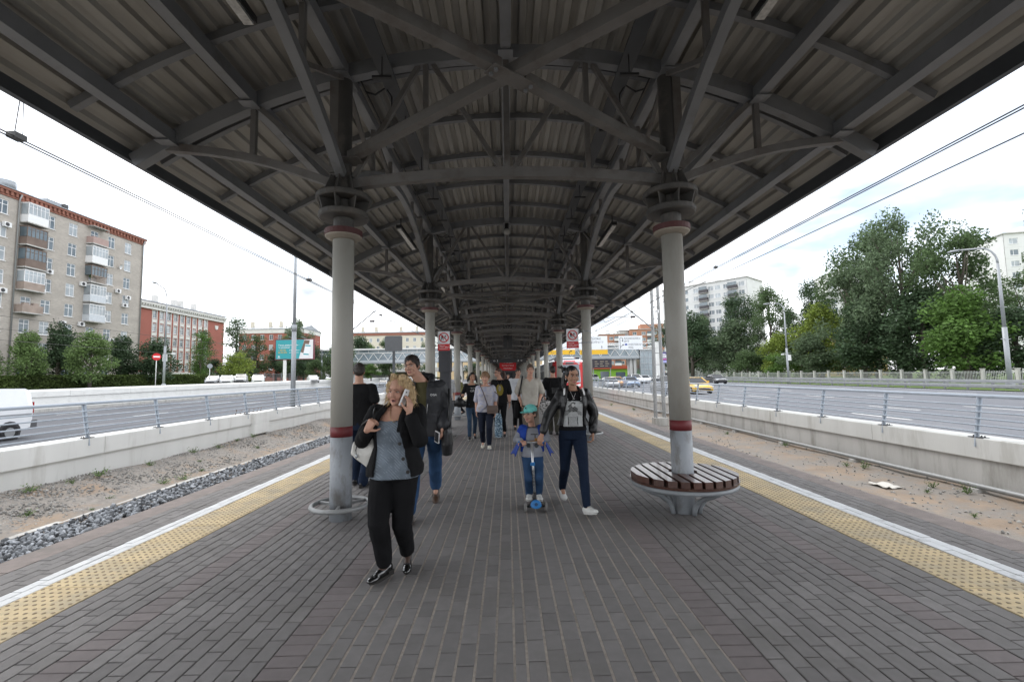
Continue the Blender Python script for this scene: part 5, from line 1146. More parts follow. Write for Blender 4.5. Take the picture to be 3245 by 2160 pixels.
# cars
m_tyre = M('tyre', (.02, .02, .021), .85, var=.1); m_rim = M('wheel rim', (.42, .43, .44), .35, metal=.8, var=.1); m_cgl = M('car glass', (.018, .02, .024), .12, var=.1, spec=.35); m_hl = M('headlamp', (.6, .62, .64), .15); m_tl = M('tail lamp', (.30, .012, .012), .25)
CARM = {}
def paint(n, c):
    if n not in CARM: CARM[n] = M(n + ' car paint', c, .28, var=.02, coat=.6)
    return CARM[n]
def loft(sts, q, m=0):
    """stations (x, zlow, zhigh, halfwidth_low, halfwidth_high) -> closed hull"""
    k = 6; vs = []
    for x, zl_, zh, a, b in sts: vs += [(x, -a, zl_), (x, -a * 1.02, zl_ + (zh - zl_) * .55), (x, -b, zh), (x, b, zh), (x, a * 1.02, zl_ + (zh - zl_) * .55), (x, a, zl_)]
    n = len(sts); fs = [(i * k + j, i * k + (j + 1) % k, (i + 1) * k + (j + 1) % k, (i + 1) * k + j) for i in range(n - 1) for j in range(k)]
    return q.add(vs, fs + [tuple(range(k)), tuple(reversed(range((n - 1) * k, n * k)))], m, False)
def car_meshes(kind):
    L_ = 4.5; suv = kind == 'suv'; e = .16 if suv else 0; d = {}
    q = MB(); loft([(-2.25, .40 + e, .72 + e, .70, .68), (-2.12, .26 + e, .92 + e, .84, .78), (-1.4, .22 + e, .98 + e, .89, .82), (0, .22 + e, .98 + e, .90, .84), (.9, .22 + e, .97 + e, .89, .83), (1.5, .24 + e, .86 + e, .87, .78), (2.1, .28 + e, .74 + e, .80, .68), (2.28, .38 + e, .62 + e, .66, .60)], q)
    d['body'] = q.mesh('body', paint('white', (.66, .66, .66)))
    zr_ = 1.62 if suv else 1.43; rb = -2.0 if suv else -1.75
    q = MB(); loft([(rb, .95 + e, 1.0 + e, .78, .74), (rb + (.25 if suv else .6), .96 + e, zr_ - .05 + e * .3, .78, .60), (-.3, .96 + e, zr_ + e * .3, .80, .62), (.25, .96 + e, zr_ - .04 + e * .3, .80, .60), (1.05, .95 + e, .99 + e, .78, .74)], q); d['glasshouse'] = q.mesh('glasshouse', m_cgl)
    q = MB(); q.add([(rb + (.22 if suv else .55), -.605, zr_ - .045 + e * .3), (-.3, -.625, zr_ + .006 + e * .3), (.3, -.605, zr_ - .045 + e * .3), (.3, .605, zr_ - .045 + e * .3), (-.3, .625, zr_ + .006 + e * .3), (rb + (.22 if suv else .55), .605, zr_ - .045 + e * .3)], [(0, 1, 4, 5), (1, 2, 3, 4)])
    for s_ in (-1, 1):
        q.beam((-.35, s_ * .80, .97 + e), (-.38, s_ * .635, zr_ + e * .3), .09, .03, (1, 0, 0)).beam((1.0, s_ * .78, .98 + e), (.28, s_ * .61, zr_ - .03 + e * .3), .07, .05).beam((rb + .05, s_ * .77, .98 + e), (rb + (.28 if suv else .62), s_ * .61, zr_ - .05 + e * .3), .14, .05)
        q.b2((.72, s_ * .86, .98 + e), (.88, s_ * 1.02, 1.1 + e))
    d['roof_and_pillars'] = q.mesh('roof_and_pillars', paint('white', (.66, .66, .66)))
    wq = MB(); wq.sweep([(0, -.11, 0), (0, .11, 0)], [(.33 * math.cos(a), .33 * math.sin(a)) for a in np.linspace(0, 6.283, 17)[:-1]], smooth=False); d['wheel'] = wq.mesh('wheel', m_tyre)
    wq = MB(); wq.sweep([(0, -.118, 0), (0, .118, 0)], [(.21 * math.cos(a), .21 * math.sin(a)) for a in np.linspace(0, 6.283, 13)[:-1]]); d['rim'] = wq.mesh('rim', m_rim)
    d['headlight'] = MB().b2((2.12, -.15, -.07), (2.245, .15, .07)).mesh('headlight', m_hl); d['taillight'] = MB().b2((-2.2, -.14, -.08), (-2.13, .14, .08)).mesh('taillight', m_tl)
    d['bumper'] = MB().b2((2.2, -.5, .38 + e), (2.3, .5, .5 + e)).mesh('grille', m_dark); d['plate'] = MB().b2((-2.27, -.26, .58 + e), (-2.24, .26, .69 + e)).mesh('number_plate', m_pvc)
    return d, e
CM = {k: car_meshes(k) for k in ('sedan', 'suv')}
def car(kind, pn, pc, x, y, z, rz, label, group, s=1.0):
    d, e = CM[kind]; t = thing('car', label, 'car', (x, y, z), rz, group); t.scale = (s, s, s)
    for n in ('body', 'roof_and_pillars'):
        o = inst(n, d[n], t); o.material_slots[0].link = 'OBJECT'; o.material_slots[0].material = paint(pn, pc)
    inst('glasshouse', d['glasshouse'], t); inst('grille', d['bumper'], t); inst('number_plate', d['plate'], t)
    for sx in (-1.38, 1.42):
        for sy in (-.78, .78): w_ = inst('wheel', d['wheel'], t, (sx, sy, .33)); inst('rim', d['rim'], w_)
    for sy in (-.62, .62): inst('headlight', d['headlight'], t, (-.02, sy, .66 + e)); inst('taillight', d['taillight'], t, (0, sy, .78 + e))
    return t
Gp = 'cars parked along the left street'; Gt = 'cars on the right road'
BK, WH, SL, GY = ('black', (.012, .012, .014)), ('white', (.66, .66, .66)), ('silver', (.42, .43, .44)), ('grey', (.14, .145, .15))
YE_, BL, OR = ('yellow', (.72, .42, .02)), ('blue', (.12, .19, .32)), ('orange', (.68, .28, .03))
car('sedan', *GY, -55.0, 64.0, zb(64) + .02, R(-60), 'dark grey car parked facing the road left of the black one', Gp)
car('suv', *BK, -53.6, 70.0, zb(70) + .02, R(165), 'black hatchback parked side on behind the no entry sign', Gp)
car('sedan', *SL, -45.9, 72.0, zb(72) + .02, R(-70), 'pale silver car parked nose out beside a dark one', Gp)
car('sedan', *BK, -45.6, 76.0, zb(76) + .02, R(-72), 'dark car half hidden between two pale cars', Gp)
car('suv', *WH, -44.6, 77.0, zb(77) + .02, R(-65), 'white car parked second row near the yellow green tree', Gp)
car('sedan', *WH, -43.0, 70.5, zb(70) + .02, R(-62), 'white car parked nearest the barrier wall', Gp)
car('sedan', *SL, -45.0, 83.0, zb(83) + .02, R(-55), 'silver car parked in front of the yellow green tree', Gp)
car('sedan', *WH, -38.8, 71.5, zb(71) + .02, R(-62), 'white car parked alone left of the billboard post', Gp)
car('sedan', *WH, -36.5, 86.0, zb(86) - .1, R(-60), 'pale car behind the plain grey post', Gp)
car('sedan', *YE_, 16.7, 41.0, zr(41), R(-90), 'yellow taxi driving away just right of the near column', Gt)
car('suv', *GY, 13.3, 38.0, zr(38), R(-90), 'dark grey car passing behind the near right column', Gt)
car('sedan', *OR, 14.6, 62.0, zr(62), R(-90), 'orange car in traffic beyond the right railing', Gt)
car('sedan', *GY, 10.9 + 1.3, 55.0, zr(55), R(-90), 'grey car in traffic nearest the right railing', Gt)
car('sedan', *BL, 16.0, 60.0, zr(60), R(-90), 'blue grey car in traffic right of the orange one', Gt)
car('suv', *WH, 20.6, 74.0, zr(74), R(-90), 'white off road car in traffic', Gt)
car('sedan', *WH, 24.5, 82.0, zr(82), R(-90), 'white car at the back of the traffic below the stair tower', Gt)
car('suv', *WH, 31.5, 92.0, zr(92) + .1, R(170), 'white off road car side on below the stair tower', Gt)
car('sedan', *BK, 31.0, 68.0, zr(68), R(-92), 'dark car in traffic behind the lattice mast', Gt)
car('suv', *GY, 19.8, 105.0, zr(105), R(-90), 'far grey car under the dark advert board', Gt)
for i, (x, y, c) in enumerate(((-15, 92, WH), (-19, 84, SL), (-23, 96, WH), (-17, 110, YE_), (-26, 104, GY), (-30, 112, WH), (-21, 120, SL), (-14.2, 76, WH))):
    car('sedan' if i % 2 else 'suv', *c, x, y, zl(y), R(90), ['white car nearest the railing in the far left traffic', 'silver car in the far left traffic', 'white car in the middle of the far left traffic', 'yellow car in the far left traffic', 'grey car in the far left traffic', 'white car at the outer lane of the far left traffic', 'silver car last in the far left traffic', 'white car closest in the left traffic'][i], 'cars in the far traffic on the left road')
# white van at the left edge (nose to the left, only its rear quarter in view)
vn = thing('van', 'white delivery van leaving the picture at the left edge', 'van', (-20.4, 18.0, zl(18)), R(-90))
m_van = paint('van white', (.70, .71, .73)); q = MB()
loft([(-2.45, .52, 1.05, .86, .86), (-2.42, .45, 1.9, .92, .78), (-2.2, .42, 2.0, .95, .80), (0, .38, 2.03, .96, .82), (1.1, .38, 2.0, .96, .80), (1.75, .38, 1.25, .94, .82), (2.4, .42, 1.05, .88, .76), (2.6, .5, .85, .74, .68)], q); q.build('body', m_van, vn)
for s_ in (-1, 1): MB().b2((.5, s_ * .93, 1.2), (1.35, s_ * .955, 1.7)).build('side_window', m_cgl, vn); MB().b2((-2.35, s_ * .955, .95), (.4, s_ * .985, 1.0)).build('trim_strip', m_pole, vn); MB().b2((-2.5, s_ * .90, 1.0), (-2.43, s_ * .76, 1.45)).build('taillight', m_tl, vn)
MB().b2((-2.62, -.93, .42), (-2.36, .93, .72)).build('bumper', M('dark grey bumper', (.09, .09, .095), .6), vn)
for s_ in (-1, 1): MB().sweep([(-1.55, s_ * .962, .32), (-1.55, s_ * .975, .32)], [(.42 * math.cos(a), .42 * math.sin(a)) for a in np.linspace(0, 6.283, 17)[:-1]], smooth=False).build('wheel_arch', m_dark, vn)
for sx in (-1.55, 1.65):
    for sy in (-.84, .84):
        w_ = MB().sweep([(0, -.12, 0), (0, .15, 0)], [(.32 * math.cos(a), .32 * math.sin(a)) for a in np.linspace(0, 6.283, 17)[:-1]], smooth=False).build('wheel', m_tyre, vn, (sx, sy, .31)); MB().sweep([(0, -.155, 0), (0, .158, 0)], [(.19 * math.cos(a), .19 * math.sin(a)) for a in np.linspace(0, 6.283, 13)[:-1]]).build('rim', m_rim, w_)
vn.location.y = 16.6
# ================================================================== PLATFORM FURNITURE
m_wd = M('dark varnished wood', (.070, .030, .022), .34, var=.25, scale=9, stretch=(3, 18, 3), spec=.6, coat=.3, rnd=.25, dirt=(.12, .075, .055), dirt_scale=5, dirt_lo=.52, dirt_hi=.7)
m_stg = M('grey bench steel', (.22, .235, .25), .45, var=.1)
bn = thing('round_bench', 'round slatted wooden bench wrapped around the nearest right column', 'bench', (CX[1], 5.28, 0))
rb_ = .575; zt = .45; ang = 0.0; rot = Matrix.Rotation(ang, 3, 'Z'); ns = 10; pw = 2 * rb_ / ns
for i in range(ns):
    a = -rb_ + i * pw + .012; b = a + pw - .034; outl = []; n = 7
    for k in range(n + 1): x = a + (b - a) * k / n; outl.append((x, math.sqrt(max(0.0004, rb_ ** 2 - x * x))))
    low = [(x, -y) for x, y in reversed(outl)]; rh = .155
    def slat(poly):
        q = MB(); q.prism(poly, zt - .065, zt, 'z'); q.v = [tuple(rot @ Vector(v)) for v in q.v]; q.build('slat', m_wd, bn)
    if a < rh and b > -rh:
        ia = [(x, math.sqrt(max(0, rh * rh - x * x))) for x in np.linspace(b, a, 6)]
        slat(outl + ia); slat([(x, -y) for x, y in reversed(outl)] + [(x, -y) for x, y in reversed(ia)])
    else: slat(outl + low)
q = MB(); q.lathe([(rb_ - .20, zt - .092), (rb_ + .005, zt - .092), (rb_ + .012, zt - .066), (rb_ - .2, zt - .0655), (rb_ - .2, zt - .092)], n=48, smooth=False, cap=False); q.build('wooden_rim', m_wd, bn)
MB().tube([((rb_ - .02) * math.cos(a), (rb_ - .02) * math.sin(a), zt - .120) for a in np.linspace(0, 6.2832, 49)[:-1]], .027, 8, closed=True).build('steel_ring', m_stg, bn)
for a in (R(200), R(290), R(335), R(60), R(120)):
    c, s_ = math.cos(a), math.sin(a)
    MB().tube([(c * r_, s_ * r_, z_) for r_, z_ in ((.155, 0), (.17, .07), (.22, .15), (.32, .215), (.44, .265), (.55, .32))], .027, 8, flat=1.0).build('curved_leg', m_stg, bn)
# prohibition signs on columns
def stop_sign(label, x, y, side):
    t = thing('warning_sign', label, 'sign', (x, y - .02, 2.24), 0, 'no jumping signs on the second pair of columns')
    W, H = .30, .48
    MB().b2((-W / 2, 0, 0), (W / 2, .02, H)).build('panel', m_sign, t); MB().b2((-W / 2, -.004, 0), (W / 2, -.001, .165)).build('red_field', m_rd, t)
    q = MB(); n = 28
    for k in range(n):
        a, b = 2 * math.pi * k / n, 2 * math.pi * (k + 1) / n
        q.quad((.125 * math.cos(a), -.006, .325 + .125 * math.sin(a)), (.125 * math.cos(b), -.006, .325 + .125 * math.sin(b)), (.100 * math.cos(b), -.006, .325 + .100 * math.sin(b)), (.100 * math.cos(a), -.006, .325 + .100 * math.sin(a)))
    q.beam((-.08, -.009, .40), (.08, -.009, .25), .022, .004, (0, 1, 0)); q.build('red_circle', m_rd, t)
    q = MB()   # a train over its rails and a leaping figure
    q.b2((-.062, -.005, .31), (-.012, -.002, .375)).beam((-.055, -.004, .31), (-.075, -.004, .255), .008, .003, (0, 1, 0)).beam((-.02, -.004, .31), (-.002, -.004, .255), .008, .003, (0, 1, 0)).beam((-.068, -.004, .275), (-.008, -.004, .275), .007, .003, (0, 1, 0)).beam((-.063, -.004, .295), (-.014, -.004, .295), .007, .003, (0, 1, 0)).b2((-.05, -.005, .375), (-.024, -.002, .387))
    q.beam((.03, -.004, .345), (.045, -.004, .375), .018, .003, (0, 1, 0)).beam((.03, -.004, .345), (.015, -.004, .315), .01, .003, (0, 1, 0)).beam((.032, -.004, .345), (.055, -.004, .318), .01, .003, (0, 1, 0)).beam((.045, -.004, .372), (.065, -.004, .352), .008, .003, (0, 1, 0)).beam((.042, -.004, .37), (.02, -.004, .37), .008, .003, (0, 1, 0)).lathe([(.010, -.003), (.010, 0)], (.053, -.0045, .39), 8)
    q.build('pictogram', m_blk, t)
    text_mesh('Прыгать\nс платформы\nзапрещено!', .040, m_whl, 'lettering', t, (-.125, -.006, .085), (math.pi / 2, 0, 0), 'LEFT', .0005)
    MB().b2((-side * .02, .021, .12), (side * .42, .045, .135)).b2((-side * .02, .021, .40), (side * .42, .045, .415)).build('bracket', m_galv, t)
    MB().lathe([(.126, .11), (.126, .15)], n=20, cap=False).lathe([(.126, .39), (.126, .43)], n=20, cap=False).build('clamp_band', m_galv, t, (CX[1] - x if side > 0 else CX[0] - x, .02, 0))
stop_sign('white and red no jumping sign left of the second right column', 1.625, 11.28, 1)
stop_sign('white and red no jumping sign above the ticket post right of the second left column', -1.575, 11.35, -1)
# ticket validator post
tk = thing('ticket_terminal', 'tall dark ticket terminal beside the second left column', 'terminal', (-1.69, 12.5, 0)); m_kd = M('dark grey terminal', (.045, .047, .055), .45, var=.05)
MB().b2((-.14, -.14, 0), (.13, .16, 1.72)).build('pedestal', m_kd, tk); MB().b2((-.17, -.17, 1.722), (.15, .19, 2.30)).build('cabinet', m_kd, tk); MB().b2((-.16, -.16, 2.302), (.14, .18, 2.34)).build('cap', m_dark, tk)
MB().b2((.151, -.08, 1.95), (.156, .03, 2.10)).b2((.151, .07, 1.9), (.156, .15, 2.05)).build('slot_plate', m_dark, tk); MB().b2((.131, -.02, .78), (.36, .2, .95)).build('card_tray', M('brown tray', (.05, .03, .025), .4), tk)
# end of the platform: dark station hall and hanging signs
eh = thing('station_hall', 'dark station entrance closing the far end of the platform', 'building', (XC, 97.5, 0)); m_hall = M('dark hall wall', (.03, .03, .032), .6, var=.2)
MB().b2((-3.9, 0, 0), (3.9, .3, 5.3)).build('wall', m_hall, eh); MB().b2((-1.0, -.06, 0), (1.0, -.003, 2.5)).build('door', m_cgl, eh)
def hang(label, y, z0, z1, w_, mat, lines, x=XC, mt=None):
    t = thing('hanging_sign', label, 'sign', (x, y, z0)); MB().b2((-w_ / 2, 0, 0), (w_ / 2, .12, z1 - z0)).build('panel', mat, t)
    for s_ in (-1, 1): MB().beam((s_ * w_ * .4, .06, z1 - z0), (s_ * w_ * .4, .06, az(x) - z0 + .05), .03, .03).build('hanger', m_dark, t)
    for s_, sz, lx_, lz in lines: text_mesh(s_, sz, mt or m_whl, 'lettering', t, (lx_, -.006, lz), (math.pi / 2, 0, 0))
hang('red hanging sign with white lines at the far end of the platform', 55, 2.35, 3.55, 2.0, m_rd, [('i  К поездам', .2, 0, .95), ('Выход в город', .2, 0, .62), ('Пересадка', .2, 0, .28)])
hang('dark hanging track sign with the numbers 1 and 2', 45, 2.98, 3.38, 3.6, m_dark, [('← 1', .3, -1.2, .2), ('2 →', .3, 1.2, .2)])
hd = thing('hanging_display', 'dark display hanging from the ridge beam far along the platform', 'display', (XC, 29, 3.9)); MB().b2((-.28, 0, -.5), (-.02, .2, .95)).b2((.02, 0, -.5), (.28, .2, .95)).build('screen', m_dark, hd); MB().beam((0, .1, .95), (0, .1, az(XC) - 3.85), .06, .06).build('hanger', m_dark, hd)
MB().beam((0, .1, -.5), (0, .1, -1.0), .05, .05).sphere((-.15, .1, -1.0), .07).sphere((.15, .1, -1.0), .07).build('camera', m_dark, hd)
# ================================================================== PEOPLE
V = Vector
def ik(a, b, l1, l2, pole):
    d = b - a; L_ = min(d.length, (l1 + l2) * .9995); n = d.normalized(); x = (l1 * l1 - l2 * l2 + L_ * L_) / (2 * L_); h = math.sqrt(max(0, l1 * l1 - x * x))
    p = (V(pole) - n * V(pole).dot(n)).normalized(); return a + n * x + p * h
def capsule(q, p0, p1, r0, r1, n=12, m=0):
    p0, p1 = V(p0), V(p1); d = p1 - p0
    if d.length < 1e-5: d = V((0, 0, 1e-4))
    u = d.normalized(); path = []; rr = []
    for a in (-85, -55, -25): path.append(p0 + u * r0 * math.sin(R(a))); rr.append(r0 * math.cos(R(a)))
    path.append(p0); rr.append(r0); path.append(p1); rr.append(r1)
    for a in (25, 55, 85): path.append(p1 + u * r1 * math.sin(R(a))); rr.append(r1 * math.cos(R(a)))
    x = u.cross(V((0, 0, 1)) if abs(u.z) < .95 else V((0, 1, 0))).normalized(); w_ = x.cross(u).normalized(); vs = []
    for p, r in zip(path, rr):
        for j in range(n): a = 2 * math.pi * j / n; vs.append(p + x * r * math.cos(a) + w_ * r * math.sin(a))
    k = len(path); fs = [(i * n + j, i * n + (j + 1) % n, (i + 1) * n + (j + 1) % n, (i + 1) * n + j) for i in range(k - 1) for j in range(n)]
    fs += [tuple(reversed(range(n))), tuple(range((k - 1) * n, k * n))]; q.add(vs, fs, m)
def chain(q, pts, rad, n=12):
    for i in range(len(pts) - 1): capsule(q, pts[i], pts[i + 1], rad[i], rad[i + 1], n)
def rings(q, rs, n=28, pw=2.3):
    """stack of horizontal superellipse rings (cx, cy, cz, rx, ry)"""
    vs = []
    for cx, cy, cz, rx, ry in rs:
        for j in range(n):
            a = 2 * math.pi * j / n; c, s_ = math.cos(a), math.sin(a)
            vs.append((cx + rx * math.copysign(abs(c) ** (2 / pw), c), cy + ry * math.copysign(abs(s_) ** (2 / pw), s_), cz))
    k = len(rs); fs = [(i * n + j, i * n + (j + 1) % n, (i + 1) * n + (j + 1) % n, (i + 1) * n + j) for i in range(k - 1) for j in range(n)]
    q.add(vs, fs + [tuple(reversed(range(n))), tuple(range((k - 1) * n, k * n))])
def xform(q, mtx, scale=1.0):
    q.v = [tuple(mtx @ V(v)) for v in q.v]; return q
_vox = {}
def remesh(q, name, mats, vox, parent, smooth=4, wrinkle=0, wf=9.0, paint=None, stretch=(1, 1, .5), push=None):
    me0 = q.mesh('tmp', mats); ob = bpy.data.objects.new('tmp', me0); C.objects.link(ob)
    rm = ob.modifiers.new('r', 'REMESH'); rm.mode = 'VOXEL'; rm.voxel_size = vox; rm.use_smooth_shade = True
    if smooth: sm = ob.modifiers.new('s', 'SMOOTH'); sm.factor = .5; sm.iterations = smooth
    dg = bpy.context.evaluated_depsgraph_get(); me = bpy.data.meshes.new_from_object(ob.evaluated_get(dg)); bpy.data.objects.remove(ob); bpy.data.meshes.remove(me0)
    n = len(me.vertices); co = np.empty(n * 3, 'f'); me.vertices.foreach_get('co', co); co = co.reshape(-1, 3)
    if wrinkle or push:
        no = np.empty(n * 3, 'f'); me.vertices.foreach_get('normal', no); no = no.reshape(-1, 3)
        if push: co = push(co, no)
        if wrinkle:
            for i in range(n):
                p = co[i]; z = mnoise.noise(V((p[0] * wf * stretch[0], p[1] * wf * stretch[1], p[2] * wf * stretch[2] + 5.1))) + .5 * mnoise.noise(V((p[0] * wf * 2.3 + 3, p[1] * wf * 2.3, p[2] * wf * 1.6)))
                co[i] = co[i] + no[i] * wrinkle * z
        me.vertices.foreach_set('co', co.astype('f').ravel())
    me.materials.clear()
    for m in (mats if isinstance(mats, (list, tuple)) else [mats]): me.materials.append(m)
    if paint:
        f = len(me.polygons); c = np.empty(f * 3, 'f'); nn = np.empty(f * 3, 'f'); me.polygons.foreach_get('center', c); me.polygons.foreach_get('normal', nn)
        me.polygons.foreach_set('material_index', np.array([paint(a, b) for a, b in zip(c.reshape(-1, 3), nn.reshape(-1, 3))], 'i'))
    else: me.polygons.foreach_set('material_index', np.zeros(len(me.polygons), 'i'))
    me.update(); me.name = name
    return inst(name, me, parent)
SK = M('skin', (.47, .27, .195), .55, var=.09, scale=16, spec=.3, bump=.12, bscale=140, dirt=(.47, .235, .17), dirt_scale=11, dirt_lo=.5, dirt_hi=.75); SK2 = M('tanned skin', (.40, .225, .15), .55, var=.09, scale=16, spec=.3, bump=.12, bscale=140, dirt=(.39, .20, .135), dirt_scale=11, dirt_lo=.5, dirt_hi=.75); LIP = M('lips', (.36, .15, .125), .45, var=.05); MOUTH = M('open mouth', (.05, .012, .012), .5, var=0)
EYEW = M('eye white', (.55, .52, .50), .25, var=0); IRIS = M('iris', (.03, .022, .018), .15, var=0)
def cloth(name, c, rough=.85, **k):
    d = dict(var=.15, scale=9, bump=.4, bscale=24, spec=.10); d.update(k); return M(name, c, rough, **d)
def hand(q, w, tip, palm, side, curl=.5, s=1.0, thumb=None, spread=.06):
    """w wrist, tip: direction of the fingers, palm: direction the palm faces, side: +1 when the thumb lies to tip x palm"""
    t = V(tip).normalized(); p = V(palm); p = (p - t * p.dot(t)).normalized(); x = t.cross(p).normalized() * side; w = V(w)
    f = lambda a, b, c: w + (t * a + x * b + p * c) * s
    for b0, b1 in ((-.024, -.031), (-.008, -.010), (.008, .012), (.022, .030)): capsule(q, f(.008, b0 * .8, 0), f(.088, b1, -.002), .0155 * s, .0135 * s, 8)
    for i, (b, ln) in enumerate(((-.032, .062), (-.011, .076), (.011, .080), (.031, .072))):
        a = f(.086, b, 0); ang = 0; segs = (.45, .32, .25); r0 = .0098 if i else .0085; d = t
        for j, sg in enumerate(segs):
            ang += curl * (1.0, 1.1, .8)[j]; d = (t * math.cos(ang) + p * math.sin(ang) + x * b * spread * 10 * (1 if j == 0 else .4)).normalized()
            e = a + d * ln * sg * s; capsule(q, a, e, (r0 - .0007 * j) * s, (r0 - .0007 * (j + 1)) * s, 7); a = e
    th = thumb or (.5, .8, .35)
    a = f(.022, .030, .006); d = (t * th[0] + x * th[1] + p * th[2]).normalized(); e = a + d * .046 * s; capsule(q, a, e, .0135 * s, .0112 * s, 8)
    d2 = (d + t * .5 + p * .35 - x * .35 * curl).normalized(); capsule(q, e, e + d2 * .034 * s, .011 * s, .0085 * s, 8)
def head_geo(sex='m', full=0.0):
    """union of forms in head space: face to -y, height about .23"""
    q = MB(); e = lambda c, r: q.sphere(c, r, 14, 10)
    e((0, .014, .034), (.074, .094, .086)); e((0, -.018, -.022), (.064 + full, .072, .085)); e((0, -.030, -.072), (.050 + full * 1.3, .052, .042)); e((0, -.062 - full * .3, -.095), (.022 + full, .021, .017))
    for s_ in (-1, 1):
        e((s_ * (.037 + full * .5), -.060, -.032), (.026 + full * .6, .024, .028)); e((s_ * .076, .012, -.012), (.009, .019, .031)); e((s_ * .0115, -.094, -.036), (.0095, .012, .0085))
        capsule(q, (s_ * .010, -.083, .020), (s_ * .046, -.070, .018), .0105, .009, 8)
    capsule(q, (0, -.083, .010), (0, -.106, -.030), .0085, .0125, 8)
    e((0, -.0815, -.0605), (.024, .011, .0065)); e((0, -.0800, -.0735), (.021, .011, .0070))
    return q
def sockets(mtx_inv, mouth=False):
    M_ = np.array(mtx_inv)
    def push(co, no):
        h = np.c_[co, np.ones(len(co))] @ M_.T; o = co.copy()
        front = h[:, 1] < -.03
        for s_ in (-1, 1):
            g = np.exp(-(((h[:, 0] - s_ * .031) / .0135) ** 2 + ((h[:, 2] - .001) / .0085) ** 2)) * front; o -= no * (g * .0085)[:, None]
        if mouth: g = np.exp(-((h[:, 0] / .017) ** 2 + ((h[:, 2] + .069) / .0085) ** 2)) * front; o -= no * (g * .016)[:, None]
        return o
    return push
def lip_paint(mtx_inv, mouth=False, base=0):
    Mi = Matrix(mtx_inv)
    def f(c, n):
        h = Mi @ V(c)
        if h.y > -.055 or abs(h.x) > .027 or h.z > -.052 or h.z < -.086: return base
        if mouth and (h.x / .0165) ** 2 + ((h.z + .069) / .0068) ** 2 < 1: return 2
        return 1 if (h.x / .0245) ** 2 + ((h.z + .0675) / (.0155 if mouth else .0125)) ** 2 < 1 else base
    return f
TORSO = {'f': [(-.06, .150, .115, 0), (.0, .168, .120, .005), (.12, .176, .122, .01), (.26, .152, .106, 0), (.40, .134, .096, 0), (.55, .142, .106, -.012), (.66, .150, .118, -.022), (.76, .152, .106, -.010), (.88, .148, .084, .0), (.95, .120, .068, .005), (1.0, .075, .058, .01)],
         'm': [(-.06, .145, .112, 0), (.0, .158, .115, .005), (.12, .163, .116, .005), (.26, .158, .110, 0), (.40, .158, .108, 0), (.55, .168, .114, -.004), (.66, .178, .118, -.006), (.78, .185, .112, -.002), (.88, .176, .092, .004), (.95, .135, .070, .01), (1.0, .080, .060, .012)]}
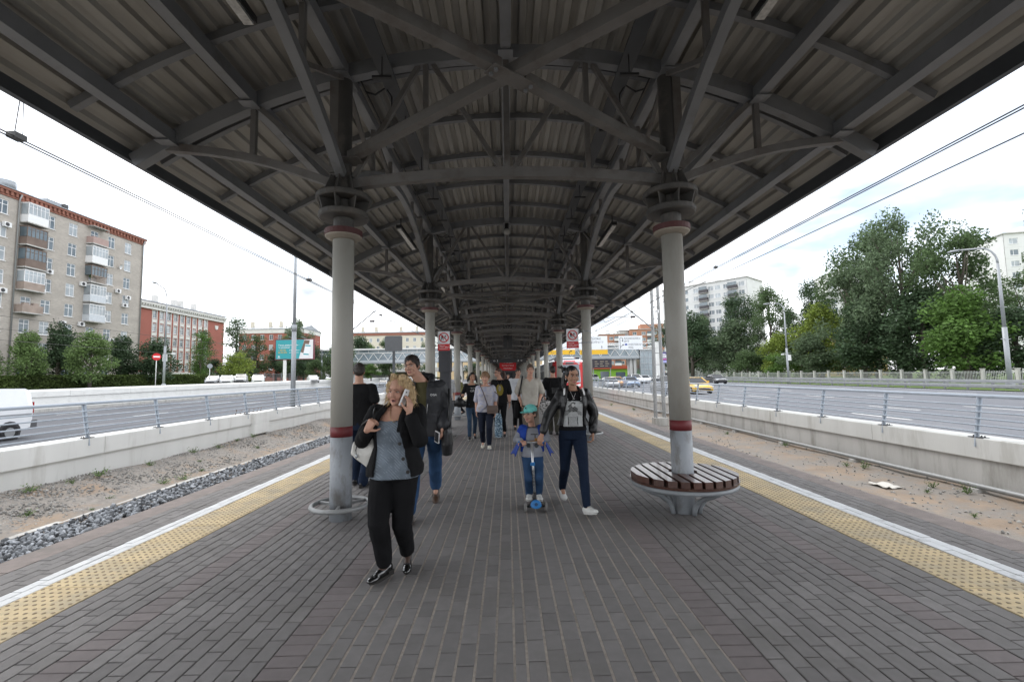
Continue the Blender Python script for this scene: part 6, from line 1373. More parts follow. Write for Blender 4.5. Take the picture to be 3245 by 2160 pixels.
class Fig:
    """a figure: the skin is one continuous mesh; clothing, hair and shoes are its parts. Local frame: front is -y, the person's left is +x"""
    def __init__(s, label, loc, rz=0, H=1.7, sex='m', pelvis=(0, 0), neck=(0, -.01), gx=1.0, gy=1.0, lean_y=0, head=(0, -.03), yaw=0, pitch=0, roll=0, hs=1.0, skin=SK, vox=.009, full=0.0, group='people walking along the platform', zp=None, zs=None, zh=None):
        s.t = thing('person', label, 'person', (loc[0], loc[1], 0), rz, group); s.H = H; s.sex = sex; s.k = H / 1.7; s.skin = skin; s.vox = vox; s.full = full
        s.zp = zp or H * .475; s.zs = zs or H * .835; s.pel = V((pelvis[0], pelvis[1], s.zp)); s.nk = V((neck[0], neck[1], s.zs)); s.gx = gx * s.k; s.gy = gy * s.k
        s.hc = V((neck[0] + head[0], neck[1] + head[1], zh or H * .932)); s.hm = Matrix.Translation(s.hc) @ Matrix.Rotation(yaw, 4, 'Z') @ Matrix.Rotation(pitch, 4, 'X') @ Matrix.Rotation(roll, 4, 'Y') @ Matrix.Scale(hs * (.96 + .04 * s.k) if H > 1.4 else hs, 4)
        sw = (.172 if sex == 'm' else .150) * s.k * (gx * .5 + .5)
        zsh = s.zs - .070 * s.k
        s.sh = {'R': V((neck[0] - sw, neck[1] + .015, zsh)), 'L': V((neck[0] + sw, neck[1] + .015, zsh))}
        s.hip = {'R': s.pel + V((-.085 * s.gx, 0, .02)), 'L': s.pel + V((.085 * s.gx, 0, .02))}
        s.arm = {}; s.leg = {}; s.handspec = {}
    def ctr(s, t): return s.pel.lerp(s.nk, t) if t >= 0 else s.pel + V((0, 0, t * (s.zs - s.zp)))
    def torso(s, t0, t1, off, wid=1.0):
        T = TORSO[s.sex]; out = []
        ts = sorted({t0, t1} | {r[0] for r in T if t0 < r[0] < t1} | {t0 + (t1 - t0) * i / 10 for i in range(11)})
        for t in ts:
            for a, b in zip(T[:-1], T[1:]):
                if a[0] <= t <= b[0] + 1e-9: f = (t - a[0]) / (b[0] - a[0]); rx, ry, yo = [a[i] + (b[i] - a[i]) * f for i in (1, 2, 3)]; break
            else: rx, ry, yo = T[0][1:]
            c = s.ctr(t); out.append((c.x, c.y + yo * s.k, c.z, rx * s.gx * wid + off, ry * s.gy * wid + off))
        return out
    def set_arm(s, sd, elb, wr, hdir=(0, -.1, -1), palm=None, curl=.45, thumb=None):
        sgn = -1 if sd == 'R' else 1; s.arm[sd] = (s.sh[sd], V(elb), V(wr)); s.handspec[sd] = (hdir, palm or (-sgn, 0, 0), curl, thumb)
    def hang_arm(s, sd, swing=0.0, out=.05, bend=.12, curl=.45):
        sgn = -1 if sd == 'R' else 1; a = s.sh[sd]; e = a + V((sgn * out, .02 + swing * .5 + .02, -.285 * s.k)); w = e + V((-sgn * .0, swing * .6 - bend, -.235 * s.k)); s.set_arm(sd, e, w, (0, (w - e).y * .8, -1), None, curl)
    def set_leg(s, sd, ank, yaw=0.0, pitch=0.0, knee=None, pole=(0, -1, 0)):
        ank = V(ank); s.leg[sd] = (s.hip[sd], V(knee) if knee else ik(s.hip[sd], ank, .245 * s.H * 1.02, .245 * s.H, pole), ank, yaw, pitch)
    def body(s, mouth=False, sock=None, ext=None):
        q = xform(head_geo(s.sex, s.full), s.hm); k = s.k; r = .054 * k if s.sex == 'm' else .047 * k
        jaw = s.hm @ V((0, .005, -.05)); capsule(q, s.nk + V((0, .008, -.03)), jaw, r * 1.12, r, 14)
        capsule(q, s.nk + V((-.07 * k, .01, -.035 * k)), s.nk + V((.07 * k, .01, -.035 * k)), .04 * k, .04 * k)
        rings(q, s.torso(-.05, .98, -.006))
        for sd, (a, e, w) in s.arm.items():
            chain(q, [a, a.lerp(e, .5), e, e.lerp(w, .35), w], [.050 * k, .043 * k, .037 * k, .039 * k, .026 * k])
            hd, pm, cu, th = s.handspec[sd]; hand(q, w, hd, pm, -1 if sd == 'R' else 1, cu, .97 * k if s.H > 1.4 else .78 * s.H / 1.2 * 1.0, th)
        for sd, (h, kn, an, yw, pt) in s.leg.items(): chain(q, [h, kn, an], [.066 * k, .042 * k, .030 * k]); capsule(q, an, an + V((math.sin(yw) * .08, -math.cos(yw) * .08, -.045)) * 1.0, .03 * k, .025 * k)
        if ext: ext(q)
        inv = s.hm.inverted(); o = remesh(q, 'body', [s.skin, LIP, MOUTH, sock or s.skin], s.vox, s.t, 3, paint=lip_paint(inv, mouth) if not sock else (lambda f_: (lambda c, n: 3 if c[2] < .25 else f_(c, n)))(lip_paint(inv, mouth)), push=sockets(inv, mouth)); return o
    def face(s, brow, lash=True, thick=1.0, frown=0.0, closed=.0):
        for sg in (-1, 1):
            e = xform(MB().sphere((sg * .031, -.0715, .0005), (.0135, .0085, .0068 * (1 - closed)), 10, 7), s.hm); e.build('eye', EYEW, s.t)
            xform(MB().sphere((sg * .0305, -.0785, .0005), (.0052, .003, .0052 * (1 - closed * .8)), 8, 6), s.hm).build('iris', IRIS, s.t)
            b = MB(); capsule(b, (sg * .012, -.0945, .0205 - frown), (sg * .030, -.0885, .0255), .0036 * thick, .0036 * thick, 6); capsule(b, (sg * .030, -.0885, .0255), (sg * .047, -.073, .0215), .0034 * thick, .002, 6); xform(b, s.hm).build('eyebrow', brow, s.t)
            if lash: l_ = MB(); capsule(l_, (sg * .018, -.0815, .0055), (sg * .031, -.0822, .0085), .0018, .0022, 6); capsule(l_, (sg * .031, -.0822, .0085), (sg * .045, -.0715, .0045), .0022, .0018, 6); xform(l_, s.hm).build('eyelid', brow, s.t)
    def hair(s, mat, fn, vox=None, wr=.004, wf=45, name='hair', smooth=2, strand=.04, count=None, loose=1.0):
        q = MB(); fn(q); xform(q, s.hm); o = remesh(q, name, mat, vox or max(.005, s.vox * .8), s.t, smooth, wr, wf, None, (1, 1, .35))
        me = o.data; n = len(me.vertices); st = MB(); ln = strand * s.k
        for _ in range(count or (700 if s.vox < .008 else 260)):
            v = me.vertices[random.randrange(n)]; nn = v.normal; p = v.co.copy(); d = V((nn.x * .5, nn.y * .5, -.9)); d = (d - nn * d.dot(nn) * .8 + V((random.gauss(0, .25), random.gauss(0, .25), random.gauss(0, .2)))).normalized()
            wd = V((random.gauss(0, 1), random.gauss(0, 1), random.gauss(0, 1))).cross(d).normalized() * .0013; k0 = len(st.v); cu = V((random.gauss(0, .3), random.gauss(0, .3), random.gauss(0, .3)))
            for i in range(4): t_ = i / 3; c = p + d * ln * t_ + nn * (.002 + .012 * t_ * random.random() * loose) + cu * ln * t_ * t_ * .4; w2_ = wd * (1 - t_ * .8); st.v += [tuple(c - w2_), tuple(c + w2_)]
            for i in range(3): a = k0 + 2 * i; st.f.append((a, a + 1, a + 3, a + 2)); st.mi.append(0); st.sm.append(True)
        tag(st.build('hair_strands', mat, s.t, fix=False), kind='stuff'); return o
    def top(s, mat, t0=0, t1=.985, off=.010, sleeve=.5, sr=.064, sr2=None, name='shirt', wr=.006, paint=None, mats=None, wid=1.0, vox=None, flare=0.0):
        q = MB(); rs = s.torso(t0, t1, off, wid)
        if flare: n = len(rs); rs = [(x, y, z, rx + flare * max(0, 1 - i / (n * .5)), ry + flare * max(0, 1 - i / (n * .5))) for i, (x, y, z, rx, ry) in enumerate(rs)]
        rings(q, rs); s.sleeves(q, sleeve, sr, sr2); return remesh(q, name, mats or mat, vox or s.vox * 1.15, s.t, 4, wr, 9, paint)
    def sleeves(s, q, f, r, r2=None):
        k = s.k
        for sd, (a, e, w) in s.arm.items():
            r2_ = r2 or r * .95; ctr = V((s.nk.x, s.nk.y + .01, a.z + .005)); capsule(q, ctr.lerp(a, .45), a, .055 * k, r * k)
            if f <= .5: capsule(q, a, a.lerp(e, f * 2), r * k, r2_ * k)
            else:
                capsule(q, a, e, r * k, (r * .55 + r2_ * .45) * k); g = (f - .5) * 2; p = e.lerp(w, g); chain(q, [e, e.lerp(w, g * .5), p], [(r * .55 + r2_ * .45) * k, (r * .3 + r2_ * .7) * k, r2_ * k])
    def trousers(s, mat, th=.088, kn=.062, hem=.055, t1=.30, off=.012, name='trousers', hemup=.02, wr=.006, wf=8, vox=None, paint=None, mats=None, wid=1.0):
        q = MB(); rings(q, s.torso(-.06, t1, off, wid)); k = s.k
        for sd, (h, n_, a, yw, pt) in s.leg.items():
            b = a + (n_ - a).normalized() * hemup; chain(q, [h + V((0, .012, -.03)), h.lerp(n_, .5), n_, n_.lerp(b, .5) + V((0, .012, 0)), b], [th * k * 1.02, (th * .62 + kn * .38) * k, kn * k, (kn * .5 + hem * .5 + .004) * k, hem * k], 14)
        return remesh(q, name, mats or mat, vox or s.vox * 1.15, s.t, 4, wr, wf, paint)
    def shoes(s, mat, sole, L_=.26, W=.092, h=.075, heel=0.0, open_=False, laces=None):
        k = s.k if s.H > 1.4 else s.H / 1.45
        for sd, (hp, kn, a, yw, pt) in s.leg.items():
            mtx = Matrix.Translation(a) @ Matrix.Rotation(yw, 4, 'Z') @ Matrix.Rotation(pt, 4, 'X'); az_ = -.078 * k - heel * .5
            up = MB(); up.sphere((0, .035 * k, az_ + .042 * k + heel), (W * .40 * k, .052 * k, .046 * k), 14, 9); up.sphere((0, -.045 * k, az_ + .036 * k + heel * .5), (W * .43 * k, .075 * k, .038 * k), 14, 9); up.sphere((0, -.128 * k, az_ + .027 * k), (W * .47 * k, .068 * k, .027 * k), 14, 9)
            if not open_: capsule(up, (0, .012 * k, az_ + .05 * k), (0, .004, az_ + .098 * k), .041 * k, .040 * k, 12)
            remesh(xform(up, mtx), 'shoe', mat, .0065 if s.vox < .008 else .009, s.t, 3)
            so = MB(); pl = [(W * .5 * k * math.cos(b) * (1.0 if math.sin(b) < 0 else .82), -.045 * k + L_ * .5 * k * math.sin(b) * 1.0) for b in np.linspace(0, 6.283, 19)[:-1]]
            so.prism(pl, az_ - .002, az_ + .022 * k, 'z')
            if heel: so.b2((-.026, .02, az_), (.026, .075, az_ + .022 + heel))
            xform(so, mtx).build('sole', sole, s.t)
            if laces:
                lq = MB()
                for i in range(5): y = (-.03 - .018 * i) * k; z = az_ + (.088 - .0075 * i) * k; capsule(lq, (-.022 * k, y, z - .004), (.022 * k, y + .006, z), .0032, .0032, 6)
                xform(lq, mtx).build('laces', laces, s.t)
    def open_jacket(s, mat, t0, t1, off, thick, edges, sleeve, sr, sr2, name='jacket', wr=.008, wid=1.0, collar=None, vox=None, mats=None, paint=None, flare=0.0):
        """open fronted jacket: C-shaped rings between two front edges given as (t, x left, x right), plus sleeves"""
        rs = s.torso(t0, t1, off, wid); n = 34; vs = []; q = MB(); m_ = len(rs)
        for i, (cx, cy, cz, rx, ry) in enumerate(rs):
            t = t0 + (t1 - t0) * i / (m_ - 1); fl = flare * max(0, 1 - t / .45); rx += fl; ry += fl
            for a, b in zip(edges[:-1], edges[1:]):
                if a[0] <= t <= b[0] + 1e-6: f = (t - a[0]) / (b[0] - a[0]); xl, xr = a[1] + (b[1] - a[1]) * f, a[2] + (b[2] - a[2]) * f; break
            else: xl, xr = (edges[0] if t < edges[0][0] else edges[-1])[1:]
            al = -math.pi / 2 + math.asin(max(-.98, min(.98, xl / rx))); ar = -math.pi / 2 + math.asin(max(-.98, min(.98, xr / rx)))
            for rr in (0, thick):
                for j in range(n):
                    a = ar + (al + 2 * math.pi - ar) * j / (n - 1); c, s_ = math.cos(a), math.sin(a); pw = 2 / 2.3
                    vs.append((cx + (rx - rr) * math.copysign(abs(c) ** pw, c), cy + (ry - rr) * math.copysign(abs(s_) ** pw, s_), cz))
        K = 2 * n; fs = []
        for i in range(m_ - 1):
            o, p = i * K, (i + 1) * K
            for j in range(n - 1): fs += [(o + j, o + j + 1, p + j + 1, p + j), (o + n + j, p + n + j, p + n + j + 1, o + n + j + 1)]
            fs += [(o, p, p + n, o + n), (o + n - 1, o + K - 1, p + K - 1, p + n - 1)]
        for o, fl in ((0, 0), ((m_ - 1) * K, 1)):
            for j in range(n - 1): fs.append((o + j, o + n + j, o + n + j + 1, o + j + 1) if not fl else (o + j, o + j + 1, o + n + j + 1, o + n + j))
        q.add(vs, fs); s.sleeves(q, sleeve, sr, sr2)
        if collar: collar(q)
        return remesh(q, name, mats or mat, vox or s.vox * 1.1, s.t, 3, wr, 8, paint)
BLACK = cloth('black cloth', (.012, .012, .013)); BLK2 = cloth('black jersey', (.010, .010, .011), .9); DENIM = cloth('blue denim', (.030, .065, .135), .85, var=.3, scale=5); NAVY = cloth('dark navy denim', (.010, .017, .035), .8, var=.2, scale=6); NAVY2 = cloth('navy trousers', (.012, .015, .026), .85)
LEATH = M('black leather', (.012, .012, .013), .40, var=.2, scale=12, bump=.15, bscale=40, spec=.4); PATENT = M('black patent leather', (.008, .008, .008), .12, var=0, spec=.7, coat=.6); WSHOE = M('white shoe', (.62, .62, .60), .6, var=.05); SOLEW = M('white sole', (.50, .50, .48), .7, var=.08); SOLEB = M('dark sole', (.02, .018, .016), .7, var=0); BSHOE = M('brown shoe', (.06, .035, .022), .4, var=.15); BKSH = M('black shoe', (.013, .013, .014), .4, var=0)
BLOND = M('blond hair', (.50, .36, .20), .5, var=.35, scale=60, stretch=(1, 1, .2), bump=.6, bscale=160, spec=.4); DKH = M('dark brown hair', (.022, .014, .010), .45, var=.3, scale=60, stretch=(1, 1, .2), bump=.6, bscale=160, spec=.45); BLKH = M('black hair', (.008, .007, .007), .35, var=.2, scale=60, stretch=(1, 1, .2), bump=.5, bscale=160, spec=.5); REDH = M('auburn hair', (.055, .022, .014), .45, var=.3, scale=60, stretch=(1, 1, .2), bump=.6, bscale=160, spec=.45); LBRH = M('light brown hair', (.20, .115, .06), .5, var=.3, scale=60, stretch=(1, 1, .2), bump=.6, bscale=160); BRH = M('brown hair', (.07, .042, .026), .5, var=.3, scale=60, bump=.6, bscale=160)
PHW = M('phone white', (.62, .62, .63), .3, var=0); PHB = M('phone dark', (.02, .02, .022), .15, var=0); GOLD = M('thin gold chain', (.5, .36, .16), .3, metal=.9, var=0)
def short_hair(q, top=.016, side=.008, low=-.02):
    q.sphere((0, .020, .046), (.074 + side, .090 + side, .078 + top), 18, 12); q.sphere((0, .055, .0), (.066 + side, .058 + side * 1.2, .070), 16, 10)
    for s_ in (-1, 1): q.sphere((s_ * (.062 + side * .6), .012, .022), (.016 + side * .4, .040, .044 - low * .2), 10, 8)
# ---------------------------------------------------------------- woman on the phone
bx, by = -.93, 3.74; W = lambda x, y, z: (x - bx, y - by, z)
f = Fig('woman with blond hair talking on a phone, black jacket open over a grey blue top', (bx, by), 0, 1.58, 'f', (0, .02), (.035, .0), 1.12, 1.18, head=(.018, -.05), yaw=R(-17), pitch=R(4), roll=R(3), hs=.99, vox=.0055, full=.006, zp=.79, zs=1.335, zh=1.455)
f.sh['R'] = V(W(-1.085, 3.77, 1.285)); f.sh['L'] = V(W(-.735, 3.76, 1.285))
f.set_arm('R', W(-1.185, 3.75, 1.06), W(-1.095, 3.575, 1.16), (.55, -.1, .85), (.5, .85, .1), 1.0)
f.set_arm('L', W(-.690, 3.60, 1.085), W(-.765, 3.555, 1.285), (.02, .28, 1), (-.9, .35, 0), .28, (.7, .6, .4))
f.set_leg('R', W(-.985, 3.70, .10), R(-30), 0); f.set_leg('L', W(-.850, 3.90, .115), R(8), R(10))
f.body(True, M('sheer dark stocking', (.07, .042, .032), .5, var=.1)); f.face(M('brown brow', (.16, .095, .06), .6), frown=.001, thick=.8, closed=.35)
def h(q):
    q.sphere((0, .030, .050), (.088, .095, .082), 18, 12); q.sphere((0, .06, -.01), (.088, .062, .085), 16, 10)
    for s_, x, y, z, r in ((1, .082, .0, .045, .034), (1, .100, .012, .0, .038), (1, .108, .02, -.045, .034), (1, .098, .03, -.085, .032), (1, .085, .045, -.11, .026), (-1, -.080, -.005, .045, .028), (-1, -.090, .004, .008, .026), (-1, -.086, .015, -.03, .024), (-1, -.088, .02, -.065, .022), (1, .045, -.02, .112, .030), (-1, -.035, -.02, .112, .028), (1, .118, .03, -.02, .024), (1, .12, .015, .03, .020), (-1, -.10, .02, .0, .016)): q.sphere((x, y, z), (r, r * 1.1, r * 1.15), 10, 8)
    for a in range(16):
        x = random.choice((-1, 1)) * random.uniform(.07, .12); y = random.uniform(-.03, .06); z = random.uniform(-.1, .08); capsule(q, (x * .8, y, z + .03), (x * 1.12, y + random.uniform(-.02, .02), z - .03), .009, .004, 6)
f.hair(BLOND, h, .005, .007, 38, strand=.045, count=1300, loose=1.0)
def shirtp(c, n): return 0
SH1 = M('grey blue top', (.135, .165, .20), .8, var=.25, scale=14, bump=.3, bscale=60)
nt = SH1.node_tree; wv = nt.nodes.new('ShaderNodeTexWave'); wv.wave_type = 'BANDS'; wv.bands_direction = 'DIAGONAL'; wv.inputs['Scale'].default_value = 24; wv.inputs['Distortion'].default_value = 1.2; wv.inputs['Detail'].default_value = 1
g_ = nt.nodes.new('ShaderNodeNewGeometry'); nz_ = nt.nodes.new('ShaderNodeTexNoise'); nz_.inputs['Scale'].default_value = 22
mr_ = nt.nodes.new('ShaderNodeMapRange'); mr_.inputs['From Min'].default_value = .93; mr_.inputs['From Max'].default_value = .995
mr2 = nt.nodes.new('ShaderNodeMapRange'); mr2.inputs['From Min'].default_value = .46; mr2.inputs['From Max'].default_value = .54; ml = nt.nodes.new('ShaderNodeMath'); ml.operation = 'MULTIPLY'
mi_ = nt.nodes.new('ShaderNodeMix'); mi_.data_type = 'RGBA'; b_ = nt.nodes['Principled BSDF']; old = b_.inputs['Base Color'].links[0].from_socket
for a, b in ((g_.outputs['Position'], wv.inputs['Vector']), (g_.outputs['Position'], nz_.inputs['Vector']), (wv.outputs['Fac'], mr_.inputs['Value']), (nz_.outputs[0], mr2.inputs['Value']), (mr_.outputs[0], ml.inputs[0]), (mr2.outputs[0], ml.inputs[1]), (ml.outputs[0], mi_.inputs['Factor']), (old, mi_.inputs[6])): nt.links.new(a, b)
mi_.inputs[7].default_value = (.30, .34, .385, 1); nt.links.new(mi_.outputs[2], b_.inputs['Base Color'])
f.top(SH1, -.03, .80, .018, 0.0, .05, name='shirt', wr=.006, vox=.008, flare=.012)
ed = [(-.03, -.125, .175), (.2, -.125, .12), (.55, -.135, .06), (.8, -.12, .06), (.92, -.075, .075), (1.0, -.05, .07)]
f.open_jacket(BLACK, .0, .99, .030, .020, ed, .90, .074, .056, wr=.011, flare=.02, collar=lambda q: (chain(q, [V((-.055, -.035, 1.335)), V((-.10, -.10, 1.26)), V((-.135, -.135, 1.16))], [.016, .024, .014]), chain(q, [V((.115, .0, 1.335)), V((.10, -.10, 1.26)), V((.07, -.145, 1.15))], [.018, .03, .014]), chain(q, [V((-.055, -.03, 1.335)), V((-.02, .085, 1.365)), V((.09, .085, 1.365)), V((.115, .0, 1.335))], [.016, .02, .02, .016])))
for z, x in ((1.055, .088), (.94, .115), (.84, .15)): MB().lathe([(.013, -.004), (.015, 0), (.012, .005)], (0, 0, 0), 10).build('button', M('dark button', (.025, .024, .024), .3), f.t, (x, -.165 * 1.0, z)).rotation_euler = (math.pi / 2, 0, 0)
f.trousers(BLK2, .118, .084, .066, .20, .004, hemup=.055, wr=.008)
f.shoes(PATENT, SOLEB, .25, .086, .07, .018, True)
for sd in 'RL':
    a, yw = f.leg[sd][2], f.leg[sd][3]; b = MB(); capsule(b, (-.018, -.125, -.032), (.018, -.125, -.032), .006, .006, 6); b.sphere((0, -.128, -.03), .008, 8, 6); xform(b, Matrix.Translation(a) @ Matrix.Rotation(yw, 4, 'Z')).build('shoe_bow', BKSH, f.t)
nc = MB(); nc.tube([(-.045 + .035, -.045, 1.33), (.0, -.112, 1.25), (.035, -.135, 1.215), (.07, -.112, 1.25), (.085, -.045, 1.33)], .0022, 5); nc.build('necklace', GOLD, f.t)
t = thing('phone', 'white phone held to the ear of the blond woman', 'phone', W(0, 0, 0)[:0] + (-.812, 3.605, 1.405)); o_ = MB().b2((-.006, -.033, -.068), (.006, .033, .068)); o_.build('case', PHW, t); MB().b2((-.0075, -.030, -.060), (-.0062, .030, .060)).build('screen', PHB, t); MB().b2((.0062, -.02, .04), (.0075, -.008, .052)).build('lens', PHB, t); t.rotation_euler = (R(-12), R(18), R(-20))
bg = thing('handbag', 'white leather handbag under the arm of the blond woman', 'bag', (-1.17, 3.78, .86)); WL = M('white leather', (.60, .585, .55), .4, var=.06, bump=.2, bscale=60)
q = MB(); vs = []
for y in (-.055, .055):
    for x, z in ((-.105, .10), (-.085, .19), (-.03, .245), (.06, .235), (.10, .12), (.03, -.01), (-.06, .06)): vs.append((x, y * (1.0 if z < .2 else .35), z))
q.add(vs, [tuple(range(7)), tuple(reversed(range(7, 14)))] + [(i, i + 7, (i + 1) % 7 + 7, (i + 1) % 7) for i in range(7)]); remesh(q, 'bag_body', WL, .007, bg, 5, .003, 12)
MB().tube([(-.02, .0, .225), (-.01, -.05, .33), (.06, -.15, .37), (.12, -.19, .38), (.11, -.14, .44), (.09, -.02, .475)], .008, 8).build('strap', LEATH, bg); MB().tube([(-.05, -.035, .19), (-.055, -.065, .13), (-.05, -.065, .10)], .004, 6).build('charm_cord', BKSH, bg); MB().sphere((-.05, -.067, .085), (.012, .009, .02), 10, 8).build('charm', M('glass charm', (.4, .42, .43), .15, metal=.3), bg)
# ---------------------------------------------------------------- man in black hooded jacket behind her
bx, by = -.97, 5.42; W = lambda x, y, z: (x - bx, y - by, z)
f = Fig('man in a black hooded jacket and blue jeans close behind the blond woman', (bx, by), 0, 1.82, 'm', (0, .05), (-.03, -.02), 1.05, 1.1, head=(-.115, -.07), yaw=R(-14), pitch=R(2), roll=R(-6), hs=1.02, vox=.0065, zs=1.525, zp=.90, zh=1.70)
f.set_arm('L', W(-.715, 5.44, 1.20), W(-.752, 5.27, .985), (-.05, -.3, -1), (-1, .1, .1), .7); f.set_arm('R', W(-1.27, 5.45, 1.2), W(-1.24, 5.30, 1.0), (0, -.2, -1), (1, 0, 0), .5)
f.set_leg('L', W(-.945, 5.98, .165), R(6), R(38)); f.set_leg('R', W(-1.10, 5.10, .085), R(-5), R(-6))
f.body(); f.face(DKH, thick=1.3, frown=.003)
f.hair(DKH, lambda q: short_hair(q, .010, .006), .006, .004, 50, strand=.018, count=1200)
f.top(cloth('olive T-shirt', (.075, .068, .035)), .0, .985, .008, .3, .06, vox=.009)
JKT = cloth('charcoal shell jacket', (.020, .021, .025), .55, bump=.3, bscale=30, spec=.4)
f.open_jacket(JKT, -.02, .985, .035, .02, [(-.02, -.02, .02), (.45, -.03, .03), (.75, -.05, .055), (1.0, -.06, .07)], .92, .085, .062, wr=.013, flare=.015, wid=1.04, collar=lambda q: (chain(q, [V((.02, -.11, 1.40)), V((.075, -.04, 1.53)), V((.055, .09, 1.575)), V((-.06, .10, 1.575)), V((-.115, -.02, 1.54)), V((-.05, -.10, 1.42))], [.02, .035, .05, .05, .04, .02])))
zp_ = MB(); zp_.tube([(.035, -.165, 1.10), (.05, -.165, 1.25), (.07, -.14, 1.38), (.10, -.085, 1.50)], .005, 5); zp_.build('zip', M('silver zip', (.45, .45, .46), .35, metal=.6, var=0), f.t)
text_mesh('OGA', .035, m_whl, 'lettering', f.t, (.115, -.155, 1.365), (math.pi / 2, 0, R(18)))
f.trousers(DENIM, .098, .074, .066, .22, .008, hemup=.04, wr=.010); f.shoes(BSHOE, SOLEB, .29, .10, laces=SOLEB)
t = thing('phone', 'white phone in the lowered hand of the man in the hooded jacket', 'phone', (-.80, 5.17, .90)); MB().b2((-.006, -.033, -.068), (.006, .033, .068)).build('case', PHW, t); MB().b2((-.0075, -.03, -.06), (-.0062, .03, .06)).build('screen', PHB, t); t.rotation_euler = (R(20), R(-14), R(50))
bg = thing('shoulder_bag', 'black bag hanging at the side of the man in the hooded jacket', 'bag', (-.71, 5.36, .68)); q = MB(); rings(q, [(0, 0, 0, .055, .13), (0, .0, .12, .065, .16), (0, 0, .25, .05, .16), (0, 0, .30, .02, .14)]); remesh(q, 'bag_body', LEATH, .009, bg, 3, .006, 12); MB().tube([(.01, -.1, .29), (.03, -.05, .5), (.02, .0, .75)], .012, 6).tube([(.01, .1, .29), (.03, .06, .5), (.02, .0, .75)], .012, 6).build('strap', BKSH, bg)
# ---------------------------------------------------------------- man in black seen from behind, beside the near column
f = Fig('man in a black T-shirt seen from behind beside the nearest left column', (-2.22, 6.9), math.pi, 1.80, 'm', (0, 0), (0, .02), 1.08, 1.08, head=(.02, -.03), yaw=R(18), vox=.008)
f.hang_arm('R', -.03, .075, .10); f.hang_arm('L', .05, .06, .10); f.set_leg('R', (-.09, .10, .09), R(-12), R(0)); f.set_leg('L', (.10, -.12, .085), R(10)); f.body(); f.face(DKH, False)
f.hair(DKH, lambda q: short_hair(q, .012, .008), .007, .004, 50, strand=.018); f.top(BLACK, .04, .985, .014, .29, .072, .074, vox=.010); f.trousers(NAVY, .095, .074, .068, .26, .008, hemup=-.02, wr=.01); f.shoes(BKSH, SOLEB, .29, .10)
# ---------------------------------------------------------------- mother
bx, by = .765, 5.48; W = lambda x, y, z: (x - bx, y - by, z)
f = Fig('woman in a black leather jacket and dark jeans holding the hand of the boy', (bx, by), 0, 1.67, 'f', (-.005, .02), (.012, -.01), .93, .95, head=(-.012, -.045), yaw=R(14), pitch=R(3), roll=R(2), hs=.97, skin=SK2, vox=.0055, zp=.845, zs=1.385, zh=1.553)
f.sh['R'] = V(W(.645, 5.50, 1.345)); f.sh['L'] = V(W(.925, 5.47, 1.335))
f.set_arm('R', W(.475, 5.45, 1.10), W(.388, 5.375, .885), (-.35, -.25, -.85), (.35, .3, -.5), .55); f.set_arm('L', W(1.035, 5.56, 1.085), W(1.005, 5.50, .875), (-.1, -.15, -1), (-1, .1, 0), .6)
f.set_leg('R', W(.662, 5.86, .15), R(4), R(14)); f.set_leg('L', W(.862, 5.23, .092), R(24), R(-13))
f.body(); f.face(BLKH, thick=1.0, frown=.004)
def h(q):
    q.sphere((0, .022, .046), (.079, .094, .080), 18, 12); q.sphere((0, .06, .0), (.074, .060, .08), 16, 10)
    for s_ in (-1, 1): q.sphere((s_ * .070, .008, .028), (.014, .045, .05), 10, 8)
    chain(q, [V((-.03, .08, .05)), V((-.065, .095, .08)), V((-.09, .09, .075)), V((-.095, .085, .045))], [.03, .024, .016, .012])
    chain(q, [V((-.05, .08, 0)), V((-.07, .09, -.08)), V((-.075, .07, -.16)), V((-.07, .05, -.24))], [.046, .036, .026, .012]); chain(q, [V((-.075, .06, -.06)), V((-.10, .03, -.15)), V((-.085, .0, -.23))], [.02, .02, .01])
    for i in range(16): a = random.uniform(.3, 2.9); capsule(q, (-.07, .09, .075), (-.08 + .06 * math.cos(a) - .015, .09 + random.uniform(-.02, .03), .075 + .05 * math.sin(a)), .005, .003, 6)
f.hair(BLKH, h, .005, .004, 50, strand=.022, count=260, loose=.3)
P1_, P2_, P3_, P4_ = M('pale shirt print', (.40, .41, .41), .8, var=.12, scale=20), M('mid grey shirt print', (.20, .205, .205), .8, var=.3, scale=30), M('dark shirt print', (.05, .05, .05), .8, var=.5, scale=30), M('light shirt print', (.46, .46, .45), .8, var=.06)
def mp_(c, n):
    x, z = c[0] + .005, c[2]
    if n[1] > -.15 or not (-.118 < x < .112 and .965 < z < 1.262 - .02 * abs(x) * 5): return 0
    w_ = .012 * math.sin(z * 90)
    if ((x + .004) / .017) ** 2 + ((z - 1.212) / .022) ** 2 < 1: return 4
    if z > 1.135 and abs(x + .012 + w_) < .020 + (1.25 - z) * .42 and z < 1.25 - abs(x) * .5: return 3 if (x * 3 + z) % .021 < .013 else 2
    if abs(z - (1.165 - abs(x) * .62 + w_ * .4)) < .018 and abs(x) < .10: return 2
    if 1.098 < z < 1.104: return 2
    if z < 1.085 and abs(x + .004) < .046 + (z - 1.03) ** 2 * 4: return 2 if (z + .25 * x) % .011 < .006 else 1
    if z < 1.085 and abs(abs(x + .004) - .052) < .006: return 3
    return 1
f.top(BLK2, .13, .985, .010, .3, .056, vox=.006, wr=.004, paint=mp_, mats=[BLK2, P1_, P2_, P3_, P4_])
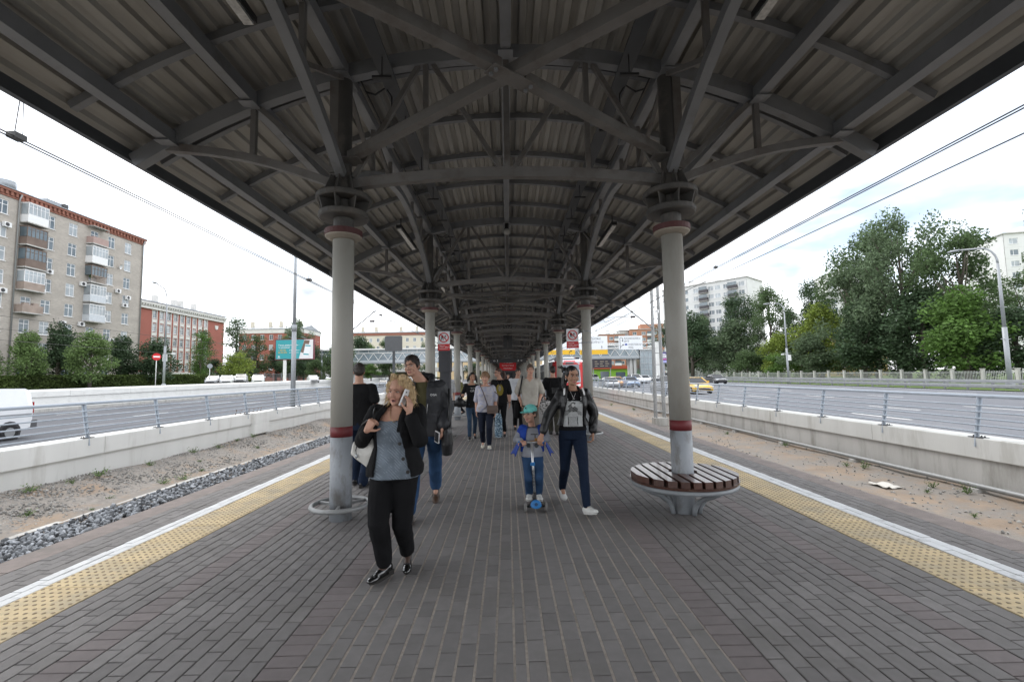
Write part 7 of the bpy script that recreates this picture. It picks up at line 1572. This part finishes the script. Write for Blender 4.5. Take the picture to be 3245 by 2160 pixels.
f.open_jacket(LEATH, .24, .985, .027, .018, [(.24, -.135, .135), (.5, -.12, .125), (.75, -.085, .10), (.9, -.07, .085), (1.0, -.06, .075)], .93, .071, .050, wr=.012, wid=1.03, flare=.035, vox=.0065, collar=lambda q: (chain(q, [V((-.075, -.06, 1.39)), V((-.10, -.115, 1.31)), V((-.10, -.14, 1.24))], [.016, .026, .012]), chain(q, [V((.095, -.06, 1.38)), V((.11, -.115, 1.30)), V((.10, -.14, 1.24))], [.016, .026, .012]), chain(q, [V((-.075, -.05, 1.385)), V((-.05, .07, 1.415)), V((.07, .07, 1.415)), V((.095, -.05, 1.38))], [.016, .022, .022, .016]), chain(q, [V((.15, -.02, 1.30)), V((.245, -.03, 1.16)), V((.262, -.02, 1.06)), V((.225, .0, .985))], [.03, .032, .028, .02])))
q = MB()
for x, z in ((-.075, 1.283), (-.07, 1.262), (.082, 1.30), (.084, 1.275)): q.sphere((x, -.137, z), .007, 8, 6)
q.build('stud', M('silver stud', (.7, .7, .7), .2, metal=.9, var=0), f.t); nq = MB(); nq.tube([(-.03, -.06, 1.375), (-.005, -.112, 1.305), (.0, -.118, 1.295), (.008, -.112, 1.305), (.045, -.06, 1.375)], .0016, 5).lathe([(.012, -.002), (.012, .002)], (.0, -.12, 1.285), 12); nq.build('necklace', m_whl, f.t)
for s_, x in ((-1, -.095), (1, .115)): MB().tube([(x, -.06 - .0, 1.405), (x * 1.08, -.095, 1.37), (x * 1.12, -.12, 1.33)], .011, 6).build('bag_strap', m_whl, f.t)
xform(MB().sphere((-.082, .002, -.044), .007, 8, 6), f.hm).build('earring', m_whl, f.t)
f.trousers(NAVY, .092, .060, .046, .24, .003, hemup=.01, wr=.004); f.shoes(WSHOE, SOLEW, .25, .09, laces=SOLEW)
# ---------------------------------------------------------------- boy and scooter
bx, by = .285, 5.62; W = lambda x, y, z: (x - bx, y - by, z)
f = Fig('small boy in a turquoise cap and blue vest riding a scooter', (bx, by), 0, 1.20, 'm', (-.005, 0), (.0, -.01), 1.06, 1.12, head=(-.022, -.035), yaw=R(-42), pitch=R(4), roll=R(0), hs=.86, vox=.005, full=.006, zp=.60, zs=.955, zh=1.105, group='people walking along the platform')
f.sh['R'] = V(W(.172, 5.62, .92)); f.sh['L'] = V(W(.402, 5.62, .925))
f.set_arm('R', W(.088, 5.585, .795), W(.140, 5.455, .800), (.45, -.8, -.1), (.1, .0, -1), .95); f.set_arm('L', W(.470, 5.585, .80), W(.398, 5.455, .805), (-.45, -.8, -.1), (-.1, 0, -1), .95)
f.set_leg('R', W(.238, 5.64, .158), R(-6)); f.set_leg('L', W(.345, 5.62, .158), R(6)); f.body(); f.face(BRH, closed=.15)
f.hair(BRH, lambda q: short_hair(q, .006, .006), .006, .003, 50, strand=.02)
TEAL = cloth('turquoise cap', (.16, .50, .46), .7); q = MB(); q.sphere((0, .012, .052), (.090, .106, .085), 20, 12); q2 = MB()
xform(q, f.hm); q.v = [v for v in q.v]; cap = remesh(q, 'cap', TEAL, .006, f.t, 3, push=lambda co, no: np.where((((np.c_[co, np.ones(len(co))] @ np.array(f.hm.inverted()).T)[:, 2]) < .034)[:, None], co - no * .028, co))
br = MB(); n = 14; vs = []
for r0, zz in ((1, 0), (1, -.006)):
    for j in range(n + 1): a = math.pi + math.pi * j / n; vs.append((.088 * math.cos(a), -.03 + .10 * math.sin(a) * .55 * 0 - .02, .042 + zz))
    for j in range(n + 1): a = math.pi + math.pi * j / n; vs.append((.094 * math.cos(a), -.05 + .125 * math.sin(a), .036 + zz + .016 * (1 - math.cos(a) ** 2) * .4))
m_ = n + 1; br.add(vs, [(j, j + 1, m_ + j + 1, m_ + j) for j in range(n)] + [(2 * m_ + j, 3 * m_ + j, 3 * m_ + j + 1, 2 * m_ + j + 1) for j in range(n)] + [(m_ + j, m_ + j + 1, 3 * m_ + j + 1, 3 * m_ + j) for j in range(n)])
xform(br, f.hm).build('cap_brim', TEAL, f.t); em = MB(); em.beam((-.008, -.094, .085), (.012, -.088, .108), .006, .004, (0, 1, 0)).beam((-.012, -.093, .100), (.012, -.092, .094), .006, .004, (0, 1, 0)).beam((.002, -.092, .09), (.01, -.093, .076), .006, .004, (0, 1, 0)); xform(em, f.hm).build('emblem', BKSH, f.t)
GRYT = cloth('light grey jersey', (.27, .28, .31), .85); ORP = M('orange shirt print', (.45, .22, .05), .8); DKP = M('charcoal shirt print', (.06, .065, .07), .8)
def bp_(c, n):
    x, z = c[0], c[2]
    if n[1] > -.2: return 0
    if .70 < z < .80 and ((x + .05) ** 2 + (z - .735) ** 2) ** .5 < .026: return 2
    if .70 < z < .80 and ((x - .045) ** 2 + (z - .735) ** 2) ** .5 < .028: return 2
    if abs(z - .785) < .008 and -.04 < x < .06: return 1
    if abs(x - .045) < .02 and .77 < z < .82: return 1
    if abs(z - .865) < .006 and -.02 < x < .06: return 2
    if abs(x - .03) < .006 and .78 < z < .865: return 2
    if z > .938: return 2
    return 0
f.top(GRYT, -.02, .985, .008, .93, .066, .052, name='shirt', wr=.006, vox=.0065, paint=bp_, mats=[GRYT, ORP, DKP], flare=.008)
VEST = cloth('bright blue vest', (.018, .055, .30), .6); f.open_jacket(VEST, .15, .985, .026, .018, [(.15, -.13, .13), (.5, -.085, .085), (.8, -.07, .07), (1.0, -.05, .05)], .13, .080, .078, name='vest', wr=.004, vox=.0065)
for s_ in (-1, 1):
    q = MB(); vs = []; rows_ = 7; cols_ = 6
    for i in range(rows_):
        u = i / (rows_ - 1)
        for j in range(cols_):
            w_ = j / (cols_ - 1); x = .105 + u * (.115 + .055 * w_) + .012 * math.sin(w_ * 7 + u * 3); z = .84 - u * (.25 - .05 * w_) + .03 * u * math.sin(w_ * 5); y = -.075 + .19 * w_ - .02 * u
            vs.append((s_ * x, y, z))
    q.add(vs, [(i * cols_ + j, i * cols_ + j + 1, (i + 1) * cols_ + j + 1, (i + 1) * cols_ + j) for i in range(rows_ - 1) for j in range(cols_ - 1)], 0, True)
    fo = q.build('vest_flap', VEST, f.t); sm_ = fo.modifiers.new('s', 'SOLIDIFY'); sm_.thickness = .014; sb = fo.modifiers.new('b', 'SUBSURF'); sb.levels = sb.render_levels = 1
f.trousers(DENIM, .098, .078, .066, .25, .008, hemup=.0, wr=.006); f.shoes(WSHOE, SOLEW, .27, .105, laces=SOLEW)
sc = thing('scooter', 'blue three wheeled kick scooter under the boy', 'scooter', (.30, 5.50, 0)); o = (.30, 5.50, 0); BLU = M('scooter blue', (.02, .16, .42), .35, var=.03); ALU = M('scooter aluminium', (.55, .56, .57), .3, metal=.7, var=.05); SCB = M('scooter black', (.02, .02, .022), .5, var=0)
q = MB(o); rings(q, [(.295, 5.56, .058, .058, .20), (.295, 5.56, .082, .065, .21)], 24, 3); q.build('deck', SCB, sc)
q = MB(o); rings(q, [(.298, 5.385, .062, .075, .05), (.298, 5.385, .085, .088, .055), (.298, 5.38, .115, .068, .045)], 20, 2.4); q.build('front_shell', SCB, sc)
q = MB(o); vs = [(.298 + .066 * math.cos(a) * (1.0 if math.sin(a) < 0 else .92), 5.322 + .012 * (math.sin(a) > 0), .100 + .046 * math.sin(a)) for a in np.linspace(0, 6.283, 25)[:-1]]; q.add(vs + [(x, y + .02, z) for x, y, z in vs], [tuple(range(24)), tuple(reversed(range(24, 48)))] + [(i, i + 24, (i + 1) % 24 + 24, (i + 1) % 24) for i in range(24)]); q.build('blue_badge', BLU, sc)
q = MB(o); q.tube([(.298 + .013 * math.cos(a), 5.319, .103 + .013 * math.sin(a)) for a in np.linspace(0, 6.283, 13)[:-1]], .004, 6, closed=True); q.build('emblem', SCB, sc)
MB(o).tube([(.293, 5.40, .09), (.288, 5.405, .22)], .019, 10).build('stem_base', SCB, sc); MB(o).tube([(.288, 5.405, .22), (.266, 5.425, .785)], .0145, 10).build('stem', ALU, sc); MB(o).tube([(.281, 5.41, .52), (.279, 5.412, .56)], .02, 10).b2((.245, 5.40, .525), (.275, 5.42, .555)).build('clamp', BLU, sc)
for i, ch in enumerate('GLOBBER'): text_mesh(ch, .034, SCB, 'lettering', sc, (.2765 - .30 + .0 + .0013 * i, 5.396 - 5.50 - .0, .46 - .040 * i), (math.pi / 2, 0, 0))
MB(o).tube([(.16, 5.425, .787), (.372, 5.425, .787)], .011, 8).build('handlebar', ALU, sc)
for x0, x1 in ((.105, .175), (.357, .428)): MB(o).tube([(x0, 5.425, .787), (x1, 5.425, .787)], .017, 10).build('grip', BLU, sc)
MB(o).tube([(.17, 5.40, .06), (.425, 5.40, .06)], .012, 8).build('axle', SCB, sc)
for x in (.178, .417):
    w_ = MB(o).sweep([(x - .013, 5.40, .06), (x + .013, 5.40, .06)], [(.060 * math.cos(a), .060 * math.sin(a)) for a in np.linspace(0, 6.283, 25)[:-1]]); w_.build('wheel', M('grey rubber wheel', (.17, .165, .16), .6), sc); MB(o).sweep([(x - .015, 5.40, .06), (x + .015, 5.40, .06)], [(.03 * math.cos(a), .03 * math.sin(a)) for a in np.linspace(0, 6.283, 17)[:-1]]).build('hub', ALU, sc)
MB(o).sweep([(.285, 5.79, .045), (.312, 5.79, .045)], [(.044 * math.cos(a), .044 * math.sin(a)) for a in np.linspace(0, 6.283, 17)[:-1]]).build('wheel', SCB, sc)
# ---------------------------------------------------------------- the group farther back
def walker(label, x, y, rz=0, H=1.7, sex='m', step=.16, front='L', swing=.05, **k):
    f = Fig(label, (x, y), rz, H, sex, vox=k.pop('vox', .010), **k); a, b = (front, 'R' if front == 'L' else 'L'); sx = {'R': -.075, 'L': .075}
    f.set_leg(a, (sx[a], -step, .09 * f.k), R(4 if a == 'L' else -4), R(-8)); f.set_leg(b, (sx[b], step * 1.25, .125 * f.k), R(4 if b == 'L' else -4), R(22)); return f
def long_hair(q, ln=.2, wd=.03, out=.09):
    q.sphere((0, .024, .048), (.084, .096, .082), 18, 12); q.sphere((0, .055, -.01), (.084, .064, .09), 16, 10)
    for s_ in (-1, 1): chain(q, [V((s_ * .072, -.005, .05)), V((s_ * out, .01, -.02)), V((s_ * (out + .015), .02, -.07)), V((s_ * (out + .02), .03, -.02 - ln * .6))], [.026, wd, wd, wd * .5])
f = walker('dark haired woman in a black long sleeved top and jeans carrying a black bag', -.93, 11.75, R(8), 1.68, 'f', .18, 'R', gx=.88, gy=.9, head=(.02, -.04), skin=SK2, roll=R(4))
f.set_arm('R', (-.245, .0, 1.12), (-.235, -.20, 1.10), (-.1, -1, .1), (0, 0, 1), 1.0); f.hang_arm('L', .06); f.body(); f.face(BLKH); f.hair(BLKH, lambda q: (long_hair(q, .16, .030, .095), chain(q, [V((.07, .03, 0)), V((.11, .05, -.05)), V((.13, .04, -.10))], [.03, .025, .012])), .007, .006)
f.top(BLACK, -.02, .95, .010, .95, .058, .046); f.trousers(cloth('faded blue jeans', (.035, .06, .10), .85, var=.3, scale=4), .086, .056, .046, .3, .006, hemup=.02); f.shoes(BKSH, SOLEW, .25, .09)
text_mesh('GRL', .085, M('grey print', (.42, .42, .42), .6), 'lettering', f.t, (.03, -.152, 1.225), (math.pi / 2, 0, 0)); text_mesh('SALE·NY', .036, MATS['grey print'], 'lettering', f.t, (.03, -.150, 1.295), (math.pi / 2 + .1, 0, 0))
bg = thing('tote_bag', 'slouching black bag hanging from the arm of the dark haired woman', 'bag', (-1.22, 11.55, .86)); q = MB(); q.sphere((0, 0, .08), (.13, .09, .12), 14, 10); q.sphere((-.12, 0, .06), (.07, .06, .07), 12, 8); q.sphere((.09, .02, .05), (.09, .08, .09), 12, 8); remesh(q, 'bag_body', LEATH, .012, bg, 2, .012, 10); MB().tube([(-.05, 0, .17), (.02, -.02, .25), (.07, 0, .17)], .012, 6).build('handle', BKSH, bg)
f = walker('older woman with short hair in a blue and beige patterned blouse', -.50, 10.2, 0, 1.66, 'f', .14, 'L', gx=1.1, gy=1.12, head=(0, -.04), full=.006, vox=.009, hs=1.02)
f.hang_arm('R', .03, .05, .10); f.hang_arm('L', -.05, .06, .12); f.body(); f.face(BRH); f.hair(LBRH, lambda q: (short_hair(q, .022, .014), q.sphere((.03, -.03, .105), (.04, .04, .03), 10, 8), q.sphere((-.04, -.02, .10), (.04, .04, .03), 10, 8), q.sphere((.085, .02, .03), (.022, .04, .04), 10, 8)), .007, .008)
BL_ = bpy.data.materials.new('patterned blouse'); BL_.use_nodes = True; t_ = BL_.node_tree; pb_ = t_.nodes['Principled BSDF']; pb_.inputs['Roughness'].default_value = .7; g_ = t_.nodes.new('ShaderNodeNewGeometry'); n1 = t_.nodes.new('ShaderNodeTexNoise'); n1.inputs['Scale'].default_value = 8; n1.inputs['Detail'].default_value = 3; n1.inputs['Distortion'].default_value = 1.8; r1 = t_.nodes.new('ShaderNodeValToRGB'); els = r1.color_ramp.elements
for p, c in ((.0, (.10, .17, .42, 1)), (.42, (.10, .17, .42, 1)), (.46, (.44, .44, .46, 1)), (.54, (.42, .34, .28, 1)), (.60, (.13, .085, .055, 1)), (.68, (.44, .41, .40, 1))):
    if p == 0: els[0].color = c
    elif p == .68: els[1].position = p; els[1].color = c
    else: e_ = els.new(p); e_.color = c
t_.links.new(g_.outputs['Position'], n1.inputs[0]); t_.links.new(n1.outputs[0], r1.inputs[0]); t_.links.new(r1.outputs[0], pb_.inputs['Base Color'])
f.top(BL_, .02, .955, .014, .45, .074, .078, name='blouse', flare=.018, vox=.010); q = MB(); q.prism([(-.18, .9), (.02, 1.0), (.02, .92), (-.13, .80)], -.168, -.15, 'y'); remesh(q, 'blouse_point', BL_, .008, f.t, 2)
f.trousers(NAVY2, .102, .07, .056, .28, .008, hemup=.03); f.shoes(M('cream shoe', (.50, .47, .40), .7), SOLEW, .26, .095, laces=SOLEW)
bg = thing('crossbody_bag', 'brown crossbody bag worn by the older woman', 'bag', (-.345, 10.02, .77)); BRL = M('brown grey leather', (.105, .075, .062), .5, var=.1); q = MB(); rings(q, [(0, 0, 0, .11, .035), (0, 0, .08, .125, .045), (0, 0, .17, .12, .04)], 24, 3.5); remesh(q, 'bag_body', BRL, .008, bg, 2); q = MB(); q.prism([(-.115, .178), (.115, .178), (.10, .07), (-.04, .055), (-.10, .08)], -.058, -.046, 'y'); remesh(q, 'flap', BRL, .006, bg, 1)
MB().tube([(-.10, .02, .17), (-.19, -.04, .45), (-.255, -.03, .6), (-.27, .06, .68)], .011, 6).tube([(.11, .03, .17), (.13, .1, .4), (-.1, .2, .6)], .011, 6).build('strap', BRL, bg)
f = walker('long haired person with glasses in a black T-shirt with a yellow print', -.20, 12.0, R(-6), 1.80, 'm', .16, 'R', gx=.95, gy=.95, head=(-.05, -.05), yaw=R(-48), pitch=R(4), roll=R(3))
f.hang_arm('R', -.02, .05, .10); f.hang_arm('L', .04, .06, .10); f.body(); f.face(REDH)
f.hair(REDH, lambda q: (q.sphere((0, .022, .046), (.080, .096, .082), 18, 12), q.sphere((0, .06, .0), (.074, .060, .08), 16, 10), chain(q, [V((0, .10, .03)), V((.02, .16, .0)), V((.03, .19, -.08)), V((.02, .17, -.18)), V((.0, .13, -.26))], [.035, .042, .046, .04, .02])), .007, .006)
gq = MB()
for s_ in (-1, 1): gq.tube([(s_ * .031 + .024 * math.cos(a), -.100, .0 + .016 * math.sin(a)) for a in np.linspace(0, 6.283, 15)[:-1]], .003, 5, closed=True).beam((s_ * .054, -.098, .004), (s_ * .076, .01, .0), .005, .004)
gq.beam((-.008, -.101, .004), (.008, -.101, .004), .004, .004); xform(gq, f.hm).build('glasses', SCB, f.t)
YP = M('yellow shirt print', (.20, .155, .02), .8, var=.4, scale=25); WP = M('grey shirt print', (.22, .20, .16), .8, var=.4, scale=40)
f.top(BLACK, .02, .985, .012, .45, .07, .072, paint=lambda c, n: (0 if n[1] > -.2 else 2 if ((c[0]) / .035) ** 2 + ((c[2] - 1.27) / .075) ** 2 < 1 else 1 if (c[0] / .095) ** 2 + ((c[2] - 1.23) / .15) ** 2 < 1 else 0), mats=[BLACK, YP, WP]); f.trousers(BLK2, .082, .058, .048, .27, .008); f.shoes(BKSH, SOLEW, .28, .10, laces=SOLEW)
w = f.arm['L'][2]; MB().tube([(w.x + .033 * math.cos(a), w.y + .028 * math.sin(a), w.z + .02) for a in np.linspace(0, 6.283, 15)[:-1]], .012, 6, closed=True).build('wristband', BKSH, f.t); MB().tube([(-.06, -.10, 1.46), (-.02, -.15, 1.38), (0, -.155, 1.37), (.03, -.15, 1.39), (.06, -.1, 1.47)], .005, 5).sphere((0, -.155, 1.37), .02, 8, 6).build('pendant', BKSH, f.t)
bg = thing('umbrella_bag', 'patterned blue and black carrier bag swinging between two walkers', 'bag', (-.245, 11.25, .10)); q = MB(); rings(q, [(0, 0, 0, .085, .06), (0, 0, .2, .10, .07), (0, 0, .45, .085, .05), (0, 0, .58, .06, .03)]); PB = M('patterned carrier bag', (.05, .10, .15), .45, var=.9, scale=30, dirt=(.33, .42, .48), dirt_scale=28, dirt_lo=.5, dirt_hi=.56); remesh(q, 'bag_body', PB, .010, bg, 2, .008, 12); MB().tube([(-.04, 0, .56), (.0, 0, .68), (.04, 0, .56)], .008, 6).build('handle', BKSH, bg)
f = walker('man in a white T-shirt looking down behind the young man in beige', .28, 13.6, R(4), 1.82, 'm', .14, 'L', gx=1.0, gy=1.0, head=(.03, -.05), pitch=R(16), yaw=R(8))
f.hang_arm('R', .02, .08, .12); f.hang_arm('L', -.02, .06, .1); f.body(); f.face(DKH, closed=.5); f.hair(DKH, lambda q: short_hair(q, .010, .006), .008, .004, strand=.018)
f.top(cloth('white T-shirt', (.60, .62, .66)), .02, .985, .016, .45, .078, .084, flare=.02); f.trousers(BLK2, .09, .07, .06, .27, .008); f.shoes(BKSH, SOLEB, .28, .10)
text_mesh('Good', .08, M('faded print', (.25, .26, .30), .7), 'lettering', f.t, (.03, -.150, 1.36), (math.pi / 2 + .1, 0, 0)); text_mesh('U', .09, MATS['faded print'], 'lettering', f.t, (.04, -.158, 1.26), (math.pi / 2, 0, 0))
f = Fig('young man in a beige V neck T-shirt with his hands in his pockets', (.495, 10.4), 0, 1.83, 'm', (0, .02), (0, 0), .98, .98, head=(.02, -.05), yaw=R(4), vox=.009)
f.set_arm('R', (-.27, .08, 1.20), (-.215, -.04, .99), (.15, -.1, -1), (1, 0, 0), .5); f.set_arm('L', (.27, .08, 1.20), (.20, -.04, .98), (-.15, -.1, -1), (-1, 0, 0), .5)
f.set_leg('R', (-.09, -.05, .09), R(-6)); f.set_leg('L', (.09, .14, .10), R(5), R(10)); f.body(); f.face(BRH, thick=1.1); f.hair(BRH, lambda q: (short_hair(q, .020, .006), q.sphere((0, -.035, .105), (.05, .04, .024), 12, 8)), .007, .005, strand=.02)
BEI = cloth('beige T-shirt', (.40, .375, .33)); f.top(BEI, .06, .985, .016, .46, .076, .082, flare=.012, vox=.010, paint=lambda c, n: 1 if n[1] < -.1 and c[2] > 1.43 and abs(c[0]) < (c[2] - 1.43) * .75 else 0, mats=[BEI, SK]); f.trousers(cloth('khaki trousers', (.115, .098, .08)), .105, .085, .078, .27, .012); f.shoes(BKSH, SOLEW, .28, .10)
bg = thing('shoulder_bag', 'black bag slung over the shoulder of the young man in beige', 'bag', (.21, 10.52, .62)); q = MB(); rings(q, [(0, 0, 0, .07, .10), (0, 0, .15, .085, .13), (0, 0, .36, .06, .11)]); remesh(q, 'bag_body', BLACK, .012, bg, 2, .008, 10); MB().tube([(.0, 0, .34), (.04, -.15, .55), (.09, -.24, .78), (.12, -.13, .93), (.12, .02, .95)], .018, 6).build('strap', BKSH, bg)
f = Fig('man with a black backpack walking away on the right of the group', (1.22, 12.4), math.pi, 1.83, 'm', (0, 0), (0, .02), 1.04, 1.0, head=(0, -.03), yaw=R(10), vox=.010)
f.set_arm('L', (.27, .05, 1.22), (.23, -.16, 1.03), (-.1, -.4, -.9), (-1, 0, 0), .7); f.hang_arm('R', .04); f.set_leg('L', (.08, -.05, .085), R(5)); f.set_leg('R', (-.08, .16, .09), R(-5), R(5)); f.body(); f.face(DKH, False); f.hair(DKH, lambda q: short_hair(q, .008, .005), .008, .004, strand=.018)
f.top(BLACK, .04, .985, .014, .42, .074, .074); f.trousers(cloth('dark olive trousers', (.045, .043, .034)), .09, .072, .064, .27, .008); f.shoes(BKSH, SOLEB, .29, .10)
bg = thing('backpack', 'black backpack on the back of the man walking away', 'backpack', (1.26, 12.22, 1.05)); q = MB(); rings(q, [(0, 0, 0, .12, .07), (0, 0, .12, .15, .09), (0, 0, .32, .14, .08), (0, 0, .44, .09, .05)], 24, 3); remesh(q, 'pack', BLACK, .010, bg, 2, .006, 12); q = MB(); rings(q, [(0, -.07, .05, .10, .05), (0, -.07, .2, .10, .05)], 20, 3); remesh(q, 'front_pocket', LEATH, .009, bg, 2, .005, 14)
for s_ in (-1, 1): MB().tube([(s_ * .09, .05, .40), (s_ * .11, .14, .47), (s_ * .12, .26, .40)], .016, 6).build('shoulder_strap', BKSH, bg)
bg = thing('patterned_bag', 'round black and white patterned bag with looped handles beside the man with the backpack', 'bag', (.97, 12.0, .58)); q = MB(); rings(q, [(0, 0, 0, .10, .06), (0, 0, .12, .15, .085), (0, 0, .28, .15, .07), (0, 0, .36, .11, .04)]); PT = M('black and white print', (.42, .41, .40), .6, var=.2, scale=20, dirt=(.04, .035, .035), dirt_scale=22, dirt_lo=.49, dirt_hi=.53); remesh(q, 'bag_body', PT, .010, bg, 2); MB().tube([(.1 * math.cos(a), -.05, .34 + .13 * math.sin(a)) for a in np.linspace(0, math.pi, 10)], .012, 6).tube([(.1 * math.cos(a), .05, .34 + .13 * math.sin(a)) for a in np.linspace(0, math.pi, 10)], .012, 6).build('handle', BKSH, bg)
# small figures farther along
f = walker('man in an olive shirt half hidden behind the second left columns', -2.1, 20.0, R(-60), 1.66, 'm', .1, 'R', vox=.014, gx=1.0, gy=1.1); f.hang_arm('R'); f.hang_arm('L'); f.body(); f.face(DKH, False); f.hair(DKH, lambda q: short_hair(q, .01, .008), .01); f.top(cloth('olive shirt', (.12, .115, .05)), .0, .985, .014, .85, .066, .055); f.trousers(BLK2, .09, .07, .06); f.shoes(BKSH, SOLEB, .28, .10)
f = walker('far person in dark clothes with a bright blue bag', .02, 27.0, 0, 1.76, 'm', .14, 'L', vox=.016); f.hang_arm('R'); f.hang_arm('L'); f.body(); f.face(DKH, False); f.hair(DKH, lambda q: short_hair(q, .01, .008), .012); f.top(BLACK, .0, .985, .014, .9, .066, .055); f.trousers(BLK2, .09, .07, .06); f.shoes(BKSH, SOLEB, .28, .10)
bg = thing('blue_bag', 'bright blue bag carried across the chest of the far person', 'bag', (.06, 26.82, 1.02)); q = MB(); rings(q, [(0, 0, 0, .13, .05), (0, 0, .2, .15, .06), (0, 0, .34, .10, .04)]); remesh(q, 'bag_body', M('bright blue bag cloth', (.02, .09, .42), .6), .016, bg, 2); MB().tube([(-.1, 0, .32), (-.02, .05, .5)], .02, 5).build('strap', BKSH, bg)
f = walker('man in a white shirt behind the dark ticket terminal', -1.95, 14.6, R(10), 1.78, 'm', .1, 'L', vox=.013, head=(.03, -.03), yaw=R(50)); f.hang_arm('R'); f.hang_arm('L'); f.body(); f.face(DKH, False); f.hair(DKH, lambda q: short_hair(q, .012, .008), .010); f.top(cloth('striped white shirt', (.45, .46, .47)), .0, .985, .014, .45, .07, .07); f.trousers(BLK2, .09, .07, .06); f.shoes(BKSH, SOLEB, .28, .10)
